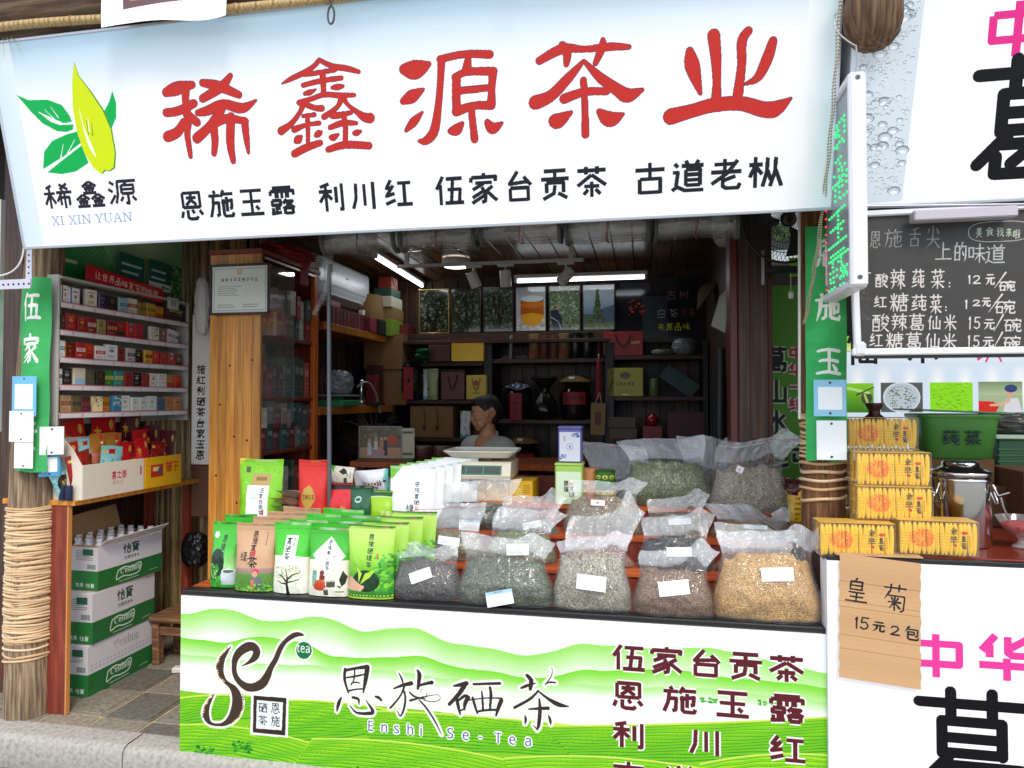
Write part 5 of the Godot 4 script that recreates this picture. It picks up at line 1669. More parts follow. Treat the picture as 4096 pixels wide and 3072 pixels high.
func leaf_texture(called: String,tones: Array,n: int,l0: float,l1: float,w: float,grain := false) -> StandardMaterial3D:
	var r := RandomNumberGenerator.new()
	r.seed = called.length() * 31 + n
	var c := Cv.new(512,512,Color.html(tones[0]).darkened(0.35))
	for k in n:
		var p := Vector2(r.randf() * 512,r.randf() * 512)
		var a := r.randf() * TAU
		var l := r.randf_range(l0,l1)
		var t := Color.html(tones[r.randi() % tones.size()]).lightened(r.randf_range(-0.06,0.1))
		for ox in ([0,-512,512] if p.x < l or p.x > 512 - l else [0]):
			for oy in ([0,-512,512] if p.y < l or p.y > 512 - l else [0]):
				var q := p + Vector2(ox,oy)
				if grain:
					c.disc(q.x,q.y,l * 0.5,l * 0.4,t,8)
				else:
					var d := Vector2(cos(a),sin(a)) * l / 2
					var b := d.orthogonal().normalized() * l * r.randf_range(-0.15,0.15)
					c.stroke(PackedVector3Array([Vector3(q.x - d.x,q.y - d.y,w * 0.6),Vector3(q.x + b.x,q.y + b.y,w),Vector3(q.x + d.x,q.y + d.y,w * 0.4)]),t,false)
	var m := mat(called,Color.WHITE,0.8)
	m.albedo_texture = c.tex()
	m.uv1_triplanar = true
	m.uv1_scale = Vector3(5,5,5)
	m.heightmap_enabled = true
	m.heightmap_texture = m.albedo_texture
	m.heightmap_scale = 0.5
	return m

func tea_tag(key: String,blue: bool,red: bool) -> void:
	var c := Cv.new(120,64,hex("f4f6f8"))
	if blue:
		c.rect(0,0,120,15,hex("a9cfe6"))
		c.smallprint(rng,36,4,50,1,9,hex("5a6a8a"))
	if red:
		for k in 5:
			c.rect(k,k,120 - 2 * k,64 - 2 * k,hex("d0303a") if k < 4 else hex("f4f0f0"))
		c.glyph("利",44,20,24,26,3,hex("3a3a3e"),1)
	c.smallprint(rng,14,26,90,3,10,hex("c3cad2"))
	printed("tag_" + key,c,0.5)

func design(called: String,base: String) -> Cv:
	return Cv.new(220,320,Color.html(base))

func pouch_prints() -> void:
	var r := RandomNumberGenerator.new()
	r.seed = 14
	var W := Color.WHITE
	# green with a cup
	var c := design("cup","3fb02a")
	c.vgrad(0,120,220,120,hex("3fb02a"),hex("b8dfa0"))
	c.vgrad(0,240,220,80,hex("5fb840"),hex("2f9a2a"))
	c.rect(0,8,220,4,hex("2a8a20"))
	c.disc(40,66,18,16,hex("e4f4e0"))
	c.text("恩施硒",96,66,34,34,40,5,hex("20301c"),1,true)
	c.disc(80,200,58,70,hex("16321c"))
	c.blot(r,10,210,80,80,80,4,12,[hex("2f8a2a"),hex("7fc060"),hex("1f6a2a")])
	c.rect(120,240,90,66,hex("c3ccd0"))
	c.disc(165,240,45,12,hex("e6ecec"))
	c.disc(165,241,36,8,hex("5a6a5a"))
	c.stroke(PackedVector3Array([Vector3(180,190,10),Vector3(150,225,5)]),hex("9ac46a"))
	printed("pouch_cup",c,0.28)
	# kraft
	c = design("kraft","c69a72")
	c.vgrad(0,0,220,210,hex("c49a74"),hex("c9a07c"))
	c.vgrad(0,210,220,26,hex("b08a78"),hex("8a7a70"))
	c.rect(0,236,220,84,hex("5a8a34"))
	c.rect(0,30,220,2,hex("a87c56"))
	c.text("恩施富硒",100,40,30,28,31,4.5,hex("4a2a1c"),1,true)
	c.rect(112,128,22,22,hex("c8303a"))
	c.glyph("绿",46,134,40,44,5,hex("3a2418"),1)
	c.glyph("茶",90,158,54,52,7,hex("3a2418"),1)
	c.rect(178,46,5,60,hex("8a6a48"))
	for k in 12:
		c.stroke(PackedVector3Array([Vector3(k * 22.0 - 20,320,3),Vector3(k * 14.0 + 40,244,2)]),hex("3f7020"))
	c.disc(140,226,20,14,hex("c83a56"))
	c.disc(136,238,15,15,hex("d8a080"))
	c.poly(PackedVector2Array([Vector2(118,250),Vector2(170,256),Vector2(184,310),Vector2(120,310)]),hex("6a6a78"))
	c.poly(PackedVector2Array([Vector2(112,268),Vector2(130,262),Vector2(136,312),Vector2(112,312)]),hex("c87a5a"))
	c.disc(122,312,20,8,hex("b84a2a"))
	c.blot(r,0,286,220,34,90,4,10,[hex("5fa83a"),hex("8aca4a"),hex("3f7a24")])
	printed("pouch_kraft",c,0.55)
	# green top,tree below
	c = design("tree","e9ead8")
	c.rect(0,0,220,140,hex("44bb2c"))
	c.poly(PackedVector2Array([Vector2(0,139),Vector2(220,139),Vector2(220,156),Vector2(110,148),Vector2(0,150)]),hex("44bb2c"))
	c.rect(0,30,220,3,hex("36a022"))
	c.rect(78,62,74,104,hex("f4f6f2"))
	c.text("富硒茶",84,72,34,30,33,4,hex("24302a"),1,true)
	c.text("恩施",126,72,16,16,20,2,hex("44504a"),1,true)
	c.blot(r,34,196,150,80,150,3,6,[hex("a8c488"),hex("cfe0b0"),hex("88a868"),hex("e6c8a0")])
	c.brush("112,318,20 108,276,14 112,250,10 / 108,270,10 80,244,7 56,236,4 / 110,258,9 140,236,6 172,226,4 / 108,276,8 74,272,5 50,262,3 / 112,250,8 104,222,5 96,206,3 / 114,268,7 150,262,5 178,254,3",hex("1c1a16"))
	printed("pouch_tree",c,0.45)
	# green top,diamond label
	c = design("diamond","e8e6d2")
	c.rect(0,0,220,150,hex("3fae2c"))
	c.rect(0,30,220,3,hex("2f9422"))
	c.poly(PackedVector2Array([Vector2(118,44),Vector2(206,130),Vector2(118,216),Vector2(30,130)]),hex("cfd6c8"))
	c.poly(PackedVector2Array([Vector2(118,50),Vector2(200,130),Vector2(118,210),Vector2(36,130)]),hex("f6f7f6"))
	c.text("恩施高山硒茶",108,62,20,20,23,2.6,hex("2a322e"),1,true)
	c.rect(146,128,6,12,hex("c8303a"))
	c.disc(50,214,13,16,hex("6f9a8a"))
	c.poly(PackedVector2Array([Vector2(36,226),Vector2(64,222),Vector2(62,270),Vector2(38,276)]),hex("7fa898"))
	c.disc(92,210,12,12,hex("7a2a34"))
	c.poly(PackedVector2Array([Vector2(80,220),Vector2(108,222),Vector2(106,244),Vector2(78,244)]),hex("7a2a34"))
	c.disc(82,256,30,14,hex("c85a2a"))
	c.disc(80,274,34,20,hex("b8401c"))
	for q in [[128,246],[148,244],[112,284]]:
		c.rect(q[0] - 12,q[1],24,30,hex("4a4a40"))
		c.disc(q[0],q[1],12,5,hex("c8c4b0"))
	c.poly(PackedVector2Array([Vector2(196,196),Vector2(214,226),Vector2(206,258),Vector2(190,272),Vector2(180,240)]),hex("1c2e1e"))
	c.poly(PackedVector2Array([Vector2(164,266),Vector2(188,270),Vector2(184,280)]),hex("1c2e1e"))
	c.rect(160,294,40,5,hex("6a6a5a"))
	printed("pouch_diamond",c,0.45)
	# yellow green with a hand and leaves
	c = design("hand","9fd03a")
	c.vgrad(0,0,220,150,hex("c9e478"),hex("8cc832"))
	c.vgrad(0,150,220,150,hex("8cc832"),hex("2f8a2a"))
	c.rect(0,0,220,8,hex("1f6a2a"))
	c.blot(r,140,120,80,160,120,4,12,[hex("4aa832"),hex("7fc83a"),hex("2f8a2a")])
	c.text("恩施硒绿茶",98,40,26,24,29,3.6,hex("2a3a1c"),1,true)
	c.rect(146,120,8,20,hex("d0402a"))
	c.disc(100,240,66,48,hex("14381c"))
	c.poly(PackedVector2Array([Vector2(66,250),Vector2(62,200),Vector2(50,178),Vector2(80,206)]),hex("b8dc4a"))
	c.poly(PackedVector2Array([Vector2(72,256),Vector2(96,206),Vector2(150,184),Vector2(120,222)]),hex("a8d440"))
	c.poly(PackedVector2Array([Vector2(0,214),Vector2(30,228),Vector2(84,262),Vector2(90,276),Vector2(60,286),Vector2(0,280)]),hex("d8a68c"))
	c.disc(84,266,9,7,hex("e2b49a"))
	c.disc(72,280,9,7,hex("e2b49a"))
	c.rect(0,296,220,16,hex("2f7a2a"))
	for k in 14:
		c.disc(8 + k * 16,304,5,3,hex("d8d060"))
	printed("pouch_hand",c,0.28)
	# lime,ornate,white label
	c = design("lime","7fc71c")
	for k in 26:
		var x := r.randf() * 220
		var y := r.randf() * 320
		var rr := r.randf_range(12,26)
		c.disc(x,y,rr,rr,hex("94d634"))
		c.disc(x,y,rr - 3,rr - 3,hex("7fc71c"))
	c.poly(PackedVector2Array([Vector2(0,0),Vector2(34,0),Vector2(0,26)]),hex("e8d040"))
	c.rect(34,34,22,26,hex("4a5a20"))
	c.rect(70,62,96,54,hex("b89a58"))
	c.rect(92,76,54,16,hex("8a6a30"))
	c.rect(52,112,112,166,hex("f0f2f0"))
	c.text("伍家台贡茶",120,122,20,20,24,2.6,hex("2c2c30"),1,true)
	c.rect(136,216,8,22,hex("c8303a"))
	c.smallprint(r,62,250,90,3,9,hex("8a9088"))
	c.rect(72,126,34,46,hex("d8dcd8"))
	printed("pouch_lime",c,0.28)
	# plain red,gold seal
	c = design("red","d42a22")
	c.rect(0,26,220,3,hex("b01e18"))
	c.poly(PackedVector2Array([Vector2(90,116),Vector2(116,130),Vector2(140,160),Vector2(140,186),Vector2(116,214),Vector2(90,228),Vector2(62,214),Vector2(38,186),Vector2(38,160),Vector2(62,130)]),hex("c09a3c"))
	c.text("古树红茶",44,158,22,26,24,3,hex("6a3a14"))
	printed("pouch_red",c,0.5)
	c = design("scarlet","d8202a")
	c.rect(0,0,220,46,hex("17171a"))
	c.disc(160,110,30,34,hex("a81620"))
	c.disc(160,110,27,31,hex("d8202a"))
	c.text("利川红",128,160,46,48,52,7,hex("d8b048"),1,true)
	printed("pouch_scarlet",c,0.4)
	c = design("forest","1d5a38")
	c.rect(0,0,220,30,hex("123a26"))
	c.disc(84,100,34,24,hex("b8d0c4"))
	c.disc(84,100,24,12,hex("1d5a38"))
	c.disc(92,248,58,58,hex("c39a6a"))
	c.smallprint(r,56,232,72,4,12,hex("7a5a34"))
	printed("pouch_forest",c,0.4)
	c = design("spring","9ccc1e")
	c.rect(0,0,220,56,hex("1f5a34"))
	for k in 12:
		c.disc(10 + k * 19,52,10,8,hex("d8ead0"))
		c.disc(10 + k * 19,56,10,6,hex("9ccc1e"))
	c.text("玉露",108,160,44,50,60,5,hex("eef6d0"),1,true)
	c.text("恩施",166,160,44,50,60,5,hex("eef6d0"),1,true)
	c.disc(92,250,16,12,hex("3a8a2a"))
	printed("pouch_spring",c,0.4)
	c = design("white","f2f3f4")
	c.poly(PackedVector2Array([Vector2(0,0),Vector2(60,0),Vector2(14,60),Vector2(0,64)]),hex("6fbf3a"))
	c.text("恩施富硒",122,76,26,24,30,2.8,hex("3a3e42"),1,true)
	c.rect(128,196,18,22,hex("c8202a"))
	c.glyph("绿",84,190,36,40,4,hex("2a2c2e"),1)
	c.glyph("茶",112,222,48,46,6,hex("2a2c2e"),1)
	c.disc(84,252,9,8,hex("6ab06a"))
	for x in 220:
		c.rect(x,284 - 8 * sin(x * 0.05) - 4 * sin(x * 0.13),1,40,hex("8fd0cc"))
		c.rect(x,300 - 5 * sin(x * 0.07 + 2),1,24,hex("5fb8b4"))
	c.disc(150,290,8,12,hex("7a2a34"))
	printed("pouch_white",c,0.35)

func stand_pouch(label: String,print_: String,u0: float,u1: float,y: float,z: float,h: float,turn := 0.0,lean := -0.05,group := "",sd := 1,d := 0.07) -> Node3D:
	var w := absf(u1 - u0)
	var t := thing("tea_pouch",label,"tea pouch",Vector3((u0 + u1) / 2,y,z),turn,group)
	put(pouch(w,h,d,sd,0.14),M["pouch_" + print_],"bag",t,Transform3D(Basis.from_euler(Vector3(lean,0,0)),Vector3.ZERO))
	var s := st()   # heat seal crimps across the top
	for k in 3:
		tube(s,[Vector3(-w * 0.49,h * (0.985 - 0.012 * k),0.0012),Vector3(w * 0.49,h * (0.985 - 0.012 * k),0.0012)],0.0009,-1,4)
	put(s,M["pouch_" + print_],"seal",t,Transform3D(Basis.from_euler(Vector3(lean,0,0)),Vector3.ZERO))
	return t

func counter_goods() -> void:
	for k in [["white",false,false],["blue",true,false],["red",false,true]]:
		tea_tag(k[0],k[1],k[2])
	var olive := leaf_texture("tea_olive",["5a5632","7a7244","9a9058","3e3c22","b0a670"],2600,16,40,5)
	var green := leaf_texture("tea_green",["444c3a","5c664e","7a846a","2e3628","9aa288"],2600,16,36,5)
	var dark := leaf_texture("tea_dark",["3f3a36","57504b","272423","7a716a","9a9088"],2600,14,34,4.4)
	var silver := leaf_texture("tea_silver",["9a927e","b8b09a","d2cab4","6c6454","e6e0ce"],2600,14,32,5)
	var moss := leaf_texture("tea_moss",["566238","72804e","929c68","3c4628","aab284"],2400,20,46,5)
	var brown := leaf_texture("tea_brown",["7a563c","96704e","b08a64","56402e","c8a07c"],3000,9,20,5)
	var grain := leaf_texture("grain_gold",["bd8a48","d09c56","e2b46c","94672e","f0cc8c"],2200,14,22,4,true)
	grain.uv1_scale = Vector3(9,9,9)
	var tan := leaf_texture("tea_tan",["9a6f38","b08244","c2964f","7e5a2e"],3000,9,18,4)
	pouch_prints()
	var Y := 0.846
	# front row of bags
	tea_bag("dark leaf tea bag with a tilted white label, at the left of the front row",-1.055,-0.746,Y,-0.10,0.155,0.2,0.13,dark,1,-0.05,-0.02,-0.03,[0.0,0.085,0.095,0.045,0.36,"white"])
	tea_bag("wide green leaf tea bag with a blue headed label at its foot, front row",-0.762,-0.362,Y,-0.09,0.18,0.23,0.15,green,2,0.0,-0.04,0.03,[0.0,0.012,0.11,0.058,0.22,"blue"])
	tea_bag("silvery grey leaf tea bag packed square to the top, front row",-0.36,-0.051,Y,-0.08,0.215,0.25,0.13,silver,3,0.01,-0.02,0.02,[0.0,0.09,0.115,0.058,-0.08,"white"])
	tea_bag("brown leaf tea bag with a slightly tilted white label, front row",-0.043,0.262,Y,-0.075,0.17,0.215,0.14,brown,4,0.03,-0.03,0.05,[0.005,0.088,0.115,0.055,0.15,"white"])
	tea_bag("large bag of golden grain at the right end of the front row",0.262,0.654,Y,-0.085,0.24,0.285,0.17,grain,5,0.02,-0.03,0.04,[0.03,0.158,0.115,0.05,0.06,"white"])
	# second row
	Y = 0.954
	tea_bag("olive leaf tea bag with a tall empty top, behind the dark and green front bags",-1.053,-0.703,Y,-0.33,0.13,0.215,0.12,olive,6,0.0,-0.05,0.0,[0.02,0.075,0.1,0.038,-0.1,"white"])
	tea_bag("dark green tea bag with folded film, between the olive and the pinkish bags",-0.699,-0.385,Y,-0.34,0.13,0.2,0.12,moss,7,0.05,-0.05,0.02,[0.0,0.045,0.1,0.05,0.06,"white"])
	tea_bag("nearly empty bag rising to a tall peak behind the silvery front bag",-0.368,-0.046,Y,-0.33,0.06,0.2,0.08,tinted(silver,"tea_rose",Color(0.95,0.8,0.75)),8,0.05,-0.06,0.09)
	tea_bag("black leaf tea bag with a white label, second row behind the brown bag",-0.026,0.286,Y,-0.33,0.135,0.2,0.12,tinted(dark,"tea_black",Color(0.6,0.62,0.66)),9,0.02,-0.05,0.03,[0.015,0.07,0.105,0.038,0.04,"white"])
	tea_bag("half empty rosy bag behind the golden grain bag",0.295,0.622,Y,-0.33,0.07,0.17,0.1,tinted(brown,"tea_red",Color(1.0,0.75,0.66)),10,0.0,-0.05,-0.02)
	# third row
	Y = 1.059
	tea_bag("dark tea bag with a blue headed label, third row beside the white pouches",-0.999,-0.598,Y,-0.54,0.12,0.2,0.13,tinted(dark,"tea_deep",Color(0.9,1.0,0.9)),11,0.02,-0.04,0.0,[-0.015,0.0,0.1,0.05,-0.02,"blue"])
	tea_bag("small dark green tea bag slumped between two larger ones, third row",-0.684,-0.389,Y - 0.03,-0.5,0.085,0.17,0.11,green,12,0.03,-0.05,0.05,[0.03,0.055,0.09,0.032,0.2,"white"])
	tea_bag("speckled grey tea bag with a small red framed label",-0.371,-0.007,Y,-0.54,0.165,0.21,0.14,tinted(silver,"tea_grey",Color(0.86,0.82,0.76)),13,0.03,-0.02,0.02,[-0.02,0.13,0.07,0.03,-0.03,"red"])
	tea_bag("small grey brown tea bag with a blue label before the large moss green bag",-0.002,0.278,Y,-0.53,0.1,0.155,0.11,tinted(olive,"tea_umber",Color(0.85,0.76,0.7)),14,0.02,-0.03,0.03,[0.02,0.06,0.1,0.032,0.08,"blue"])
	tea_bag("tan tea bag lying low under creased film, right end of the third row",0.296,0.666,Y,-0.54,0.075,0.13,0.13,tan,15,-0.04,-0.04,-0.05,[0.0,0.05,0.1,0.02,-0.04,"blue"])
	# back row
	Y = 1.164
	tea_bag("large moss green tea bag with loose film, in the back row",-0.104,0.32,Y,-0.75,0.21,0.29,0.17,moss,16,-0.03,-0.05,-0.02)
	tea_bag("large pale grey tea bag with a tiny red tag and tall top, back row",0.305,0.668,Y - 0.05,-0.72,0.25,0.34,0.16,tinted(silver,"tea_ash",Color(0.96,0.92,0.86)),17,0.06,0.03,0.05,[-0.05,0.22,0.035,0.035,-0.4,"red"])
	tea_bag("nearly empty bag with a red zip line beside the round tins",-0.291,0.05,1.2,-0.9,0.06,0.22,0.1,tinted(moss,"tea_far",Color(0.8,0.8,0.8)),18,-0.05,-0.03,0.0)
	tea_bag("slack bag of grey tea at the very back between moss green and pale grey bags",0.185,0.479,1.16,-0.92,0.15,0.3,0.12,tinted(silver,"tea_mid",Color(0.8,0.78,0.74)),21,-0.02,-0.03,-0.02)
	# front pouches
	Y = 0.846
	stand_pouch("green tea pouch showing a white cup, first at the left end of the counter","cup",-1.914,-1.773,Y,-0.09,0.285,0.0,-0.08,"",3,0.08)
	stand_pouch("brown kraft tea pouch with a woman in a pink headscarf, second from the left","kraft",-1.771,-1.586,Y,-0.06,0.29,0.04,-0.05,"",4,0.08)
	stand_pouch("green and white tea pouch printed with a black tree","tree",-1.588,-1.418,Y,-0.06,0.3,0.02,-0.05,"",5,0.08)
	stand_pouch("green and white tea pouch with a white diamond label","diamond",-1.419,-1.226,Y,-0.05,0.285,0.0,-0.05,"",6,0.08)
	stand_pouch("yellow green tea pouch with a hand holding leaves, front of its row","hand",-1.234,-1.029,Y,-0.045,0.3,0.05,-0.05,"",7,0.08)
	for k in 3:
		stand_pouch("yellow green pouch %s behind the pouch with the hand" % ["directly","second","third"][k],"hand",-1.205 + 0.036 * k,-0.992 + 0.04 * k,Y,-0.115 - 0.065 * k,0.305 + 0.012 * k,0.07 * sin(k * 2.1 + 1),-0.04 - 0.03 * k,"yellow green pouches in a row",20 + k,0.05)
	for k in 3:
		stand_pouch("green topped pouch, %s behind the one with the tree" % ["first","second","third"][k],"tree",-1.557 + 0.05 * k,-1.371 + 0.06 * k,Y,-0.13 - 0.055 * k,0.3 + 0.016 * k,0.09 * sin(k * 2.7),-0.03 - 0.04 * sin(k * 1.3),"green topped pouches in a row",30 + k,0.05)
	for k in 2:
		stand_pouch("green topped pouch, %s behind the one with the diamond label" % ["first","second"][k],"diamond",-1.366 + 0.03 * k,-1.172 + 0.03 * k,Y,-0.12 - 0.055 * k,0.3 + 0.018 * k,0.1 * sin(k * 1.7 + 2),-0.09 + 0.05 * k,"green topped pouches in a row",40 + k,0.05)
	for k in 3:
		stand_pouch("brown kraft pouch, %s behind the front kraft pouch" % ["first","second","third"][k],"kraft",-1.737 + 0.04 * k,-1.547 + 0.045 * k,Y,-0.13 - 0.06 * k,0.305 + 0.014 * k,0.1 * sin(k * 2.0 + 0.6),-0.07 + 0.03 * k,"kraft pouches in a row",50 + k,0.05)
	stand_pouch("second green pouch standing behind the one with the cup","cup",-1.898,-1.744,Y,-0.17,0.305,0.1,-0.04,"",60,0.05)
	# back pouches
	Y = 1.059
	stand_pouch("tall lime green pouch with rings and a white label, at the back left","lime",-2.038,-1.798,1.0,-0.5,0.375,0.03,-0.04,"",8,0.08)
	stand_pouch("tall plain red pouch with a gold seal, back row","red",-1.722,-1.554,Y - 0.03,-0.52,0.345,0.02,-0.04,"",9,0.07)
	stand_pouch("small scarlet pouch with a black top and gold characters","scarlet",-1.551,-1.411,Y - 0.02,-0.5,0.225,-0.03,-0.04,"",10,0.06)
	stand_pouch("dark green pouch with a round kraft seal","forest",-1.426,-1.305,Y - 0.02,-0.49,0.215,0.02,-0.04,"",11,0.06)
	stand_pouch("small lime pouch with a scalloped dark green top","spring",-1.315,-1.198,Y - 0.02,-0.48,0.195,0.04,-0.04,"",12,0.06)
	for k in 6:
		stand_pouch(["front white pouch with green corner and black brush characters","second white pouch of the fan, behind the front one","third white pouch of the fan","fourth white pouch of the fan","fifth white pouch of the fan","last white pouch of the fan, beside the scale"][k],"white",-1.22 + 0.033 * k + 0.004 * sin(k * 2.3),-0.991 + 0.034 * k,Y - 0.015,-0.49 - 0.034 * k,0.31 + 0.006 * k,0.05 + 0.02 * k,-0.06,"white pouches in a fan",70 + k,0.035)
	for k in 2:
		var o := single("lying_pouch",["silver and green pouch lying flat behind the scarlet pouch","silver and green pouch lying flat behind the lime pouch"][k],"tea pouch",pouch(0.17,0.2,0.09,80 + k,0.1),M.pouch_white if k else M.pouch_diamond,Vector3(-1.481,1.236,-0.68) + Vector3(0.2 * k,0.01,0))
		o.rotation = Vector3(0.3,0.0,PI / 2 - 0.1 + 0.2 * k)
	for k in 5:
		var o := single("folded_pouch","%s of five folded foil and kraft pouches stacked between the lime and red pouches" % ["lowest","second","middle","fourth","topmost"][k],"tea pouch",pouch(0.105,0.2,0.04,90 + k,0.08),M.pouch_kraft if k % 2 else tinted(col("b9b9b4",0.25,0.5),"foil",Color("b9b9b4")),Vector3(-1.759 + 0.006 * sin(k * 2.0),1.02 + 0.038 * k,-0.62),0.1 * sin(k * 1.7))
		o.rotation.x = PI / 2 - 0.28
	scale_and_tins()

func scale_and_tins() -> void:
	# yellow boxes under the scale
	var c := Cv.new(160,120,hex("e0b020"))
	c.rect(0,90,160,30,hex("d09a18"))
	c.disc(60,60,30,26,hex("e6c860"))
	c.smallprint(rng,100,20,50,6,14,hex("8a5a10"))
	var m := printed("yellow_carton_print",c,0.4)
	for k in 4:
		var s := st()
		box(s,Vector3(0.12,0.105,0.2),Transform3D(),0.003)
		single("yellow_carton","%s of the yellow cartons carrying the weighing scale" % ["leftmost","second from left","third from left","rightmost"][k],"carton",s,m,Vector3(-0.933 + 0.122 * k - 0.04,1.164,-0.80))
	var px: float = -0.823
	var t := thing("weighing_scale","cream electronic weighing scale with a flat tray","scale",Vector3(px,1.27,-0.80),0.06)
	var cream := col("ddd3bd",0.4)
	var s := st()   # body: wedge with a sloping front panel
	var prof := PackedVector2Array([Vector2(0.17,0.012),Vector2(0.176,0.03),Vector2(0.15,0.088),Vector2(0.14,0.095),Vector2(-0.13,0.095),Vector2(-0.15,0.085),Vector2(-0.15,0.012)])
	plate(s,prof,0.33,Transform3D(Basis(Vector3(0,0,-1),Vector3(0,1,0),Vector3(1,0,0)),Vector3(0.165,0,0)) * Transform3D(Basis().scaled(Vector3(-1,1,1)),Vector3.ZERO) if false else Transform3D(Basis(Vector3(0,0,1),Vector3(0,1,0),Vector3(-1,0,0)),Vector3(-0.165,0,0)))
	put(s,cream,"body",t)
	var slope := atan2(0.026,0.058)
	put(boxm(Vector3(0.27,0.05,0.003),0.001,Transform3D(Basis.from_euler(Vector3(-slope,0,0)),Vector3(-0.015,0.034,0.175))),col("3f7a5c",0.4),"green_surround",t)
	for k in 3:
		put(boxm(Vector3(0.078,0.036,0.002),0.0005,Transform3D(Basis.from_euler(Vector3(-slope,0,0)),Vector3(-0.102 + 0.087 * k,0.0405,0.174))),col("3c4640",0.15),"display",t)
	for q in [[-1,1],[1,1],[-1,-1],[1,-1]]:
		put(boxm(Vector3(0.03,0.014,0.03),0.003,pose(q[0] * 0.13,0,q[1] * 0.11)),col("2a2a2a",0.6),"foot",t)
	put(boxm(Vector3(0.1,0.02,0.1),0.004,pose(0,0.094,0)),col("8a867c",0.5),"spider",t)
	s = st()   # tray with raised rim
	var rows := []
	for q in [[0.18,0.147,0.150],[0.186,0.152,0.150],[0.19,0.156,0.148],[0.188,0.154,0.144],[0.158,0.124,0.12],[0.15,0.118,0.113],[0.0,0.0,0.113]]:
		var line := PackedVector3Array()
		for i in 41:
			var a := TAU * i / 40.0 - PI
			var e := Vector2(signf(sin(a)) * pow(absf(sin(a)),0.25),signf(cos(a)) * pow(absf(cos(a)),0.25))
			line.append(Vector3(e.x * q[0],q[2],e.y * q[1]))
		rows.append(line)
	sheet(s,rows,Rect2(0,0,1,1),false,true)
	rows = []
	for q in [[0.186,0.152,0.150],[0.18,0.147,0.150],[0.156,0.122,0.122],[0.0,0.0,0.119]]:
		var line := PackedVector3Array()
		for i in 41:
			var a := TAU * i / 40.0 - PI
			var e := Vector2(signf(sin(a)) * pow(absf(sin(a)),0.25),signf(cos(a)) * pow(absf(cos(a)),0.25))
			line.append(Vector3(e.x * q[0],q[2] + 0.0006,e.y * q[1]))
		rows.append(line)
	sheet(s,rows,Rect2(0,0,1,1),true,true)
	put(s,col("e2dccd",0.35),"tray",t)
	# tins
	c = Cv.new(128,200,hex("dfe0ea"))
	c.rect(0,0,128,12,hex("6a6aa8"))
	for q in [[100,30],[22,168]]:
		c.blot(rng,q[0] - 20,q[1] - 14,40,30,30,3,8,[hex("3a4f8a"),hex("6a86b8"),hex("22346a"),hex("b8c4dc")])
	c.disc(64,106,20,24,hex("8a98c0"))
	c.disc(64,106,17,21,hex("e4e6ee"))
	c.glyph("玉",55,95,18,22,3,hex("2a3a6a"),1)
	c.text("恩施",24,40,14,14,17,2,hex("b8805a"),1,true)
	tin("tall white tin with blue flowers, standing on the pale green tin",-0.355,1.305 + 0.065,-0.7,0.115,0.178,printed("blue_tin_print",c,0.3),"6a6aa8")
	c = Cv.new(128,200,hex("dceccb"))
	c.rect(0,0,128,26,hex("a8d060"))
	c.text("恩施",38,76,26,28,32,4,hex("2c302c"),1,true)
	c.text("富硒",66,104,26,28,32,4,hex("2c302c"),1,true)
	c.rect(66,84,20,14,hex("c8402a"))
	tin("pale green and white tin under the blue flowered tin",-0.36,1.164,-0.7,0.135,0.205,printed("green_tin_print",c,0.35),"b0d468")
	s = st()
	lathe(s,[Vector2(0,0.175),Vector2(0.042,0.174),Vector2(0.047,0.168),Vector2(0.048,0.13),Vector2(0.0465,0.128),Vector2(0.048,0.126),Vector2(0.048,0.088),Vector2(0.0465,0.086),Vector2(0.048,0.084),Vector2(0.048,0.044),Vector2(0.0465,0.042),Vector2(0.048,0.04),Vector2(0.048,0.004),Vector2(0,0)],Transform3D(),28)
	single("round_tin","ribbed round orange wooden tin right of the pale green tin","tin",s,col("c98552",0.5),Vector3(-0.259,1.164,-0.74))
	c = Cv.new(256,160,hex("2f6a1c"))
	c.rect(0,0,256,6,hex("1f4a12"))
	for k in 9:
		c.disc(14 + k * 29,28,11,9,hex("d8c850"))
		c.disc(14 + k * 29,30,6,5,hex("2f6a1c"))
	c.rect(0,88,256,22,hex("e0c070"))
	c.rect(0,116,256,44,hex("dca858"))
	for k in 8:
		c.glyph("红玉来古"[k % 4],6 + k * 32,91,18,16,2.4,hex("6a4a1c"))
		c.glyph("利川红茶"[k % 4],6 + k * 32,124,20,24,3,hex("8a5a24"))
	var tt := thing("green_jar","small dark green jar with a gold border and yellow label","jar",Vector3(-0.186,1.164,-0.69))
	s = st()
	lathe(s,[Vector2(0.05,0.17),Vector2(0.05,0.0)],Transform3D(),30)
	put(s,printed("jar_print",c,0.3),"jar",tt)
	s = st()
	lathe(s,[Vector2(0,0.174),Vector2(0.046,0.174),Vector2(0.05,0.17)],Transform3D(),30)
	put(s,col("2a5a1a",0.3),"lid",tt)
	# packets at the far right behind the grey bag
	var o := single("yellow_packet","yellow foil packet wedged between the grey bag and the log post","packet",pouch(0.1,0.2,0.06,101,0.1),M.yellow_carton_print,Vector3(0.683,1.057,-0.72),-0.3)
	o = single("dark_red_packet","dark red foil packet lying over the yellow packet by the log post","packet",crumpled(0.16,0.09,0.12,44,0.3),col("4a1420",0.25),Vector3(0.705,1.204,-0.78))

func tin(label: String,x: float,y: float,z: float,w: float,h: float,m: Material,lid: String) -> void:
	var t := thing("tea_tin",label,"tin",Vector3(x,y,z))
	put(boxm(Vector3(w,h - 0.012,w * 0.8),0.007),m,"body",t)
	put(boxm(Vector3(w + 0.004,0.014,w * 0.8 + 0.004),0.006,pose(0,h - 0.014,0)),col(lid,0.35),"lid",t)

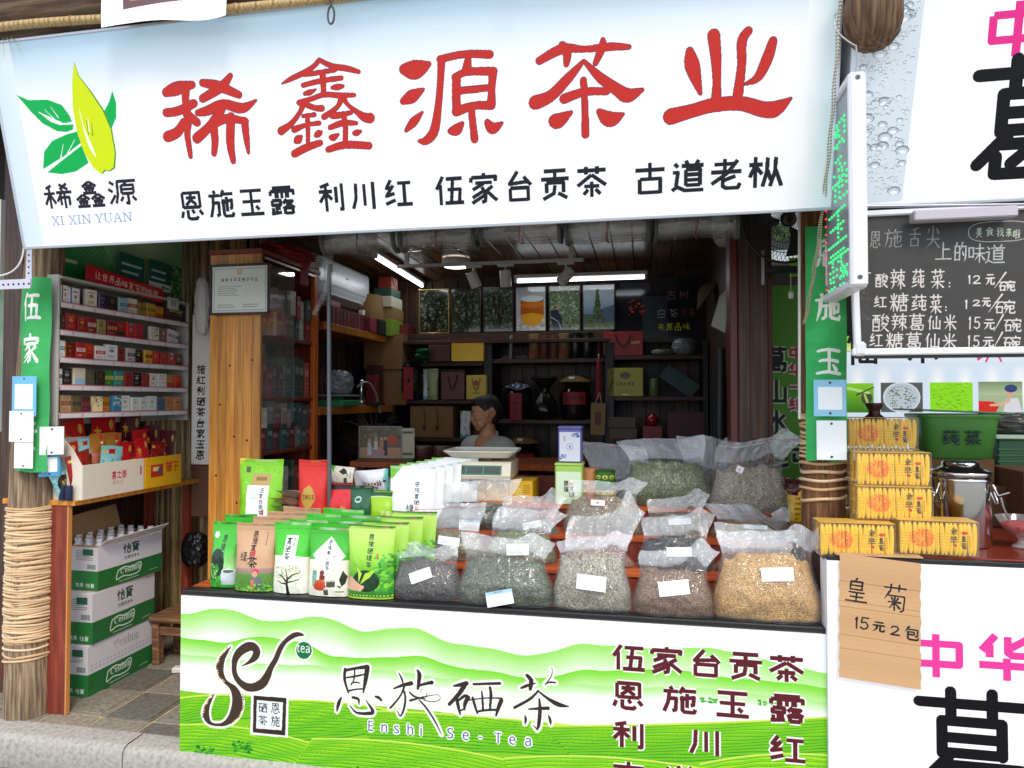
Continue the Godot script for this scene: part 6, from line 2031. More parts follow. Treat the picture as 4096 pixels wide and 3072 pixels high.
# ---------------------------------------------------------------- inside the tea shop
func item(called: String,label: String,category: String,at: Vector3,size: Vector3,hx: String,turn := 0.0,group := "",m: Material = null,r := 0.003) -> MeshInstance3D:
	return single(called,label,category,boxm(size,r),m if m else col(hx,0.5),at,turn,group)

func gift_bag(label: String,at: Vector3,w: float,h: float,d: float,hx: String,ribbon: String,turn := 0.0) -> Node3D:
	var t := thing("gift_bag",label,"gift bag",at,turn)
	put(boxm(Vector3(w,h,d),0.002),col(hx,0.45),"bag",t)
	var s := st()
	tube(s,arc(Vector3(-w * 0.2,h * 0.9,d / 2 + 0.003),Vector3(w * 0.2,h * 0.9,d / 2 + 0.003),Vector3(0,-h * 0.5,0.004),10),0.006,-1,5)
	put(s,col(ribbon,0.6),"ribbon_handle",t)
	return t

func shop_inside() -> void:
	var s: SurfaceTool
	var c: Cv
	var glow: Material = M.tube_glow
	# lights
	var t := thing("tube_light","bright fluorescent tube running back along the ceiling at the left","tube light",Vector3(-1.92,2.70,-2.56))
	s = st()
	tube(s,[Vector3(0.035,0,0.63),Vector3(-0.035,0,-0.63)],0.014,-1,12)
	put(s,glow,"tube",t)
	put(boxm(Vector3(0.05,0.03,1.3),0.004,pose(0,0.022,0,0.055)),col("c9cbca",0.4),"batten",t)
	for e in [-1,1]:
		put(boxm(Vector3(0.034,0.034,0.02),0.004,pose(e * 0.036,-0.012,e * 0.64)),col("b9bbbb",0.4),"end_cap",t)
	t = thing("tube_light","bright fluorescent tube running across above the row of framed pictures","tube light",Vector3(-0.49,2.628,-2.7))
	s = st()
	tube(s,[Vector3(-0.5,0,0),Vector3(0.5,0,0)],0.014,-1,12)
	put(s,glow,"tube",t)
	put(boxm(Vector3(1.05,0.03,0.05),0.004,pose(0,0.02,0)),col("c9cbca",0.4),"batten",t)
	for e in [-1,1]:
		put(boxm(Vector3(0.02,0.034,0.034),0.004,pose(e * 0.512,-0.012,0)),col("b9bbbb",0.4),"end_cap",t)
	t = thing("ceiling_lamp","round white flat ceiling lamp in the middle of the tea shop ceiling","ceiling lamp",Vector3(-1.42,2.70,-2.405))
	s = st()
	lathe(s,[Vector2(0.105,0.065),Vector2(0.11,0.05),Vector2(0.11,0.02),Vector2(0.1,0.012)],Transform3D(),32)
	put(s,col("d8d6d0",0.4),"rim",t)
	s = st()
	lathe(s,[Vector2(0.101,0.014),Vector2(0.09,0.003),Vector2(0.05,-0.002),Vector2(0,-0.003)],Transform3D(),32)
	put(s,glow,"glowing_disc",t)
	var lamp := func(called: String,at: Vector3,size: Vector2,e: float,turn: float) -> void:
		var l := AreaLight3D.new()
		l.name = called
		l.area_size = size
		l.light_energy = e
		l.light_color = Color(0.95,0.98,1.0)
		l.area_range = 8.0
		l.shadow_enabled = true
		add_child(l)
		l.position = at
		l.rotation = Vector3(-PI / 2,turn,0)
	lamp.call("tube_light_glow",Vector3(-1.92,2.682,-2.56),Vector2(0.026,1.2),0.08,0.0)
	lamp.call("picture_tube_glow",Vector3(-0.49,2.61,-2.7),Vector2(0.95,0.026),0.08,0.0)
	lamp.call("ceiling_lamp_glow",Vector3(-1.42,2.694,-2.405),Vector2(0.16,0.16),0.06,0.0)
	t = thing("track_rail","slim white lighting track across the tea shop ceiling","light track",Vector3(-1.1,2.655,-2.125))
	put(boxm(Vector3(1.38,0.022,0.034),0.002),col("c4c4c2",0.4),"rail",t)
	for e in [-0.62,0.6]:
		put(boxm(Vector3(0.03,0.1,0.03),0.002,pose(e,0.022,0)),col("c4c4c2",0.4),"drop",t)
	for q in [[-1.208,0.25,0.35,"left"],[-0.972,0.1,0.05,"middle"],[-0.537,-0.3,-0.65,"right"]]:
		var g := thing("track_spotlight","white cylinder spotlight, %s of three hanging under the lighting track" % q[3],"spotlight",Vector3(q[0],2.655,-2.125))
		put(boxm(Vector3(0.12,0.018,0.036),0.003,pose(0,-0.019,0)),col("d0d0ce",0.4),"adapter",g)
		s = st()
		tube(s,[Vector3(0,-0.018,0),Vector3(0,-0.06,0)],0.007,-1,8)
		put(s,col("d0d0ce",0.4),"stem",g)
		s = st()
		lathe(s,[Vector2(0,0.062),Vector2(0.036,0.06),Vector2(0.04,0.054),Vector2(0.04,-0.06),Vector2(0.036,-0.06),Vector2(0.034,-0.03),Vector2(0,-0.028)],Transform3D(Basis.from_euler(Vector3(q[1],0,q[2])),Vector3(0,-0.105,0)),24)
		put(s,col("d8d8d5",0.4),"head",g)
	# rolled clear door strips under the sign
	var xs := [-1.5,-1.115,-0.735,-0.345,0.04,0.41]
	for k in 5:
		var g := thing("rolled_curtain","clear vinyl door curtain rolled up under the sign, %s of five rolls" % ["leftmost","second","middle","fourth","rightmost"][k],"curtain",Vector3((xs[k] + xs[k + 1]) / 2,2.43 + (0.012 if k == 2 else 0.0),-0.34))
		var half: float = (xs[k + 1] - xs[k]) / 2 - 0.012
		for l in 3:
			s = st()
			var rows := []
			for j in 29:
				var line := PackedVector3Array()
				for i in 25:
					var a := TAU * i / 24.0
					var x := lerpf(-half,half,j / 28.0)
					var r := (0.062 - 0.012 * l) * (1.0 - 0.10 * exp(-pow(x / (half * 0.25),2.0)) + 0.05 * sin(x * 17 + a * 2 + k * 2) + 0.04 * sin(a * 3 + x * 11 + l))
					line.append(Vector3(x,sin(a) * r * 0.95,cos(a) * r))
				rows.append(line)
			sheet(s,rows,Rect2(0,0,1,1),true,true)
			put(s,M.vinyl,"vinyl_layer",g)
		for e in [-1,1]:
			s = st()
			lathe(s,[Vector2(0.046,0.008),Vector2(0.066,0.008),Vector2(0.068,0.0),Vector2(0.066,-0.008),Vector2(0.046,-0.008)],Transform3D(Basis(Vector3(0,0,1),PI / 2),Vector3(e * (half - 0.004),0,0)),24)
			put(s,col("4d5350",0.5),"edge_band",g)
		s = st()
		var ring := []
		for i in 21:
			ring.append(Vector3(0.004 * sin(i * 1.0),sin(TAU * i / 20.0) * 0.06,cos(TAU * i / 20.0) * 0.062))
		tube(s,ring,0.0022,-1,5,false)
		put(s,col("232c4a" if k == 0 else "8e2430",0.6),"tie_string",g)
	s = st()
	tube(s,[Vector3(-1.52,2.35,-0.46),Vector3(-1.535,2.30,-0.47),Vector3(-1.54,0.2,-0.52)],0.011,-1,10)
	single("grey_rail","slim grey upright rail at the left of the tea shop opening","rail",s,col("63666b",0.4,0.3))
	s = st()
	tube(s,arc(Vector3(-1.53,2.46,-0.4),Vector3(-1.6,2.1,-0.44),Vector3(0.05,0,0),10),0.03,0.012,8)
	single("curtain_tail","crumpled clear vinyl tail hanging below the leftmost curtain roll","curtain",s,M.vinyl)
	# air conditioner
	t = thing("air_conditioner","white wall air conditioner high on the left wall","air conditioner",Vector3(-2.45,2.40,-2.16),PI / 2)
	s = st()
	var prof := PackedVector2Array([Vector2(0,0.02),Vector2(0.1,0.0),Vector2(0.15,0.01),Vector2(0.2,0.04),Vector2(0.225,0.085),Vector2(0.235,0.12),Vector2(0.235,0.27),Vector2(0.225,0.29),Vector2(0,0.295)])
	plate(s,prof,0.88,Transform3D(Basis(Vector3(0,0,1),Vector3(0,1,0),Vector3(-1,0,0)),Vector3(-0.44,0,0)))
	put(s,col("d3d6da",0.22),"body",t)
	put(boxm(Vector3(0.87,0.004,0.004),0.001,pose(0,0.105,0.232)),col("8a8d92",0.4),"seam",t)
	put(boxm(Vector3(0.05,0.012,0.002),0.0005,pose(0.02,0.19,0.236)),col("5a5d62",0.4),"badge",t)
	put(boxm(Vector3(0.7,0.006,0.03),0.001,Transform3D(Basis.from_euler(Vector3(0.7,0,0)),Vector3(0,0.05,0.212))),col("b4b7bb",0.3),"louvre",t)
	left_wall_goods()
	back_shelf()
	front_desk()

func left_wall_goods() -> void:
	var t := thing("wall_shelf","long wooden shelf on the left wall below the air conditioner","shelf",Vector3(-2.29,2.155,-2.36))
	put(boxm(Vector3(0.34,0.055,1.5),0.004),tinted(M.pine,"shelf_pine",Color(0.75,0.68,0.55)),"board",t)
	for k in 3:
		put(boxm(Vector3(0.26,0.03,0.03),0.003,pose(-0.02,-0.03,-0.6 + 0.6 * k)),M.dark_wood,"bracket",t)
	t = thing("wall_bench","deep wooden work shelf along the left wall at table height","shelf",Vector3(-2.27,1.575,-2.32))
	put(boxm(Vector3(0.38,0.055,1.7),0.004),M.shelf_pine,"board",t)
	for k in 3:
		put(boxm(Vector3(0.05,1.42,0.05),0.004,pose(0.12,-1.425,-0.78 + 0.78 * k)),M.dark_wood,"leg",t)
	var y := 2.211
	for k in 9:
		item("red_tea_box","dark red slim tea box, %s in the row on the left wall shelf" % NTH[k],"box",Vector3(-2.19,y,-1.8 - 0.062 * k),Vector3(0.1,0.125,0.055),["5c2026","6e262a","4f1c22"][k % 3],0.05 * sin(k * 2.0),"slim red boxes on the left wall shelf")
	item("pink_box","pinkish printed box lying over the slim red boxes","box",Vector3(-2.2,y + 0.127,-1.83),Vector3(0.11,0.035,0.16),"b0746a")
	item("white_label_box","small white tag box on top of the row of slim red boxes","box",Vector3(-2.16,y + 0.126,-2.33),Vector3(0.04,0.04,0.04),"d8d4cc")
	item("maroon_box","square maroon box at the end of the slim red boxes","box",Vector3(-2.16,y,-2.46),Vector3(0.09,0.12,0.13),"7a2438")
	item("black_box","black box beside the lime green ended box on the left wall shelf","box",Vector3(-2.17,y,-2.62),Vector3(0.14,0.12,0.14),"1b1c1e")
	item("green_box","lime green ended box at the far end of the left wall shelf","box",Vector3(-2.15,y,-2.85),Vector3(0.18,0.14,0.28),"7a9a34")
	item("kraft_box","brown kraft box stacked on the lime green ended box","box",Vector3(-2.15,y + 0.142,-2.87),Vector3(0.18,0.1,0.26),"8a7048")
	item("cream_box","cream box stacked on the brown kraft box","box",Vector3(-2.15,y + 0.244,-2.85),Vector3(0.17,0.09,0.26),"bcb6a4")
	item("dark_green_box","dark green box on the cream box, top of its stack","box",Vector3(-2.15,y + 0.336,-2.84),Vector3(0.16,0.07,0.22),"244a3c")
	var s := st()
	lathe(s,[Vector2(0.0,0.02),Vector2(0.13,0.03),Vector2(0.16,0.2),Vector2(0.165,0.26),Vector2(0.155,0.26),Vector2(0.15,0.2),Vector2(0.12,0.04),Vector2(0,0.03)].map(func(p): return Vector2(p.x * 0.8,0.26 - p.y)),Transform3D(),26)
	single("straw_basket","round straw basket lying mouth down on the left wall shelf","basket",s,tinted(M.straw,"basket_straw",Color(0.62,0.54,0.42)),Vector3(-2.24,y + 0.1,-2.66))
	var g := gift_bag("red and white gift bag with white handles atop the stacked boxes",Vector3(-2.15,y + 0.408,-2.86),0.15,0.1,0.12,"a8402e","d8d0c8",PI / 2)
	# below: cartons and odds
	y = 1.631
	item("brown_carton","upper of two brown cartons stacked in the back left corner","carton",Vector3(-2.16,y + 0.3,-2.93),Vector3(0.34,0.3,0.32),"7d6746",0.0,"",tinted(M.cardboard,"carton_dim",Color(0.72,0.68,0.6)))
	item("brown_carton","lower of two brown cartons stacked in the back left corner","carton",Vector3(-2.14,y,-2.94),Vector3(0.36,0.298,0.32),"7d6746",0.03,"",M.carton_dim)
	item("perforated_strip","pale perforated metal strip on top of the stacked brown cartons","metal strip",Vector3(-2.2,y + 0.602,-2.7),Vector3(0.03,0.05,0.36),"7d8488")
	item("red_brown_box","red brown box on the top carton in the corner","box",Vector3(-2.1,y + 0.602,-3.0),Vector3(0.24,0.09,0.2),"6a2420")
	item("mahogany_box","tall mahogany tea box before the stacked cartons","box",Vector3(-2.16,y,-2.6),Vector3(0.11,0.33,0.1),"3c1618")
	item("small_red_box","small bright red box beside the mahogany box","box",Vector3(-2.13,y + 0.001,-2.48),Vector3(0.08,0.24,0.08),"7e1f26")
	s = st()
	lathe(s,[Vector2(0,0.2),Vector2(0.02,0.2),Vector2(0.024,0.17),Vector2(0.014,0.15),Vector2(0.018,0.1),Vector2(0.03,0.04),Vector2(0.04,0.0),Vector2(0,0)],Transform3D(),20)
	single("metal_tap","shiny metal tap stand on the left work shelf","tap",s,M.steel,Vector3(-2.14,y,-2.28))
	s = st()
	tube(s,arc(Vector3(-2.14,y + 0.14,-2.2),Vector3(-2.05,y - 0.06,-2.44),Vector3(0.02,0.12,0.0),14),0.008,-1,7)
	single("clear_hose","pale curved hose hanging from the metal tap over the shelf edge","hose",s,col("8a8f8c",0.3))
	t = thing("green_scale_tray","green plastic weighing tray on the left work shelf","tray",Vector3(-2.14,y,-1.88))
	put(boxm(Vector3(0.2,0.045,0.3),0.006),col("1f7a4c",0.4),"base",t)
	put(boxm(Vector3(0.2,0.012,0.28),0.003,pose(0,0.07,0)),col("8a8c88",0.4),"plate",t)
	put(boxm(Vector3(0.06,0.026,0.06),0.003,pose(0,0.045,0)),col("1f7a4c",0.4),"stem",t)
	single("plastic_bundle","grey clear plastic bundle on the green weighing tray","bundle",crumpled(0.17,0.17,0.22,61,0.35),col("7c8488",0.25),Vector3(-2.14,y + 0.083,-1.88))
	single("coiled_cable","dark coiled cable hanging on the left wall above the green tray","cable",coil(),col("17181a",0.5),Vector3(-2.40,y + 0.35,-2.0))
	item("tea_tray","dark wooden tea tray under the metal tap","tray",Vector3(-2.14,y - 0.0005,-2.42),Vector3(0.2,0.03,0.2),"2c1814")
	s = st()
	for k in 11:
		var a := -0.9 + 0.18 * k
		tube(s,arc(Vector3(0,0,0),Vector3(0.3 * sin(a) ,0.24 - 0.12 * absf(sin(a)),0.12 * cos(k * 2.0)),Vector3(0,0.07,0),8),0.006,0.001,5)
	single("grass_plant","dark grassy potted leaves arching behind the photo stand","plant",s,col("1c2a1c",0.6),Vector3(-1.92,1.36,-2.0))
	single("cloth_sack","dark bundle of sacks under the left work shelf","sack",crumpled(0.4,0.3,0.5,71,0.25),col("3a2a20",0.9),Vector3(-2.2,1.18,-2.55))


func coil() -> SurfaceTool:
	var s := st()
	var p := []
	for k in 70:
		var a := TAU * k / 22.0
		p.append(Vector3(0.004 * (k % 22) * 0.5,0.13 * cos(a),0.1 * sin(a)))
	tube(s,p,0.008,-1,6)
	return s

func back_shelf() -> void:
	var t := thing("back_shelf","dark wooden shelf unit across the back wall of the tea shop","shelf unit",Vector3(-0.9,0.15,-2.99))
	var wood := tinted(M.dark_wood_side,"shelf_wood",Color(0.95,0.78,0.62))
	for x in [-1.2,-0.36,0.595]:
		put(boxm(Vector3(0.075,1.99,0.36),0.004,pose(x + (0.04 if x > 0 else 0.0),0,0)),col("151619",0.5),"upright",t)
	put(boxm(Vector3(0.04,1.99,0.36),0.004,pose(1.375,0,0)),col("151619",0.5),"upright",t)
	put(boxm(Vector3(1.83,0.03,0.40),0.004,pose(-0.28,1.99,0.0)),wood,"shelf_board",t)
	for q in [[-1.16,-0.4,[0.93,1.21,1.525,1.84]],[-0.32,0.595,[0.9,1.365,1.86]],[0.672,1.38,[0.93,1.215,1.552,1.878]]]:
		for y in q[2]:
			put(boxm(Vector3(q[1] - q[0],0.034,0.35),0.004,pose((q[0] + q[1]) / 2,y - 0.034,0)),wood,"shelf_board",t)
	# framed pictures on top
	var atlas := Cv.new(900,200,hex("20301c"))
	var r := RandomNumberGenerator.new()
	r.seed = 3
	for k in 3:
		var x := k * 150.0
		atlas.rect(x,0,150,200,[hex("2a2f22"),hex("31372a"),hex("343a2c")][k])
		atlas.blot(r,x + 8,8,134,184,260,2,9,[hex("3f4a32"),hex("5a6650"),hex("22281c"),hex("7c8478"),hex("4a5a34")])
		for j in 8:
			atlas.stroke(PackedVector3Array([Vector3(x + 75 + r.randf_range(-14,14),190,6),Vector3(x + r.randf_range(30,120),110,4),Vector3(x + r.randf_range(10,140),14,1.5)]),hex("1c1a16"),false)
	atlas.rect(450,0,150,200,hex("a9b0b0"))
	atlas.blot(r,456,150,138,44,60,6,16,[hex("c8b8a4"),hex("9a9c98"),hex("d8d0c4")])
	atlas.poly(PackedVector2Array([Vector2(476,50),Vector2(588,56),Vector2(590,130),Vector2(572,168),Vector2(530,182),Vector2(490,168),Vector2(474,130)]),hex("a8541a"))
	atlas.disc(532,54,56,15,hex("c8cfd0"))
	atlas.disc(532,82,56,14,hex("c46a22"))
	atlas.poly(PackedVector2Array([Vector2(476,126),Vector2(532,118),Vector2(590,128),Vector2(572,168),Vector2(530,182),Vector2(490,168)]),hex("dc9a24"))
	atlas.rect(600,0,150,200,hex("5a6a54"))
	atlas.blot(r,604,4,142,192,260,2,8,[hex("7c8a6a"),hex("3f4f34"),hex("98a090"),hex("4f6a3a")])
	atlas.poly(PackedVector2Array([Vector2(606,112),Vector2(640,106),Vector2(660,140),Vector2(668,200),Vector2(620,200)]),hex("242c3c"))
	atlas.disc(646,92,11,14,hex("9a7a68"))
	atlas.stroke(PackedVector3Array([Vector3(610,140,6),Vector3(644,160,5),Vector3(660,196,6)]),hex("98988e"))
	atlas.vgrad(750,0,150,130,hex("b4bcc0"),hex("5f7488"))
	atlas.rect(750,130,150,70,hex("46584a"))
	atlas.poly(PackedVector2Array([Vector2(826,110),Vector2(900,90),Vector2(900,170),Vector2(800,170)]),hex("44546a"))
	for k in 260:
		var yy := r.randf()
		atlas.disc(820 + r.randf_range(-1,1) * (4 + 48 * yy * yy),20 + 176 * yy,5,4,hex("34422c") if k % 2 else hex("4a5a34"),7)
	atlas.blot(r,760,168,140,30,80,3,8,[hex("3f5228"),hex("5a6c34")])
	var pm := printed("picture_prints",atlas,0.12)
	pm.clearcoat_enabled = true
	pm.clearcoat = 1.0
	pm.clearcoat_roughness = 0.05
	var names_ := ["first from left, dark wood thicket with a gilt frame","second from left, grey green branches","third from left, spreading bare tree","a glass of amber tea","a man in dark clothes among branches","a tall conifer against misty hills"]
	for k in 6:
		var px0: float = [-1.908,-1.625,-1.338,-1.061,-0.777,-0.495][k]
		var px1: float = [-1.637,-1.355,-1.073,-0.793,-0.506,-0.225][k]
		var w := px1 - px0
		var g := thing("framed_picture","framed picture on the back shelf: " + names_[k],"picture",Vector3((px0 + px1) / 2,2.172 + 0.075,-2.98),0.0,"framed pictures in a row")
		g.rotation.x = 0.04
		var h := 0.385
		var s := st()
		box(s,Vector3(w - 0.014,h - 0.014,0.008),pose(0,0.007,0),0.0005,Rect2(k / 6.0 + 0.002,0,1 / 6.0 - 0.004,1))
		put(s,pm,"print",g)
		var fm := col("b89a54" if k == 0 else "2a1c18",0.25,0.6 if k == 0 else 0.0)
		for q in [[Vector3(w,0.01,0.016),pose(0,0,0)],[Vector3(w,0.01,0.016),pose(0,h - 0.01,0)],[Vector3(0.01,h - 0.02,0.016),pose(-w / 2 + 0.005,0.01,0)],[Vector3(0.01,h - 0.02,0.016),pose(w / 2 - 0.005,0.01,0)]]:
			put(boxm(q[0],0.002,q[1]),fm,"frame",g)
	item("picture_ledge","plain dark ledge carrying the row of framed pictures","ledge",Vector3(-1.18,2.172,-3.02),Vector3(1.86,0.07,0.2),"2a1a12",0,"",wood)
	# chalk board
	var c := Cv.new(300,220,hex("191b20"))
	c.rect(30,10,110,30,hex("3c4048"))
	c.rect(110,60,90,150,hex("33363d"))
	c.text("古树",196,40,34,34,46,2,hex("9a6a84"),1)
	c.text("白茶",160,108,34,32,42,2,hex("a4a8a8"),1)
	c.text("红茶",250,106,20,30,24,2,hex("9a4450"),1)
	c.text("来源品味",164,160,24,28,30,2.6,hex("b8b83a"),1)
	c.blot(r,60,70,60,60,14,3,9,[hex("b84428"),hex("8a3420")])
	var b := thing("chalk_board","black board with coloured chalk writing at the right of the back wall","blackboard",Vector3(0.085,2.17,-3.08))
	put(boxm(Vector3(0.68,0.5,0.012),0.001),printed("chalk_print",c,0.12),"board",b)
	for q in [[Vector3(0.70,0.02,0.02),pose(0,-0.02,0)],[Vector3(0.70,0.02,0.02),pose(0,0.5,0)]]:
		put(boxm(q[0],0.002,q[1]),col("15151a",0.4),"frame",b)
	# --- bay one
	var z := -2.86
	for k in 3:
		var o := single("green_pouch","green foil pouch, %s of three lying stacked at the left of the top back shelf" % ["lowest","middle","uppermost"][k],"tea pouch",pouch(0.17,0.2,0.05,200 + k),col(["1e4a30","4a8a5c","2a6a40"][k],0.25),Vector3(-1.842,2.0 + 0.042 * k,-2.9))
		o.rotation = Vector3(PI / 2,0.3 * k,0)
	item("brick_red_box","brick red box beside the gold box on the top back shelf","box",Vector3(-1.662,1.992,z),Vector3(0.19,0.14,0.2),"4a1f1a")
	item("gold_box","shiny gold box on the top back shelf","box",Vector3(-1.421,1.992,z),Vector3(0.275,0.15,0.2),"b08a1e",0.0,"",col("c09a24",0.3,0.35))
	item("kraft_back_box","dim kraft box standing at the back of the second back shelf","box",Vector3(-1.654,1.678,-3.05),Vector3(0.3,0.26,0.1),"4a3a28")
	t = thing("papered_bag","black plastic bag with a long red paper slip at the left of the second shelf","bag",Vector3(-1.919,1.678,-2.82))
	put(crumpled(0.16,0.32,0.16,81,0.3),col("1a1a1c",0.3),"bag",t)
	put(boxm(Vector3(0.085,0.27,0.003),0.0008,pose(0,0.0,0.09)),col("94202a",0.7),"red_slip",t)
	for k in 2:
		single("white_teal_pouch",["white and teal pouch beside the red slip, left of two","white and teal pouch beside the red slip, right of two"][k],"tea pouch",pouch(0.07,0.26,0.05,210 + k),M.pouch_white,Vector3(-1.804 + 0.055 * k,1.678,-2.88),0.5)
	single("pale_green_pouch","pale green pouch left of the brown gift bag","tea pouch",pouch(0.09,0.25,0.06,215),col("8a9a6a",0.35),Vector3(-1.726,1.678,-2.80))
	gift_bag("brown red gift bag with a black ribbon on the second back shelf",Vector3(-1.544,1.678,-2.80),0.2,0.225,0.09,"5c2a26","191416")
	var cc := Cv.new(100,120,hex("c3a93c"))
	cc.rect(44,22,10,30,hex("8a2a24"))
	cc.disc(49,36,12,16,hex("9a3428"))
	cc.smallprint(r,16,62,74,1,12,hex("7a5a1c"))
	cc.blot(r,34,84,40,14,20,2,5,[hex("a8902c"),hex("8a7420")])
	var yb := gift_bag("yellow gift bag with rope handles on the second back shelf",Vector3(-1.346,1.678,-2.80),0.165,0.2,0.08,"c3a93c","8a7a50")
	put(boxm(Vector3(0.15,0.18,0.002),0.0005,pose(0,0.01,0.0415)),printed("yellow_bag_print",cc,0.5),"print",yb)
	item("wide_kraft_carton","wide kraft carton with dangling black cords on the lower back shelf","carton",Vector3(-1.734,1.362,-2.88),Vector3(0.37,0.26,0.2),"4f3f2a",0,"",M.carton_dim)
	for k in 2:
		var s := st()
		tube(s,arc(Vector3(0,0.3,0),Vector3(0.02,0.12,0.01),Vector3(0.015,0,0.01),8),0.0035,-1,5)
		tube(s,[Vector3(0.02,0.125,0.01),Vector3(0.022,0.085,0.012)],0.012,0.008,8)
		single("dangling_plug",["thin black cord with a small plug before the wide kraft carton, left","thin black cord with a larger plug before the wide kraft carton, right"][k],"cord",s,col("121317",0.5),Vector3(-1.8 + 0.11 * k,1.34,-2.74))
	for k in 2:
		single("slim_pouch",["white slip pouch standing right of the wide kraft carton","red slim pouch standing just left of the man's face"][k],"tea pouch",pouch(0.09,0.22,0.05,220 + k),M.pouch_white if k == 0 else col("5c141c",0.4),Vector3(-1.463 + 0.11 * k,1.362,-2.86))
	# --- bay two
	for q in [[1153,"7f6a40",0.046,0.205,"kraft tea canister with a red diamond, left of two"],[1176,"5e3226",0.042,0.19,"red brown canister, left of two between the kraft canisters"],[1198,"64382a",0.042,0.19,"red brown canister, right of two between the kraft canisters"],[1220,"7f6a40",0.046,0.205,"kraft tea canister with a red diamond, right of two"],[1247,"17201a",0.05,0.21,"glossy dark green canister, left of two on the top shelf"],[1272,"17201a",0.05,0.21,"glossy dark green canister, right of two on the top shelf"]]:
		var px: float = {1153: -0.884,1176: -0.8,1198: -0.719,1220: -0.636,1247: -0.541,1272: -0.448}[q[0]]
		var g := thing("tea_canister",q[4],"canister",Vector3(px,2.012,-2.88))
		var s := st()
		lathe(s,[Vector2(0,q[3]),Vector2(q[2] * 0.94,q[3]),Vector2(q[2],q[3] - 0.004),Vector2(q[2],q[3] - 0.05),Vector2(q[2] * 0.98,q[3] - 0.052),Vector2(q[2],q[3] - 0.055),Vector2(q[2],0.003),Vector2(0,0)],Transform3D(),24)
		put(s,col(q[1],0.5 if q[1] != "17201a" else 0.2),"canister",g)
		if q[1] == "7f6a40":
			put(boxm(Vector3(0.054,0.054,0.002),0.0005,Transform3D(Basis(Vector3(0,0,1),PI / 4),Vector3(0.019,0.03,q[2] + 0.001))),col("8e2026",0.6),"red_diamond",g)
	var s2 := st()
	lathe(s2,[Vector2(0,0.19),Vector2(0.014,0.19),Vector2(0.014,0.165),Vector2(0.018,0.16),Vector2(0.02,0.14),Vector2(0.02,0.0),Vector2(0,0)],Transform3D(),16)
	single("glass_bottle","slim glass bottle with a dark cap at the left of the canisters","bottle",s2,col("5a625e",0.1),Vector3(-1.07,2.012,-2.84))
	for k in 3:
		item("paper_pile","flat pile of papers and cards left of the canisters, layer %s" % ["below","between","above"][k],"papers",Vector3(-1.054 + 0.01 * k,2.0115 + 0.014 * k,-2.92),Vector3(0.24 - 0.03 * k,0.013,0.1),["4a4640","5c5850","38342e"][k],0.05 * k)
	jar("tall dark tea jar with a blue patterned cloth cap and a long red slip",-1.02,1.517,-2.9,0.125,0.37,0,"古树红茶")
	jar("dark tea jar with a straw lid and a wide red slip reading three characters",-0.546,1.517,-2.9,0.13,0.38,1,"利川红")
	jar("lower left tea jar with a straw lid, right behind the man's shoulder",-0.965,1.05,-2.9,0.135,0.34,2,"红利")
	jar("lower right tea jar with a straw lid and a red slip",-0.554,1.05,-2.9,0.135,0.34,2,"绿红")
	single("black_plastic_sack","tied black plastic sack between the two upper tea jars","sack",sack(),col("0f1213",0.25),Vector3(-0.784,1.517,-2.8))
	var tas := thing("red_tassel","long red tassel hanging on the dark upright between the shelf bays","tassel",Vector3(-0.348,2.13,-2.77))
	s2 = st()
	tube(s2,[Vector3(0,0,0),Vector3(0,-0.1,0)],0.003,-1,5)
	put(s2,col("8a1c26",0.6),"cord",tas)
	for k in 2:
		s2 = st()
		lathe(s2,[Vector2(0,0.009),Vector2(0.008,0.004),Vector2(0.008,-0.004),Vector2(0,-0.009)],pose(0,-0.1 - 0.018 * k,0),10)
		put(s2,col("c4b890",0.3,0.5),"bead",tas)
	s2 = st()
	lathe(s2,[Vector2(0,-0.128),Vector2(0.016,-0.132),Vector2(0.019,-0.16),Vector2(0.018,-0.17),Vector2(0.023,-0.45),Vector2(0,-0.455)],Transform3D(),18,Rect2(0,0,1,1),9,0.1)
	put(s2,col("8a1c28",0.8),"fringe",tas)
	var kb := thing("kraft_carrier_bag","tall narrow kraft carrier bag hanging by white string below the red tassel","bag",Vector3(-0.356,1.40,-2.74))
	kb.rotation.z = -0.03
	put(boxm(Vector3(0.115,0.25,0.03),0.002),col("8a6c44",0.7),"bag",kb)
	put(boxm(Vector3(0.05,0.1,0.002),0.0005,pose(0.0,0.08,0.016)),col("6a2a24",0.6),"red_panel",kb)
	for e in [-1,1]:
		s2 = st()
		tube(s2,[Vector3(e * 0.026,0.245,0.01),Vector3(0.006,0.335,0.0)],0.003,-1,5)
		put(s2,col("c4b8a4",0.7),"string",kb)
	# --- bay three
	var gb := gift_bag("large bright red gift bag with a black ribbon under the chalk board",Vector3(-0.159,2.029,-2.86),0.31,0.19,0.09,"9a1a20","16181a")
	put(boxm(Vector3(0.07,0.022,0.002),0.0005,pose(0.1,0.09,0.046,0,0.12)),col("c08a5a",0.4),"gold_mark",gb)
	single("silver_pouch","flat silver pouch lying right of the red gift bag","tea pouch",crumpled(0.18,0.05,0.1,91,0.15),col("76786a",0.3,0.4),Vector3(0.149,2.029,-2.86))
	single("clear_parcel","grey crumpled clear plastic parcel at the right end of the top shelf","parcel",crumpled(0.16,0.13,0.14,92,0.35),col("74767c",0.25),Vector3(0.312,2.029,-2.86))
	cc = Cv.new(128,100,hex("a8a018"))
	cc.disc(65,26,19,12,hex("5a4a24"))
	cc.text("伍家台贡茶",30,50,12,12,14,1.8,hex("3a3a14"))
	cc.smallprint(r,34,78,62,2,7,hex("7a7418"))
	cc.rect(54,93,20,4,hex("e6e0b0"))
	item("yellow_gift_box","yellow green gift box with a dark emblem on the middle shelf at right","box",Vector3(-0.145,1.704,-2.86),Vector3(0.285,0.225,0.1),"a8a018",0,"",printed("yellow_gift_print",cc,0.4))
	s2 = st()
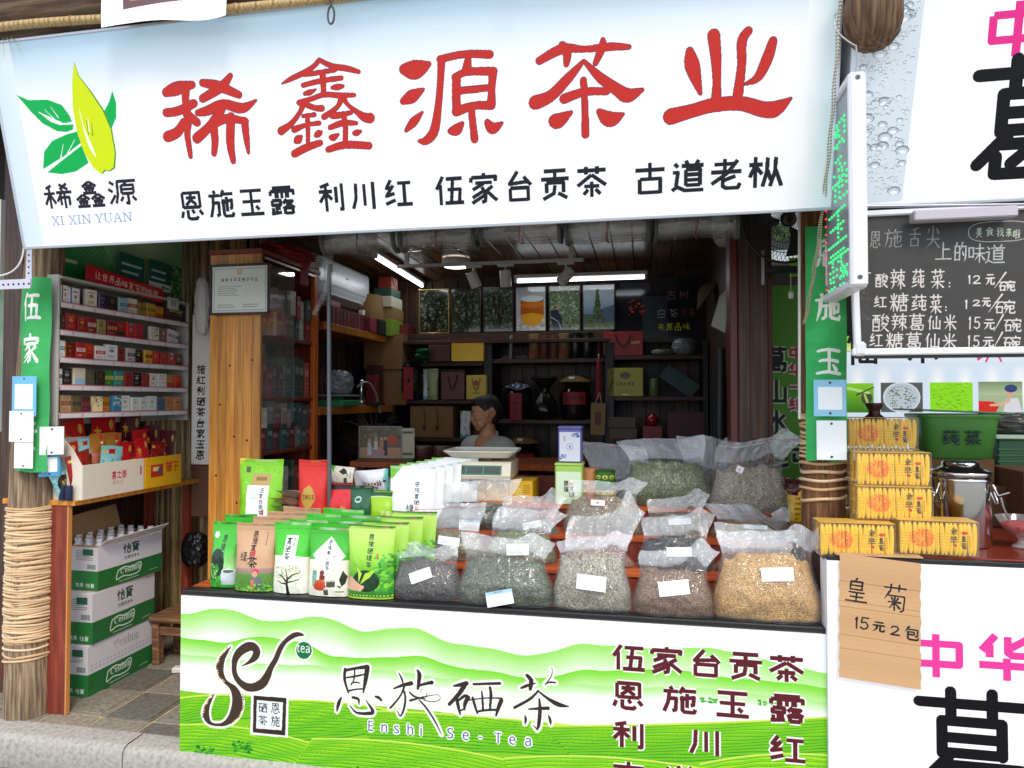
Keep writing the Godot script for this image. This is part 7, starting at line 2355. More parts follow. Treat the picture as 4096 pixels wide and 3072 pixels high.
	lathe(s2,[Vector2(0,0.14),Vector2(0.03,0.14),Vector2(0.034,0.135),Vector2(0.034,0.1),Vector2(0.037,0.095),Vector2(0.037,0.0),Vector2(0,0)],Transform3D(),20)
	single("green_white_jar","small jar with a green top right of the yellow green gift box","jar",s2,col("5a6a3a",0.35),Vector3(0.083,1.704,-2.84))
	for k in 2:
		var o := item("teal_pack",["dark teal pack leaning on the shelf, upper of two tumbled ones","dark teal pack leaning on the shelf, lower of two tumbled ones"][k],"pack",Vector3(0.183 + 0.12 * k,1.81 - 0.085 * k,-2.86),Vector3(0.15,0.13,0.05),"143c38")
		o.rotation.z = -0.62
	for k in 2:
		item("kraft_tea_box",["lower of two stacked kraft boxes with a maroon end","upper of two stacked kraft boxes with a maroon end"][k],"box",Vector3(-0.161 - 0.01 * k,1.366 + 0.087 * k,-2.86),Vector3(0.22,0.085,0.12),"54402a")
	item("moon_box","small red box with a pale ring, carrying a red ball","box",Vector3(0.067,1.366,-2.82),Vector3(0.15,0.105,0.1),"801a22")
	s2 = st()
	lathe(s2,[Vector2(0,0.1),Vector2(0.018,0.098),Vector2(0.02,0.09),Vector2(0.045,0.07),Vector2(0.054,0.045),Vector2(0.045,0.018),Vector2(0.02,0.0),Vector2(0,0)],Transform3D(),20)
	single("red_ball_jar","round glossy red jar standing on the small red box","jar",s2,col("8a1a20",0.2),Vector3(0.067,1.472,-2.82))
	item("maroon_gift_box","large maroon gift box at the right end of the lower shelf","box",Vector3(0.326,1.366,-2.86),Vector3(0.29,0.215,0.1),"46121c")
	item("navy_box","navy blue box on the lowest shelf at right","box",Vector3(0.304,1.082,-2.84),Vector3(0.22,0.2,0.1),"161c34")
	# right wall things
	for k in 5:
		s2 = st()
		tube(s2,[Vector3(0.43 + 0.02 * (k % 2),0.2,-1.5 - 0.09 * k),Vector3(0.45,1.98 - 0.04 * k,-1.52 - 0.09 * k)],0.028,-1,10)
		single("dark_roll","dark upright roll leaning at the right wall of the tea shop, %s from the front" % NTH[k],"roll",s2,col("1b1e20",0.5),Vector3.ZERO,0.0,"dark rolls at the right wall")
	s2 = st()
	var rows := []
	for j in 9:
		var l: Vector3 = Vector3(0.401,2.231,-1.1).lerp(Vector3(0.353,2.069,-1.06),j / 8.0)
		var r2: Vector3 = Vector3(0.45,2.276,-1.05).lerp(Vector3(0.417,2.025,-1),j / 8.0)
		rows.append(PackedVector3Array([l,l.lerp(r2,0.5) + Vector3(0,0,0.012 * sin(j * 0.8)),r2]))
	sheet(s2,rows)
	single("wall_calendar","pale hanging calendar sheet curling off the right wall","calendar",s2,col("a9aaa4",0.6))
	s2 = st()
	lathe(s2,[Vector2(0,0.08),Vector2(0.04,0.07),Vector2(0.14,0.0),Vector2(0.13,-0.002),Vector2(0,0.05)],Transform3D(Basis(Vector3(0,0,1),0.9),Vector3.ZERO),24)
	single("straw_hat","brown straw hat hanging at the back of the right wall","hat",s2,tinted(M.straw,"hat_straw",Color(0.5,0.36,0.26)),Vector3(0.46,2.42,-2.3))
	single("white_bag","white plastic bag hanging high beside the red board of the square column","bag",crumpled(0.14,0.24,0.14,93,0.2),col("a8a6a2",0.4),Vector3(0.45,2.52,-1.2))

func sack() -> SurfaceTool:
	var s := st()
	var n := FastNoiseLite.new()
	n.seed = 5
	n.fractal_type = FastNoiseLite.FRACTAL_RIDGED
	n.frequency = 3.0
	var rows := []
	for q in [[0.0,0.34],[0.09,0.345],[0.1,0.33],[0.05,0.28],[0.035,0.24],[0.05,0.2],[0.085,0.15],[0.1,0.08],[0.095,0.02],[0.0,0.0]]:
		var line := PackedVector3Array()
		for i in 33:
			var a := TAU * i / 32.0 - PI
			var r: float = q[0] * (1.0 + 0.22 * n.get_noise_3d(sin(a),q[1] * 6,cos(a)))
			line.append(Vector3(sin(a) * r,q[1],cos(a) * r))
		rows.append(line)
	sheet(s,rows,Rect2(0,0,1,1),false,true)
	return s

func jar(label: String,x: float,y: float,z: float,r: float,h: float,kind: int,words: String) -> void:
	var t := thing("tea_jar",label,"jar",Vector3(x,y,z))
	var s := st()
	var b := h * 0.78
	lathe(s,[Vector2(0,b),Vector2(r * 0.62,b),Vector2(r * 0.68,b - 0.012),Vector2(r * 0.66,b - 0.03),Vector2(r * 0.9,b - 0.06),Vector2(r,b - 0.11),Vector2(r * 0.99,b * 0.45),Vector2(r * 0.86,0.02),Vector2(r * 0.8,0.0),Vector2(0,0)],Transform3D(),30)
	put(s,col("1c1411",0.15),"jar",t)
	if kind == 0:
		s = st()
		var rows := []
		for j in 8:
			var line := PackedVector3Array()
			for i in 37:
				var a := TAU * i / 36.0 - PI
				var v := j / 7.0
				var rr := r * 0.7 * minf(1.0,v * 2.0) + 0.012 * maxf(0.0,v - 0.5) * (1.0 + sin(a * 7))+ (r * 0.32) * smoothstep(0.5,1.0,v)
				line.append(Vector3(sin(a) * rr,b + 0.006 - 0.085 * maxf(0.0,v - 0.45) * (1.0 + 0.3 * sin(a * 4 + 1)),cos(a) * rr))
			rows.append(line)
		sheet(s,rows,Rect2(0,0,3,1),false,true)
		var c := Cv.new(96,64,hex("20283e"))
		c.blot(rng,0,0,96,64,40,2,6,[hex("9aa4b8"),hex("4a5878"),hex("c4ccd8")])
		var m := printed("batik_print",c,0.8)
		m.texture_repeat = true
		put(s,m,"cloth_cap",t)
		s = st()
		lathe(s,[Vector2(0,b + 0.03),Vector2(0.04,b + 0.028),Vector2(0.06,b + 0.012),Vector2(0.06,b)],Transform3D(),20)
		put(s,col("2a211c",0.3),"lid",t)
	else:
		s = st()
		lathe(s,[Vector2(0,b + 0.07),Vector2(0.05,b + 0.066),Vector2(0.09,b + 0.045),Vector2(r * 1.08,b + 0.012),Vector2(r * 1.1,b + 0.004),Vector2(r * 0.9,b + 0.001),Vector2(0,b + 0.001)],Transform3D(),30)
		put(s,tinted(M.straw,"lid_straw",Color(0.58,0.5,0.38)),"straw_lid",t)
		put(boxm(Vector3(0.045,0.012,0.03),0.001,Transform3D(Basis.from_euler(Vector3(0.5,0,0.02)),Vector3(-0.02,b + 0.03,r * 0.85))),col("c8c8c4",0.5),"price_tag",t)
	# red paper slip bent round the belly
	var tall := kind == 0
	var w := 0.1 if tall else r * 1.5
	var hh := 0.22 if tall else 0.1
	var c2 := Cv.new(64 if tall else 128,140 if tall else 70,hex("8c1a22"))
	if tall:
		c2.text(words,18,10,28,24,31,3.4,hex("2a1214"),1,true)
	else:
		c2.text(words,12,18,28,34,40,3.4,hex("2a1214"),1)
	var sl := st()
	var rows2 := []
	for j in 5:
		var line := PackedVector3Array()
		for i in 13:
			var a := (i / 12.0 - 0.5) * w / r
			var yy := b - 0.075 - hh * j / 4.0
			line.append(Vector3(sin(a) * (r + 0.003),yy,cos(a) * (r + 0.003)))
		rows2.append(line)
	sheet(sl,rows2)
	put(sl,printed("jar_slip_" + words,c2,0.6),"red_slip",t)

func front_desk() -> void:
	var t := thing("inner_desk","orange brown wooden desk inside the shop behind the weighing scale","desk",Vector3(-1.12,0.15,-1.72))
	put(boxm(Vector3(1.5,0.04,0.5),0.004,pose(0,1.09,0)),tinted(M.pine,"desk_pine",Color(0.72,0.5,0.36)),"desk_top",t)
	put(boxm(Vector3(1.44,0.86,0.02),0.003,pose(0,0.2,0.2)),M.red_board,"front_panel",t)
	for q in [[-1,-1],[1,-1],[-1,1],[1,1]]:
		put(boxm(Vector3(0.06,1.09,0.06),0.004,pose(q[0] * 0.7,0,q[1] * 0.17)),M.red_board,"leg",t)
	var c := Cv.new(180,128,hex("6a5a48"))
	c.blot(rng,0,0,180,60,90,5,14,[hex("4a4a34"),hex("5c5840"),hex("7a6c54")])
	c.rect(0,84,180,44,hex("a88468"))
	c.disc(140,52,26,20,hex("a8442c"))
	for q in [[42,"b0b4b8",60],[70,"c0b4ac",54],[96,"b8764a",52],[112,"2a2c3a",50]]:
		c.disc(q[0],q[2] - 4,6,7,hex("b08a70"))
		c.poly(PackedVector2Array([Vector2(q[0] - 8,q[2] + 4),Vector2(q[0] + 8,q[2] + 4),Vector2(q[0] + 10,116),Vector2(q[0] - 9,116)]),hex(q[1]))
	c.poly(PackedVector2Array([Vector2(50,92),Vector2(110,96),Vector2(106,120),Vector2(54,118)]),hex("9a7a80"))
	var f := thing("photo_stand","clear stand with a group photograph on the inner desk","photo frame",Vector3(-1.69,1.294,-1.55))
	put(boxm(Vector3(0.285,0.205,0.006),0.001),printed("group_photo",c,0.2),"photo",f)
	for q in [[Vector3(0.3,0.006,0.014),pose(0,-0.006,0)],[Vector3(0.3,0.006,0.014),pose(0,0.205,0)],[Vector3(0.007,0.205,0.014),pose(-0.146,0,0)],[Vector3(0.007,0.205,0.014),pose(0.146,0,0)]]:
		put(boxm(q[0],0.001,q[1]),col("8a8084",0.2),"clear_edge",f)
	put(boxm(Vector3(0.3,0.03,0.1),0.002,pose(0,-0.03,-0.02)),col("5a3a24",0.5),"base",f)
	t = thing("desk_card","upright pale card with green print right of the photograph","card",Vector3(-1.502,1.298,-1.55))
	put(boxm(Vector3(0.09,0.195,0.004),0.001),col("a39b80",0.4),"card",t)
	put(boxm(Vector3(0.07,0.014,0.002),0.0005,pose(0,0.16,0.003)),col("3a4a34",0.5),"title",t)
	put(boxm(Vector3(0.07,0.016,0.002),0.0005,pose(0,0.02,0.003)),col("3a5a34",0.5),"footer",t)
	put(boxm(Vector3(0.09,0.03,0.06),0.002,pose(0,-0.03,0)),col("2c4a30",0.5),"base",t)
	for k in 2:
		var s := st()
		lathe(s,[Vector2(0,0.095),Vector2(0.055,0.094),Vector2(0.06,0.088),Vector2(0.06,0.07),Vector2(0.057,0.068),Vector2(0.057,0.0),Vector2(0,0)],Transform3D(),24)
		single("wooden_tub",["round brown wooden tub on the inner desk, left of two","round brown wooden tub on the inner desk, right of two"][k],"tub",s,col("48281c",0.4),Vector3(-1.422 + 0.13 * k,1.281,-1.62))
	t = thing("desk_stool","plain wooden stool under the seated shopkeeper","stool",Vector3(-1.11,0.15,-2.23))
	put(boxm(Vector3(0.36,0.04,0.34),0.01,pose(0,0.62,0)),M.dark_wood,"seat",t)
	for q in [[-1,-1],[1,-1],[-1,1],[1,1]]:
		put(boxm(Vector3(0.04,0.62,0.04),0.004,pose(q[0] * 0.14,0,q[1] * 0.13)),M.dark_wood,"leg",t)

# ---------------------------------------------------------------- the shopkeeper
# a smooth skin over tapered bones [a,b,ra,rb]: distance field on a grid,meshed as surface nets
func nets(bones: Array,cell: float,k := 0.03) -> SurfaceTool:
	var lo := Vector3(1e9,1e9,1e9)
	var hi := -lo
	for q in bones:
		var r := maxf(q[2],q[3]) + cell * 3
		for p in [q[0],q[1]]:
			lo = lo.min(p - Vector3(r,r,r))
			hi = hi.max(p + Vector3(r,r,r))
	var nx := ceili((hi.x - lo.x) / cell) + 1
	var ny := ceili((hi.y - lo.y) / cell) + 1
	var nz := ceili((hi.z - lo.z) / cell) + 1
	var f := PackedFloat32Array()
	f.resize(nx * ny * nz)
	f.fill(1.0)
	for q in bones:
		var r := maxf(q[2],q[3]) + k + cell * 2
		var a: Vector3 = q[0]
		var d: Vector3 = q[1] - q[0]
		var dd := maxf(d.length_squared(),1e-9)
		var l: Vector3 = ((a.min(q[1]) - Vector3(r,r,r) - lo) / cell).floor()
		var h: Vector3 = ((a.max(q[1]) + Vector3(r,r,r) - lo) / cell).ceil()
		for z in range(maxi(0,int(l.z)),mini(nz - 1,int(h.z)) + 1):
			for y in range(maxi(0,int(l.y)),mini(ny - 1,int(h.y)) + 1):
				for x in range(maxi(0,int(l.x)),mini(nx - 1,int(h.x)) + 1):
					var p := lo + Vector3(x,y,z) * cell - a
					var t := clampf(p.dot(d) / dd,0.0,1.0)
					var v := (p - d * t).length() - lerpf(q[2],q[3],t)
					var i := (z * ny + y) * nx + x
					var o := f[i]
					var m := maxf(k - absf(o - v),0.0) / k
					f[i] = minf(o,v) - m * m * k * 0.25
	var id := PackedInt32Array()
	id.resize(nx * ny * nz)
	id.fill(-1)
	var vs := PackedVector3Array()
	var off := [0,1,nx,nx + 1,nx * ny,nx * ny + 1,nx * ny + nx,nx * ny + nx + 1]
	var edges := [[0,1],[0,2],[0,4],[1,3],[1,5],[2,3],[2,6],[3,7],[4,5],[4,6],[5,7],[6,7]]
	for z in nz - 1:
		for y in ny - 1:
			for x in nx - 1:
				var i := (z * ny + y) * nx + x
				var neg := 0
				for c in 8:
					if f[i + off[c]] < 0:
						neg += 1
				if neg == 0 or neg == 8:
					continue
				var sum := Vector3.ZERO
				var n := 0
				for e in edges:
					var v0 := f[i + off[e[0]]]
					var v1 := f[i + off[e[1]]]
					if (v0 < 0) != (v1 < 0):
						var t := v0 / (v0 - v1)
						var p0 := Vector3(e[0] & 1,(e[0] >> 1) & 1,e[0] >> 2)
						var p1 := Vector3(e[1] & 1,(e[1] >> 1) & 1,e[1] >> 2)
						sum += p0.lerp(p1,t)
						n += 1
				id[i] = vs.size()
				vs.append(lo + (Vector3(x,y,z) + sum / n) * cell)
	var tris := PackedInt32Array()
	var sx := 1
	var sy := nx
	var sz := nx * ny
	for z in range(1,nz - 1):
		for y in range(1,ny - 1):
			for x in range(1,nx - 1):
				var i := (z * ny + y) * nx + x
				for ax in 3:
					var step: int = [sx,sy,sz][ax]
					var u: int = [sy,sz,sx][ax]
					var w: int = [sz,sx,sy][ax]
					var inside := f[i] < 0
					if inside == (f[i + step] < 0):
						continue
					var q := [id[i],id[i - u],id[i - u - w],id[i - w]]
					if q.min() < 0:
						continue
					if inside:
						tris.append_array(PackedInt32Array([q[0],q[2],q[1],q[0],q[3],q[2]]))
					else:
						tris.append_array(PackedInt32Array([q[0],q[1],q[2],q[0],q[2],q[3]]))
	var nr := PackedVector3Array()
	nr.resize(vs.size())
	for t in range(0,tris.size(),3):
		var n := (vs[tris[t + 2]] - vs[tris[t]]).cross(vs[tris[t + 1]] - vs[tris[t]])
		for j in 3:
			nr[tris[t + j]] += n
	var s := st()
	for i in vs.size():
		s.set_normal(nr[i].normalized())
		s.add_vertex(vs[i])
	for i in tris:
		s.add_index(i)
	return s

func shopkeeper() -> void:
	var t := thing("person","man in a pale grey T-shirt seated behind the scale, head turned to his right","person",Vector3(-1.12,0.145,-2.2),-0.45)
	var V := func(x: float,y: float,z: float) -> Vector3: return Vector3(x,y,z)
	# head,in its own frame: face towards +z
	var hx := Transform3D(Basis.from_euler(Vector3(0.14,-0.78,0.05)),Vector3(0.015,1.425,0.045))
	var head := [
		[V.call(0,0.035,-0.03),V.call(0,0.04,0.015),0.084,0.078],[V.call(0,-0.01,0.0),V.call(0,-0.02,0.04),0.07,0.058],
		[V.call(0.028,-0.062,0.045),V.call(-0.028,-0.062,0.045),0.036,0.036],[V.call(0,-0.088,0.066),V.call(0,-0.09,0.062),0.022,0.022],
		[V.call(0.034,0.024,0.078),V.call(-0.034,0.024,0.078),0.013,0.013],[V.call(0.045,-0.02,0.062),V.call(0.04,-0.03,0.06),0.024,0.02],[V.call(-0.045,-0.02,0.062),V.call(-0.04,-0.03,0.06),0.024,0.02],
		[V.call(0,0.012,0.09),V.call(0,-0.026,0.109),0.009,0.012],[V.call(0.011,-0.03,0.096),V.call(-0.011,-0.03,0.096),0.009,0.009],
		[V.call(0.016,-0.054,0.088),V.call(-0.016,-0.054,0.088),0.008,0.008],[V.call(0.014,-0.066,0.086),V.call(-0.014,-0.066,0.086),0.0085,0.0085],
		[V.call(0.08,0.012,-0.008),V.call(0.078,-0.02,0.0),0.015,0.009],[V.call(-0.08,0.012,-0.008),V.call(-0.078,-0.02,0.0),0.015,0.009],
	]
	var hb := []
	for q in head:
		hb.append([hx * q[0],hx * q[1],q[2],q[3]])
	var skin := mat("skin",Color("c08a62"),0.45)
	skin.subsurf_scatter_enabled = true
	skin.subsurf_scatter_strength = 0.1
	# body: neck,chest,arms and legs under one skin,the head joined on
	var body := [
		[V.call(0.01,1.36,0.02),V.call(0,1.22,-0.01),0.055,0.06],[V.call(0,1.16,0),V.call(0,0.95,0),0.12,0.12],[V.call(0,0.95,0),V.call(0,0.76,0.0),0.13,0.14],
		[V.call(0.17,1.16,0),V.call(0.21,0.92,0.06),0.048,0.04],[V.call(0.21,0.92,0.06),V.call(0.13,0.985,0.27),0.038,0.028],
		[V.call(-0.17,1.16,0),V.call(-0.22,0.92,0.06),0.048,0.04],[V.call(-0.22,0.92,0.06),V.call(-0.1,0.985,0.27),0.038,0.028],
		[V.call(0.09,0.74,0.03),V.call(0.11,0.72,0.4),0.085,0.062],[V.call(0.11,0.72,0.4),V.call(0.11,0.3,0.34),0.056,0.038],[V.call(-0.09,0.74,0.03),V.call(-0.11,0.72,0.4),0.085,0.062],[V.call(-0.11,0.72,0.4),V.call(-0.11,0.3,0.34),0.056,0.038],
		[V.call(0.11,0.3,0.34),V.call(0.11,0.06,0.32),0.038,0.034],[V.call(-0.11,0.3,0.34),V.call(-0.11,0.06,0.32),0.038,0.034],
	]
	var s := nets(body,0.014,0.04)
	var hs := nets(hb,0.0055,0.018)
	s.append_from(hs.commit(),0,Transform3D())
	for e in [1.0,-1.0]:   # hands resting on the desk,five fingers each
		var w := Vector3(0.13 if e > 0 else -0.1,0.985,0.27)
		var fwd := (w - Vector3(0.21 * e,0.92,0.06)).normalized()
		fwd.y = -0.12
		fwd = fwd.normalized()
		var side := fwd.cross(Vector3.UP).normalized()
		var hand := [[w,w + fwd * 0.05,0.026,0.03]]
		for k in 4:
			hand.append([w + fwd * 0.03 + side * (-0.026 + 0.018 * k),w + fwd * 0.085 + side * (-0.03 + 0.02 * k),0.014,0.0105])
			var l: float = [0.06,0.075,0.07,0.052][k]
			var kn := w + fwd * 0.085 + side * (-0.03 + 0.02 * k)
			hand.append([kn,kn + (fwd + Vector3(0,-0.3,0)).normalized() * l * 0.55,0.0095,0.0085])
			var k2: Vector3 = kn + (fwd + Vector3(0,-0.3,0)).normalized() * l * 0.55
			hand.append([k2,k2 + (fwd + Vector3(0,-0.9,0)).normalized() * l * 0.45,0.0085,0.0075])
		var tb: Vector3 = w + fwd * 0.02 - side * 0.028 * e
		hand.append([tb,tb + (fwd - side * 0.9 * e).normalized() * 0.036,0.013,0.011])
		var t2: Vector3 = tb + (fwd - side * 0.9 * e).normalized() * 0.036
		hand.append([t2,t2 + (fwd - side * 0.2 * e).normalized() * 0.03,0.0105,0.009])
		s.append_from(nets(hand,0.0045,0.008).commit(),0,Transform3D())
	put(s,skin,"body",t)
	var shirt := [
		[V.call(0.1,1.19,-0.005),V.call(-0.1,1.19,-0.005),0.075,0.075],[V.call(0.13,1.17,0),V.call(-0.13,1.17,0),0.08,0.08],[V.call(0.07,1.1,0.02),V.call(-0.07,1.1,0.02),0.125,0.125],
		[V.call(0.055,1.05,0.0),V.call(0.05,0.8,0.0),0.125,0.125],[V.call(-0.055,1.05,0.0),V.call(-0.05,0.8,0.0),0.125,0.125],[V.call(0,0.8,0.0),V.call(0,0.74,0),0.15,0.145],
		[V.call(0.165,1.17,0),V.call(0.2,1.01,0.04),0.072,0.066],[V.call(-0.165,1.17,0),V.call(-0.208,1.01,0.04),0.072,0.066],
	]
	put(nets(shirt,0.012,0.05),tinted(mat("cloth_grey",Color("a9aaa2"),0.9),"tshirt",Color("a9aaa2")),"tshirt",t)
	s = st()   # neckline
	var ring := []
	for i in 25:
		var a := TAU * i / 24.0
		ring.append(Vector3(0.072 * sin(a),1.265 - 0.035 * cos(a),0.0 + 0.066 * cos(a)))
	tube(s,ring,0.008,-1,8,false)
	put(s,M.tshirt,"collar",t)
	var trousers := [[V.call(0.07,0.76,0),V.call(-0.07,0.76,0),0.13,0.13],[V.call(0.09,0.745,0.03),V.call(0.11,0.725,0.4),0.098,0.076],[V.call(0.11,0.725,0.4),V.call(0.11,0.08,0.33),0.072,0.055],[V.call(-0.09,0.745,0.03),V.call(-0.11,0.725,0.4),0.098,0.076],[V.call(-0.11,0.725,0.4),V.call(-0.11,0.08,0.33),0.072,0.055]]
	put(nets(trousers,0.016,0.04),col("22252c",0.85),"trousers",t)
	for e in [1.0,-1.0]:
		put(nets([[V.call(0.11 * e,0.035,0.3),V.call(0.115 * e,0.034,0.46),0.036,0.034]],0.01,0.02),col("191919",0.5),"shoe",t)
	var hair := [[V.call(0,0.06,-0.035),V.call(0,0.064,0.012),0.083,0.074],[V.call(0,0.02,-0.055),V.call(0,-0.02,-0.05),0.074,0.058],[V.call(0.05,0.05,0.0),V.call(0.066,0.01,-0.01),0.04,0.022],[V.call(-0.05,0.05,0.0),V.call(-0.066,0.01,-0.01),0.04,0.022],[V.call(0.028,0.1,0.052),V.call(-0.028,0.104,0.048),0.026,0.027]]
	hb = []
	for q in hair:
		hb.append([hx * q[0],hx * q[1],q[2],q[3]])
	put(nets(hb,0.007,0.02),col("14110f",0.6),"hair",t)
	for e in [1.0,-1.0]:
		s = st()
		tube(s,[hx * Vector3(0.018 * e,0.03,0.0935),hx * Vector3(0.034 * e,0.036,0.0905),hx * Vector3(0.05 * e,0.031,0.08)],0.004,0.0025,6)
		put(s,M["paint_14110f_60_0"],"eyebrow",t)
		s = st()
		lathe(s,[Vector2(0,0.009),Vector2(0.007,0.005),Vector2(0.0095,0),Vector2(0.007,-0.005),Vector2(0,-0.009)],hx * Transform3D(Basis(),Vector3(0.033 * e,0.008,0.0785)),12)
		put(s,col("d8d2c8",0.2),"eye",t)
		s = st()
		lathe(s,[Vector2(0,0.0045),Vector2(0.0045,0.002),Vector2(0.005,0)],hx * Transform3D(Basis(Vector3(1,0,0),PI / 2),Vector3(0.033 * e,0.008,0.0845)),10)
		put(s,col("1a1210",0.2),"iris",t)
	s = st()
	tube(s,[hx * Vector3(-0.022,-0.06,0.0905),hx * Vector3(0,-0.0605,0.096),hx * Vector3(0.022,-0.06,0.0905)],0.0022,-1,6)
	put(s,col("6a3a34",0.5),"lip_line",t)

# ---------------------------------------------------------------- the food stall on the right
func boxes_of(s: String) -> Array:
	var o := []
	for q in s.split("/",false):
		var p := pts(q)
		o.append(Rect2(p[0],p[1] - p[0]))
	return o

func right_stall() -> void:
	var r := RandomNumberGenerator.new()
	r.seed = 40
	var s: SurfaceTool
	# enclosure
	for q in [["stall_back_wall",0.58,3.3,0.14,2.9,-1.85,-1.75],["stall_side_wall",3.2,3.3,0.14,2.9,-1.75,0.0],["stall_ceiling",0.58,3.3,2.75,2.85,-1.75,0.0]]:
		s = st()
		box(s,Vector3(q[2] - q[1],q[4] - q[3],q[6] - q[5]),pose((q[1] + q[2]) / 2,q[3],(q[5] + q[6]) / 2),0.001)
		structure(q[0],s,col("4a4440",0.7))
	# counter with its lit white front
	var c := Cv.new(1024,820,hex("fdfdff"))
	var b := boxes_of("216,197 368,327 / 398,191 552,323")
	for k in 2:
		c.glyph("中华"[k],b[k].position.x,b[k].position.y,b[k].size.x,b[k].size.y,0.135 * b[k].size.x,hex("e8409c"))
	var g: Rect2 = boxes_of("233,357 532,670")[0]
	c.glyph("葛",g.position.x,g.position.y,g.size.x,g.size.y,0.1 * g.size.x,hex("121216"),2)
	var t := thing("stall_counter","food stall counter with a lit white front and large pink and black characters","counter",Vector3(1.277,0.0,0.02))
	var w := 1.25
	s = st()
	quad(s,Vector3(-w / 2,0.096,0),Vector3(w / 2,0.096,0),Vector3(w / 2,1.096,0),Vector3(-w / 2,1.096,0))
	put(s,printed("stall_front_print",c,0.35,0.2),"lit_front",t)
	put(boxm(Vector3(w,0.998,0.1),0.005,pose(0,0.096,-0.052)),col("e9e9ec",0.4),"front_panel",t)
	put(boxm(Vector3(w,0.016,0.03),0.003,pose(0,1.0965,-0.014)),col("1b1b1d",0.4),"black_edge",t)
	put(boxm(Vector3(w,0.03,0.72),0.003,pose(0,1.085,-0.40)),col("7d3022",0.18),"counter_top",t)
	put(boxm(Vector3(w,0.93,0.5),0.003,pose(0,0.15,-0.36)),col("3a2420",0.6),"cabinet",t)
	# cardboard price sign folded over the edge
	c = Cv.new(300,490,hex("c49a6e"))
	for k in 60:
		c.rect(0,k * 8.2,300,2,hex("c0966a") if k % 2 else hex("c69d72"))
	for y in [108,186,208,320,374]:
		c.rect(0,y,300,2.5,hex("a47c54"))
	for q in [["皇",24,92,82,94],["菊",164,96,84,106],["1",54,244,22,46],["5",76,240,38,50],["元",124,248,46,44],["2",188,258,38,38],["包",241,252,54,54]]:
		c.glyph(q[0],q[1],q[2],q[3],q[4],7.5,hex("17161a"),1,0.05)
	t = thing("cardboard_sign","torn cardboard sign with black brush writing hanging on the stall counter front","sign",Vector3(0.826,0.0,0.0))
	s = st()
	var rows := []
	var cw: float = 0.957 - 0.689
	for j in 20:
		var line := PackedVector3Array()
		for i in 15:
			var x := (i / 14.0 - 0.5) * cw
			var y := 1.112 - 0.44 * j / 19.0
			line.append(Vector3(x + 0.0025 * sin(j * 2.3) * absf(2 * i / 14.0 - 1.0) - 0.006 * j / 19.0,y - 0.025 * (i / 14.0 - 0.5),0.028 + 0.0022 * sin(j * 0.9) + 0.004 * (j / 19.0) + (0.006 * smoothstep(17,19,j))))
		rows.append(line)
	sheet(s,rows)
	put(s,printed("cardboard_print",c,0.85),"hanging_flap",t)
	put(boxm(Vector3(cw + 0.02,0.005,0.1),0.001,pose(0.0,1.1155,-0.025)),M.cardboard,"folded_top",t)
	yellow_boxes()
	# things standing on the counter
	t = thing("steel_pot","tall shiny steel pot with a clamped lid behind the yellow boxes","pot",Vector3(1.218,1.116,-0.28))
	s = st()
	lathe(s,[Vector2(0.098,0.262),Vector2(0.104,0.258),Vector2(0.104,0.25),Vector2(0.1,0.246),Vector2(0.1,0.004),Vector2(0,0)],Transform3D(),36)
	put(s,M.steel,"pot",t)
	s = st()
	lathe(s,[Vector2(0,0.325),Vector2(0.055,0.325),Vector2(0.062,0.318),Vector2(0.066,0.3),Vector2(0.09,0.292),Vector2(0.103,0.286),Vector2(0.108,0.278),Vector2(0.104,0.268),Vector2(0.098,0.266)],Transform3D(),36)
	put(s,M.steel,"lid",t)
	for a in [0.9,-1.1]:
		var x := Transform3D(Basis(Vector3.UP,a),Vector3.ZERO)
		s = st()
		tube(s,[x * Vector3(-0.02,0.21,0.104),x * Vector3(-0.02,0.17,0.118),x * Vector3(0.02,0.17,0.118),x * Vector3(0.02,0.21,0.104)],0.0035,-1,6)
		tube(s,[x * Vector3(0,0.24,0.106),x * Vector3(0,0.2,0.125),x * Vector3(0.0,0.215,0.16)],0.005,0.004,6)
		put(s,M.steel,"clamp",t)
	t = thing("jelly_bowl","glass bowl of red jelly with a spoon at the right edge of the stall counter","bowl",Vector3(1.413,1.116,-0.25))
	s = st()
	lathe(s,[Vector2(0.086,0.115),Vector2(0.078,0.1),Vector2(0.06,0.07),Vector2(0.03,0.045),Vector2(0.012,0.034),Vector2(0.012,0.02),Vector2(0.03,0.006),Vector2(0.034,0.0),Vector2(0,0)],Transform3D(),32,Rect2(0,0,1,1),10,0.06)
	var glass := tinted(M.pane,"bowl_glass",Color(0.9,0.85,0.85,0.25))
	put(s,glass,"bowl",t)
	s = st()
	lathe(s,[Vector2(0,0.102),Vector2(0.05,0.096),Vector2(0.068,0.086),Vector2(0.056,0.068),Vector2(0.028,0.047),Vector2(0,0.043)],Transform3D(),28)
	put(s,col("b3261c",0.15),"jelly",t)
	s = st()
	tube(s,[Vector3(-0.03,0.08,0),Vector3(-0.065,0.15,0.01),Vector3(-0.075,0.19,0.012)],0.004,0.0055,8)
	put(s,M.steel,"spoon",t)
	# cartons,bucket and crates inside
	var bx := [["flat brown carton under the green bucket",1.30,1.3,-0.95,0.5,0.11,0.4,"5c4632"],["brown carton with dim print behind the steel pot",1.42,1.116,-0.86,0.44,0.18,0.32,"4f3c2a"],["brown carton at the right behind the jelly bowl",1.72,1.116,-0.7,0.3,0.26,0.3,"5a4530"]]
	for q in bx:
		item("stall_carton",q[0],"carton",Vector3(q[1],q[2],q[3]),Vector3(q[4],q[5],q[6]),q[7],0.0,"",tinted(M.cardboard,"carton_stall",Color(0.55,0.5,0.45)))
	t = thing("green_bucket","square green plastic bucket with dark writing under its skewed lid","bucket",Vector3(1.416,1.412,-0.85))
	s = st()
	rows = []
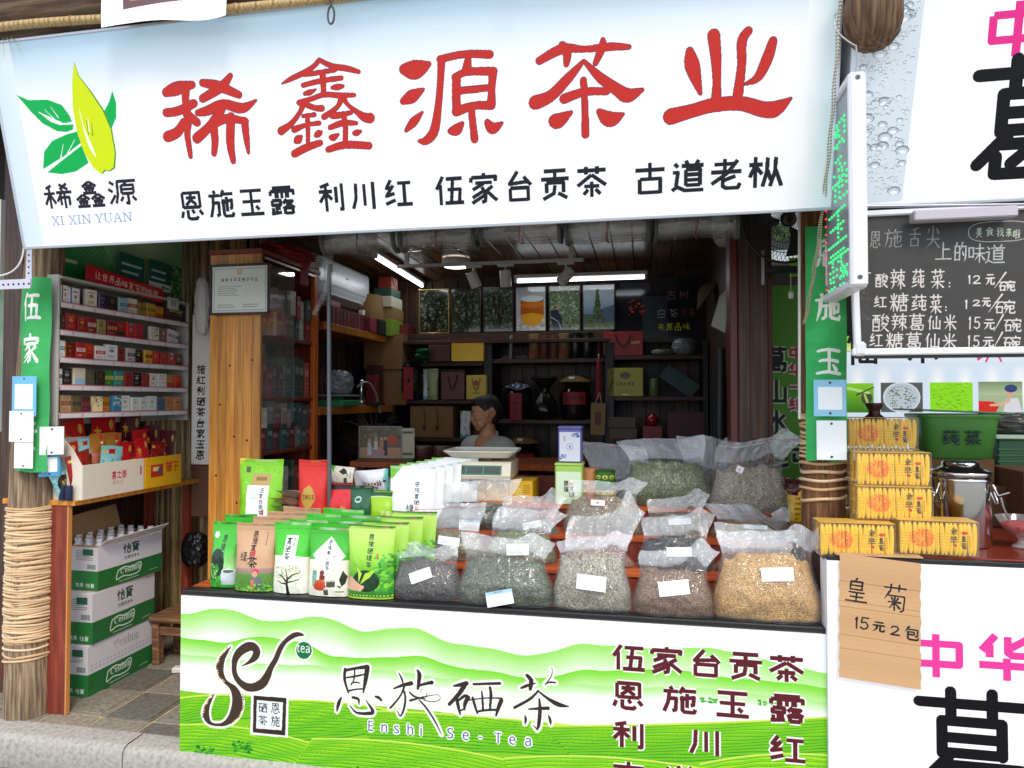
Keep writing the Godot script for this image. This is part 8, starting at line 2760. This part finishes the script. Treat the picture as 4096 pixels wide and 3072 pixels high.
	for q in [[0.17,0.2],[0.175,0.2],[0.175,0.185],[0.163,0.18],[0.14,0.0],[0.0,0.0]]:
		var line := PackedVector3Array()
		for i in 41:
			var a := TAU * i / 40.0 - PI
			line.append(Vector3(signf(sin(a)) * pow(absf(sin(a)),0.35) * q[0],q[1],signf(cos(a)) * pow(absf(cos(a)),0.35) * q[0] * 0.75))
		rows.append(line)
	sheet(s,rows,Rect2(0,0,1,1),false,true)
	put(s,col("4a8a3c",0.4),"bucket",t)
	for k in 2:
		s = st()
		for p in Glyphs.strokes("莼菜"[k]):
			for i in p.size() - 1:
				var q0: Vector2 = p[i]
				var q1: Vector2 = p[i + 1]
				tube(s,[Vector3(-0.085 + 0.09 * k + q0.x * 0.0007,0.13 - q0.y * 0.0007,0.1235),Vector3(-0.085 + 0.09 * k + q1.x * 0.0007,0.13 - q1.y * 0.0007,0.1235)],0.0035,-1,4)
		put(s,col("16283a",0.5),"painted_character",t)
	put(boxm(Vector3(0.4,0.008,0.28),0.003,pose(0.0,0.208,0,0.1,-0.04)),col("5f8a68",0.4),"lid",t)
	t = thing("green_crate","dark green ribbed crate at the far right inside the stall","crate",Vector3(1.78,1.116,-1.05))
	put(boxm(Vector3(0.34,0.38,0.4),0.006),col("1f4a2c",0.5),"crate",t)
	for k in 12:
		put(boxm(Vector3(0.345,0.008,0.405),0.002,pose(0,0.02 + 0.028 * k,0)),col("2a6038",0.5),"rib",t)
	put(boxm(Vector3(0.37,0.02,0.43),0.004,pose(0,0.38,0)),col("a8c4ac",0.4),"lid",t)
	single("clear_bundle","bundle of dark goods in clear plastic on the green crate","bundle",crumpled(0.3,0.1,0.26,131,0.3),col("5c5a58",0.25),Vector3(1.72,1.516,-1.0))
	s = st()
	lathe(s,[Vector2(0,0.06),Vector2(0.03,0.06),Vector2(0.034,0.052),Vector2(0.022,0.03),Vector2(0.022,0.015),Vector2(0.04,0.0),Vector2(0.05,-0.03),Vector2(0,-0.03)],Transform3D(),20)
	single("jar_knob","dark brown turned jar knob showing above the topmost yellow box","jar",s,col("3a1712",0.25),Vector3(0.93,1.605,-0.35))
	backdrop(r)
	hanging_signs(r)

func yellow_boxes() -> void:
	# one print spread over seventeen sachets standing in each clear box
	var c := Cv.new(340,170,hex("f2c21c"))
	var r := RandomNumberGenerator.new()
	r.seed = 6
	for k in 17:
		c.rect(k * 20,0,1,170,hex("e0ae14"))
		for j in 5:
			if k < 3 or (k > 7 and k < 12):
				c.rect(k * 20 + 8,56 + j * 15,4,4,hex("6a4a14"))
	for k in 420:
		var a := r.randf() * TAU
		var l := 46.0 * sqrt(r.randf())
		c.line(100 + cos(a) * l,84 + sin(a) * l * 0.95,100 + cos(a) * (l + 12),84 + sin(a) * (l + 12) * 0.95,2.4,[hex("ee6a0c"),hex("f07c14"),hex("e05a08"),hex("f69424")][k % 4])
	c.text("金丝",226,26,30,34,42,5,hex("3a1f12"),1,true)
	c.text("皇菊",268,66,28,32,38,5,hex("3a1f12"),1,true)
	c.disc(286,52,18,9,hex("d8301c"))
	c.disc(244,118,6,9,hex("d8301c"))
	for k in 7:
		c.rect(306,66 + k * 9,4,5,hex("8a5a14"))
	var m := printed("sachet_print",c,0.35)
	var meshes := []
	var bw := 0.262
	var bh := 0.122
	for k in 17:
		var s := st()
		var sw := bw * 0.95 / 17.0
		for side in [1.0,-1.0]:
			var rows := []
			for j in 9:
				var v := j / 8.0
				var line := PackedVector3Array()
				for i in 5:
					var u := i / 4.0 - 0.5
					var pinch := 1.0 - 0.75 * pow(absf(2 * v - 1),9.0)
					line.append(Vector3(u * sw * (0.3 + 0.76 * pinch) + 0.002 * sin(v * 3 + k * 2.0),(bh - 0.008) * (1 - v) + 0.003,side * (0.043 + 0.006 * pinch * (1.0 - 4 * u * u))))
				rows.append(line)
			sheet(s,rows,Rect2(k / 17.0,0,1 / 17.0,1),side < 0)
		meshes.append(s.commit())
	var film := tinted(M.pane,"box_film",Color(0.97,0.95,0.9,0.05))
	film.roughness = 0.08
	var list := [
		[0.63,1.106,-0.055,0.0,"bottom left yellow tea box of the pile, in front of the log post"],
		[0.903,1.122,-0.06,-0.03,"bottom right yellow tea box of the pile, beside the steel pot"],
		[0.776,1.235,-0.11,-0.02,"middle yellow tea box of the pile, resting on the bottom two"],
		[0.777,1.36,-0.125,0.02,"second yellow tea box from the top of the pile"],
		[0.797,1.484,-0.30,0.0,"topmost yellow tea box, partly behind the right green cloth"],
		[0.802,1.36,-0.30,0.02,"yellow tea box directly under the topmost one, behind the second from the top"],
		[0.80,1.236,-0.30,-0.02,"lowest visible yellow tea box of the rear column behind the front pile"],
		[0.80,1.112,-0.30,0.0,"bottom yellow tea box of the rear column, hidden behind the front pile"],
	]
	for q in list:
		var t := thing("yellow_tea_box",q[4],"tea box",Vector3(q[0] + bw / 2,q[1],q[2]),q[3],"clear boxes of yellow sachets")
		for k in 17:
			put(meshes[k],m,"sachet",t,pose(-bw * 0.475 + bw * 0.95 * (k + 0.5) / 17.0,0,0))
		put(boxm(Vector3(bw,bh,0.108),0.002),film,"clear_box",t)
		put(boxm(Vector3(bw - 0.004,0.002,0.1),0.0005,pose(0,bh - 0.0005,0)),col("d8a94a",0.5),"lid_card",t)

func backdrop(r: RandomNumberGenerator) -> void:
	# lit picture wall at the back of the stall
	var c := Cv.new(1024,546,hex("dcebf8"))
	c.vgrad(0,0,1024,300,hex("f0f6fc"),hex("cfe4f6"))
	for x in 256:
		for y in 45:
			var q := pow(absf(cos(x * 4 * PI / 96.0)),3.0) * sin(y / 44.0 * PI)
			c.rect(x * 4,110 + y * 4,4,4,hex("dceaf8").lerp(hex("ffffff"),q))
	c.rect(0,60,420,3,hex("e07a7a"))
	c.vgrad(0,0,330,60,hex("7ac81c"),hex("e8f4b8"))
	var b := boxes_of("250,-48 363,120 / 465,-43 588,115 / 695,-29 805,115 / 828,-27 924,116")
	for k in 3:
		c.glyph("仙米饮"[k],b[k].position.x,b[k].position.y,b[k].size.x,b[k].size.y,13 if k < 2 else 7,hex("16161a") if k < 2 else hex("e8409c"))
	var ph := boxes_of("225,189 348,305 / 374,187 525,303 / 551,187 701,301 / 721,185 872,301")
	var p: Rect2 = ph[0]
	c.vgrad(p.position.x,p.position.y,p.size.x,p.size.y,hex("8ad02a"),hex("3f7a1c"))
	c.disc(p.end.x - 26,p.position.y + 58,20,26,hex("4a4438"))
	c.stroke(PackedVector3Array([Vector3(p.position.x + 30,p.position.y + 20,12),Vector3(p.end.x - 18,p.position.y + 38,10)]),hex("b4e07a"))
	c.stroke(PackedVector3Array([Vector3(p.position.x + 60,p.position.y + 46,6),Vector3(p.end.x,p.position.y + 16,4)]),hex("3a3a3a"))
	c.stroke(PackedVector3Array([Vector3(p.position.x + 90,p.position.y + 46,9),Vector3(p.position.x + 112,p.end.y - 6,8)]),hex("a8cc5c"))
	p = ph[1]
	c.rect(p.position.x,p.position.y,p.size.x,p.size.y,hex("5a5c58"))
	c.disc(p.get_center().x,p.get_center().y,p.size.x * 0.45,p.size.y * 0.52,hex("d8dee0"))
	c.disc(p.get_center().x,p.get_center().y,p.size.x * 0.41,p.size.y * 0.47,hex("bccad4"))
	for k in 90:
		var a := r.randf() * TAU
		var l := sqrt(r.randf()) * p.size.y * 0.42
		var q := p.get_center() + Vector2(cos(a) * l,sin(a) * l)
		c.line(q.x,q.y,q.x + r.randf_range(-12,12),q.y + r.randf_range(-6,6),3,[hex("5c6434"),hex("7c8448"),hex("3f4424"),hex("9aa068")][k % 4])
	p = ph[2]
	c.rect(p.position.x,p.position.y,p.size.x,p.size.y,hex("8fe01c"))
	for k in 170:
		var q := Vector2(p.position.x + r.randf() * p.size.x,p.position.y + r.randf() * p.size.y)
		c.line(q.x,q.y,minf(p.end.x,q.x + r.randf_range(6,16)),q.y + r.randf_range(-2,2),1.6,[hex("4f9a14"),hex("b8f04a"),hex("6abf18")][k % 3])
	p = ph[3]
	c.rect(p.position.x,p.position.y,p.size.x,p.size.y,hex("a8b890"))
	c.vgrad(p.position.x,p.position.y,p.size.x,50,hex("7c9468"),hex("b8c4a0"))
	c.poly(PackedVector2Array([p.position + Vector2(0,74),p.position + Vector2(50,76),p.position + Vector2(72,92),p.position + Vector2(60,p.size.y),p.position + Vector2(0,p.size.y)]),hex("d8281c"))
	c.disc(p.position.x + 108,p.position.y + 46,12,15,hex("d8a88a"))
	c.disc(p.position.x + 112,p.position.y + 26,22,15,hex("3a4478"))
	c.poly(PackedVector2Array([p.position + Vector2(96,66),p.position + Vector2(136,62),p.position + Vector2(150,p.size.y),p.position + Vector2(84,p.size.y)]),hex("dcd8e0"))
	c.stroke(PackedVector3Array([Vector3(p.position.x + 104,p.position.y + 72,13),Vector3(p.position.x + 76,p.position.y + 88,11),Vector3(p.position.x + 42,p.position.y + 90,9)]),hex("dcb090"))
	var s := st()
	quad(s,Vector3(0,0,0.001),Vector3(1.5,0,0.001),Vector3(1.5,0.8,0.001),Vector3(0,0.8,0.001))
	var t := thing("picture_light_box","lit pale blue picture panel with four food photographs at the back of the stall","light box",Vector3(0.80,1.25,-1.6))
	put(s,printed("picture_panel_print",c,0.3,0.36),"lit_face",t)
	put(boxm(Vector3(1.5,0.8,0.08),0.004,pose(0.75,0,-0.042)),col("dfe6ec",0.4),"panel",t)
	# green printed banner between the square column and the log post
	c = Cv.new(150,560,hex("55942a"))
	for pass_ in 2:
		var tone := hex("cfe0bc") if pass_ == 0 else hex("b02a50")
		c.text("中华一绝",62,150,36,32,42,12 if pass_ == 0 else 6,tone,0,true)
		c.text("葛山水",8,150,50,62,78,14 if pass_ == 0 else 8,tone if pass_ == 0 else hex("15181c"),0,true)
		c.text("莼",24,370,90,84,90,14 if pass_ == 0 else 9,tone if pass_ == 0 else hex("15181c"))
		c.text("菜饮",10,470,56,56,62,12 if pass_ == 0 else 6,tone)
	s = st()
	box(s,Vector3(0.34,1.26,0.006),Transform3D(),0.001)
	single("green_banner","green banner with dark and pink characters seen between the square column and the log post","banner",s,printed("banner_print",c,0.6),Vector3(0.816,1.05,-1.3))
	s = st()
	tube(s,[Vector3(0.66,2.40,-1.24),Vector3(0.83,2.40,-1.24)],0.032,-1,12)
	single("grey_roll","short dim grey roll lying above the green banner","roll",s,col("6a6462",0.5))
	c = Cv.new(128,180,hex("eaf4f8"))
	c.poly(PackedVector2Array([Vector2(0,80),Vector2(50,70),Vector2(74,120),Vector2(60,180),Vector2(0,180)]),hex("55605c"))
	c.blot(r,0,70,60,50,30,4,10,[hex("6a8a5c"),hex("4a5a44")])
	c.blot(r,88,92,30,34,26,5,10,[hex("d89a24"),hex("c87c18"),hex("e8b44a")])
	c.vgrad(0,150,128,30,hex("cfe2ea"),hex("f4fafc"))
	s = st()
	box(s,Vector3(0.22,0.34,0.02),Transform3D(),0.002)
	single("fan_poster_light","lit pale food poster glowing behind the wall fan","light box",s,printed("fan_poster",c,0.4,0.3),Vector3(0.782,2.427,-1.2))
	s = st()
	box(s,Vector3(0.09,0.1,0.01),Transform3D(),0.001)
	single("lime_panel","small lime green panel under the food poster by the pull cord","panel",s,col("8ad01c",0.5),Vector3(0.809,2.332,-1.15))
	# wall fan
	t = thing("wall_fan","large dark wall fan in a wire cage below the right end of the shop sign","fan",Vector3(0.649,2.498,-0.62))
	var dark := col("16191b",0.4)
	var R := 0.19
	s = st()
	var ring := []
	for k in 49:
		ring.append(Vector3(R * sin(TAU * k / 48.0),R * cos(TAU * k / 48.0),0))
	tube(s,ring,0.006,-1,6,false)
	put(s,dark,"rim",t)
	for f in [1.0,-1.0]:
		s = st()
		for k in 60:
			var a := TAU * k / 60.0
			var path := []
			for j in 6:
				var q := j / 5.0
				path.append(Vector3(sin(a + 0.5 * (1 - q) * f) * lerpf(0.035,R,q),cos(a + 0.5 * (1 - q) * f) * lerpf(0.035,R,q),f * 0.06 * (1.0 - pow(q,2.5))))
			tube(s,path,0.0012,-1,4,false)
		put(s,dark,"cage_wires",t)
		for q in [0.45,0.72]:
			s = st()
			ring = []
			for k in 41:
				ring.append(Vector3(R * q * sin(TAU * k / 40.0),R * q * cos(TAU * k / 40.0),f * 0.06 * (1.0 - pow(q,2.5))))
			tube(s,ring,0.002,-1,5,false)
			put(s,dark,"cage_ring",t)
	s = st()
	lathe(s,[Vector2(0,0.07),Vector2(0.03,0.066),Vector2(0.036,0.05),Vector2(0.036,0.04)],Transform3D(Basis(Vector3(1,0,0),PI / 2),Vector3.ZERO),20)
	put(s,dark,"hub",t)
	for k in 3:
		var a := TAU * k / 3.0 + 0.5
		s = st()
		var rows := []
		for j in 7:
			var line := PackedVector3Array()
			var q := j / 6.0
			for i in 6:
				var e := (i / 5.0 - 0.5) * (0.5 + 0.7 * q) + a
				line.append(Vector3(sin(e) * lerpf(0.03,0.165,q),cos(e) * lerpf(0.03,0.165,q),0.02 * (i / 5.0 - 0.5)))
			rows.append(line)
		sheet(s,rows)
		put(s,col("23282b",0.35),"blade",t)
	put(boxm(Vector3(0.2,0.03,0.05),0.004,pose(0.0,-0.235,-0.03)),dark,"bracket",t)
	put(boxm(Vector3(0.014,0.16,0.004),0.001,pose(-0.105,-0.29,0.0)),M.dull_metal,"strap",t)
	s = st()
	tube(s,[Vector3(0,0,0),Vector3(0,-0.12,0)],0.0015,-1,5)
	lathe(s,[Vector2(0,-0.118),Vector2(0.01,-0.122),Vector2(0.012,-0.13),Vector2(0.012,-0.15),Vector2(0.008,-0.156),Vector2(0,-0.157)],Transform3D(),14)
	single("pull_cord","thin pull cord with a white knob below the wall fan","cord",s,col("d4cfc4",0.4),Vector3(0.673,2.302,-0.66))
	s = st()
	tube(s,[Vector3(0.616,2.463,-0.2),Vector3(0.609,1.602,-0.2)],0.006,-1,8)
	single("white_conduit","slim white conduit running down the left side of the right log post","conduit",s,col("d6d2c8",0.4))

func hanging_signs(r: RandomNumberGenerator) -> void:
	# green cloth on the post
	var c := Cv.new(200,1130,hex("36b05c"))
	c.blot(r,0,0,200,1130,120,20,60,[hex("36b05c"),hex("39b460"),hex("34ac59")])
	c.text("恩施玉",44,70,120,130,260,17,hex("f2f4ea"),1,true)
	var s := st()
	var rows := []
	for j in 22:
		var line := PackedVector3Array()
		var v := j / 21.0
		for i in 9:
			var u := i / 8.0 - 0.5
			line.append(Vector3(0.712,2.365,-0.17).lerp(Vector3(0.707,1.439,-0.17),v) + Vector3(u * 0.152,0.004 * sin(u * 9 + v * 3),0.006 - 0.13 * u * u + 0.003 * sin(v * 14 + u * 3)))
		rows.append(line)
	sheet(s,rows)
	single("green_cloth","green cloth strip with white brush characters on the right log post","cloth",s,printed("cloth_print_right",c,0.8))
	card("payment_card","blue payment card with a white panel on the right green cloth",Vector3(0.708,1.685,-0.14),0.118,0.142,"93cbe2",true)
	card("payment_card","white payment card at the foot of the right green cloth",Vector3(0.712,1.522,-0.14),0.108,0.152,"f0f1f0",false)
	# upper sign of the food stall,leaning like its neighbour
	c = Cv.new(1024,768,hex("fdfeff"))
	c.vgrad(0,0,1024,240,hex("cfe6f6"),hex("fdfeff"))
	var edge := pts("185,215 161,761")
	c.poly(PackedVector2Array([Vector2(0,0),Vector2(edge[0].x,0),edge[0],edge[1],Vector2(0,768)]),hex("dbe6ee"))
	for k in 560:
		var y := 40 + r.randf() * 700
		var x := 20 + r.randf() * (lerpf(edge[0].x,edge[1].x,y / 768.0) - 26)
		var q := r.randf_range(2.0,6.0) + (r.randf_range(4,18) if k % 9 == 0 else 0.0)
		c.disc(x,y,q,q * 0.7,hex("7f8b96"),14)
		c.disc(x,y + q * 0.12,q * 0.86,q * 0.58,hex("c4d2dc"),14)
		c.disc(x,y + q * 0.3,q * 0.6,q * 0.32,hex("f4f8fa"),10)
	var b := boxes_of("349,238 507,386 / 327,387 667,726")
	c.glyph("中",b[0].position.x,b[0].position.y,b[0].size.x,b[0].size.y,0.135 * b[0].size.x,hex("e6318c"))
	c.glyph("葛",b[1].position.x,b[1].position.y,b[1].size.x,b[1].size.y,0.1 * b[1].size.x,hex("121216"),2)
	var t := thing("stall_sign","white lit stall sign with printed water drops and large pink and black characters","sign",Vector3(1.30,2.365,0.1))
	t.rotation.x = deg_to_rad(13)
	s = st()
	quad(s,Vector3(-0.6,0,0),Vector3(0.6,0,0),Vector3(0.6,0.9,0),Vector3(-0.6,0.9,0))
	put(s,printed("stall_sign_print",c,0.35,0.2),"lit_face",t)
	put(boxm(Vector3(1.2,0.9,0.12),0.004,pose(0,0,-0.064)),col("e4e6ea",0.4),"light_box",t)
	put(boxm(Vector3(1.22,0.012,0.02),0.002,pose(0,-0.013,-0.004)),col("c9cdd6",0.35,0.6),"edge_strip",t)
	# menu blackboard
	c = Cv.new(1024,640,hex("34322f"))
	c.blot(r,0,0,1024,640,80,30,90,[hex("34322f"),hex("363431"),hex("32302d")])
	c.blot(r,10,250,50,220,50,3,9,[hex("4a4744"),hex("403e3b")])
	var chalk := hex("cfc6c0")
	var dim := hex("8a8884")
	var lists := [
		["恩施舌尖","68,75 112,149 / 126,69 200,153 / 225,67 273,150 / 293,62 351,159",5.0,dim,1],
		["上的味道","330,135 396,215 / 405,138 454,226 / 461,146 525,231 / 527,155 601,237",6.0,hex("aeb0ac"),1],
		["美食我来啦","491,77 516,122 / 528,80 561,118 / 570,81 600,123 / 606,85 631,124 / 634,90 662,135",3.2,hex("b4c0ac"),0],
		["酸辣莼菜:12元/碗","88,263 137,325 / 149,247 206,336 / 237,250 284,332 / 312,253 365,338 / 376,302 394,339 / 454,284 472,320 / 475,285 508,321 / 525,278 561,329 / 559,276 605,342 / 574,312 638,358",6.4,chalk,1],
		["红糖莼菜:12元/碗","81,362 131,417 / 145,352 218,435 / 233,363 291,433 / 306,363 353,447 / 359,408 380,441 / 439,390 460,429 / 473,391 505,417 / 510,380 544,422 / 534,369 590,446 / 557,396 637,456",6.4,chalk,1],
		["酸辣葛仙米15元/碗","73,442 140,521 / 151,443 211,518 / 220,445 285,519 / 295,455 348,517 / 360,452 410,522 / 454,463 471,519 / 477,463 505,516 / 515,472 559,521 / 554,457 592,529 / 593,474 659,534",6.0,chalk,1],
		["红糖葛仙米15元/碗","61,527 113,590 / 127,525 196,599 / 206,526 272,596 / 283,532 343,597 / 353,533 409,602 / 449,543 467,595 / 473,543 501,595 / 510,548 554,596 / 550,532 588,605 / 589,549 655,609",6.0,chalk,1],
	]
	for l in lists:
		var bs := boxes_of(l[1])
		for k in bs.size():
			c.glyph(l[0][k],bs[k].position.x,bs[k].position.y,bs[k].size.x,bs[k].size.y,l[2],l[3],l[4],0.04)
	var oval: Rect2 = boxes_of("462,55 706,142")[0]
	var ov := PackedVector3Array()
	for k in 33:
		var a := TAU * k / 32.0
		ov.append(Vector3(oval.get_center().x + oval.size.x / 2 * signf(cos(a)) * pow(absf(cos(a)),0.6),oval.get_center().y + oval.size.y / 2 * signf(sin(a)) * pow(absf(sin(a)),0.8),2.6))
	c.stroke(ov,hex("b4c0ac"))
	t = thing("menu_blackboard","white framed blackboard with a chalked menu and prices hanging over the stall counter","blackboard",Vector3(1.12,0.0,0.14))
	var y0: float = 1.849
	s = st()
	quad(s,Vector3(-0.4,1.82,0),Vector3(0.4,1.82,0),Vector3(0.4,2.32,0),Vector3(-0.4,2.32,0))
	put(s,printed("blackboard_print",c,0.6),"writing_face",t)
	put(boxm(Vector3(0.8,0.49,0.012),0.001,pose(0,1.826,-0.008)),col("3a3836",0.6),"backing",t)
	for q in [[Vector3(0.82,0.024,0.024),pose(0,y0 - 0.018,0.001)],[Vector3(0.82,0.02,0.024),pose(0,2.312,0.001)],[Vector3(0.022,0.49,0.024),pose(-0.391,1.83,0.001,0.0,0.028)]]:
		put(boxm(q[0],0.004,q[1]),col("dfe0e2",0.3),"frame",t)
	put(boxm(Vector3(0.04,0.05,0.028),0.01,pose(-0.385,y0 - 0.02,0.001)),col("d4d5d8",0.35),"corner_cap",t)
	s = st()
	box(s,Vector3(0.31,0.036,0.05),pose(1.045,2.276,0.185),0.004)
	single("plastic_ledge","pale plastic ledge clipped to the top of the menu blackboard","ledge",s,col("b9b2b8",0.4))
	s = st()
	tube(s,[Vector3(0.746,2.347,0.15),Vector3(1.364,2.322,0.15)],0.006,-1,8)
	single("sign_rail","slim metal rail between the stall sign and the menu blackboard","rail",s,M.dull_metal)
	# LED box sign,edge on
	var zt: float = 2.729
	var zb: float = 2.039
	t = thing("led_sign","white framed LED sign hung edge on, glowing green characters on its left face","LED sign",Vector3(0.676,zb,0.0))
	var lh := zt - zb
	put(boxm(Vector3(0.052,lh,0.03),0.008,pose(0,0,0.345)),col("e4e2e6",0.3),"front_edge",t)
	put(boxm(Vector3(0.052,0.028,0.34),0.006,pose(0,-0.004,0.175)),col("d8d6dc",0.3),"bottom_edge",t)
	put(boxm(Vector3(0.052,0.028,0.34),0.006,pose(0,lh - 0.026,0.175)),col("d8d6dc",0.3),"top_edge",t)
	put(boxm(Vector3(0.03,lh - 0.03,0.32),0.002,pose(0,0.01,0.175)),col("8a8f94",0.25),"led_panel",t)
	for q in [[0.0155,lh - 0.02],[0.0,0.03]]:
		s = st()
		lathe(s,[Vector2(0,0.006),Vector2(0.007,0.003),Vector2(0.009,0)],Transform3D(Basis(Vector3(1,0,0),PI / 2),Vector3(0,q[1],0.36)),12)
		put(s,M.dull_metal,"screw",t)
	var green := mat("led_green",Color("0f5a2a"),0.3)
	green.emission_enabled = true
	green.emission = Color("20e070")
	green.emission_energy_multiplier = 1.1
	var red := mat("led_red",Color("5a100c"),0.3)
	red.emission_enabled = true
	red.emission = Color("ff3020")
	red.emission_energy_multiplier = 1.1
	s = st()
	var s2 := st()
	var k := 0
	for ch in ["恩","施","玉","露"]:
		var y1 := lh - 0.10 - 0.145 * k
		for p in Glyphs.strokes(ch):
			for i in p.size() - 1:
				var d: float = (p[i + 1] - p[i]).length()
				var n := maxi(1,int(d / 11.0))
				for j in n:
					var q: Vector2 = p[i].lerp(p[i + 1],j / float(n))
					lathe(s,[Vector2(0,0.004),Vector2(0.0038,0.003),Vector2(0.005,0)],Transform3D(Basis(Vector3(0,0,1),PI / 2),Vector3(-0.0155,y1 - q.y * 0.0013,0.05 + q.x * 0.0026)),6)
		k += 1
	put(s,green,"green_leds",t)
	for j in 22:
		for e in [0.022,0.325]:
			lathe(s2,[Vector2(0,0.004),Vector2(0.0026,0.003),Vector2(0.0034,0)],Transform3D(Basis(Vector3(0,0,1),PI / 2),Vector3(-0.0155,0.04 + j * (lh - 0.08) / 21.0,e)),6)
	put(s2,red,"red_leds",t)
	t.get_node("green_leds").set_meta("kind","stuff")
	t.get_node("red_leds").set_meta("kind","stuff")
	s = st()
	tube(s,[Vector3(0,0,0),Vector3(0.006,0.04,0),Vector3(0,0.09,0.004)],0.003,-1,6)
	tube(s,arc(Vector3(0,0.09,0),Vector3(-0.05,0.22,-0.02),Vector3(-0.03,0,0),8),0.0025,-1,6)
	single("hanging_wire","twisted wire holding the top of the LED sign","wire",s,M.dull_metal,Vector3(0.676,zt,0.34))
	t = thing("angle_bracket","perforated pale angle bracket beside the foot of the LED sign","bracket",Vector3(0.667,2.094,0.02))
	put(boxm(Vector3(0.018,0.15,0.004),0.001),col("c6c2cc",0.4,0.4),"upright",t)
	put(boxm(Vector3(0.018,0.004,0.26),0.001,Transform3D(Basis.from_euler(Vector3(0,0.25,0)),Vector3(0.03,0.0,0.12))),col("c6c2cc",0.4,0.4),"arm",t)
	for j in 6:
		s = st()
		lathe(s,[Vector2(0,0.001),Vector2(0.0035,0.001),Vector2(0.0035,0)],Transform3D(Basis(Vector3(1,0,0),PI / 2),Vector3(0,0.02 + 0.023 * j,0.0025)),8)
		put(s,col("3c3a40",0.6),"hole",t)
	# carved pendant post end
	t = thing("carved_pendant","weathered carved wooden pendant with melon ribs hanging at the top right","carved pendant",Vector3(0.741,2.82,0.3))
	s = st()
	lathe(s,[Vector2(0.062,0.205),Vector2(0.08,0.185),Vector2(0.092,0.14),Vector2(0.092,0.095),Vector2(0.078,0.045),Vector2(0.05,0.012),Vector2(0.02,0.0),Vector2(0,-0.002)],Transform3D(),80,Rect2(0,0,1,1),10,0.16)
	put(s,tinted(M.log,"pendant_wood",Color(0.8,0.74,0.7)),"melon",t)
	s = st()
	lathe(s,[Vector2(0,0.26),Vector2(0.08,0.255),Vector2(0.1,0.235),Vector2(0.095,0.215),Vector2(0.06,0.205)],Transform3D(),40,Rect2(0,0,1,1),8,0.2)
	put(s,M.pendant_wood,"leaf_collar",t)
	put(boxm(Vector3(0.1,0.6,0.1),0.01,pose(0,0.25,0)),M.pendant_wood,"hanging_post",t)
	# strings of beads
	for e in 2:
		var a: Vector3 = Vector3(0.625,3.008,0.36)
		var m2: Vector3 = Vector3(0.64,2.366,0.14)
		var z2: Vector3 = Vector3(0.621,1.977,-0.17)
		var path := []
		for i in 61:
			var q := i / 60.0
			path.append(a.lerp(m2,q).lerp(m2.lerp(z2,q),q) + Vector3(0.006 * e + 0.002 * sin(i * 0.8 + e),0,0.004 * e))
		t = thing("bead_string",["string of pale wooden beads hanging past the right end of the shop sign, left strand","string of pale wooden beads hanging past the right end of the shop sign, right strand"][e],"bead string",Vector3.ZERO)
		s = st()
		tube(s,path,0.001,-1,4)
		put(s,col("a89a80",0.7),"thread",t)
		s = st()
		for i in 61:
			for h in 2:
				var p: Vector3 = path[i].lerp(path[mini(60,i + 1)],0.5 * h)
				lathe(s,[Vector2(0,0.0042),Vector2(0.0036,0.002),Vector2(0.0042,0),Vector2(0.0036,-0.002),Vector2(0,-0.0042)],Transform3D(Basis(),p),6)
		var beads := put(s,col("b9ac94",0.5),"beads",t)
		beads.set_meta("kind","stuff")
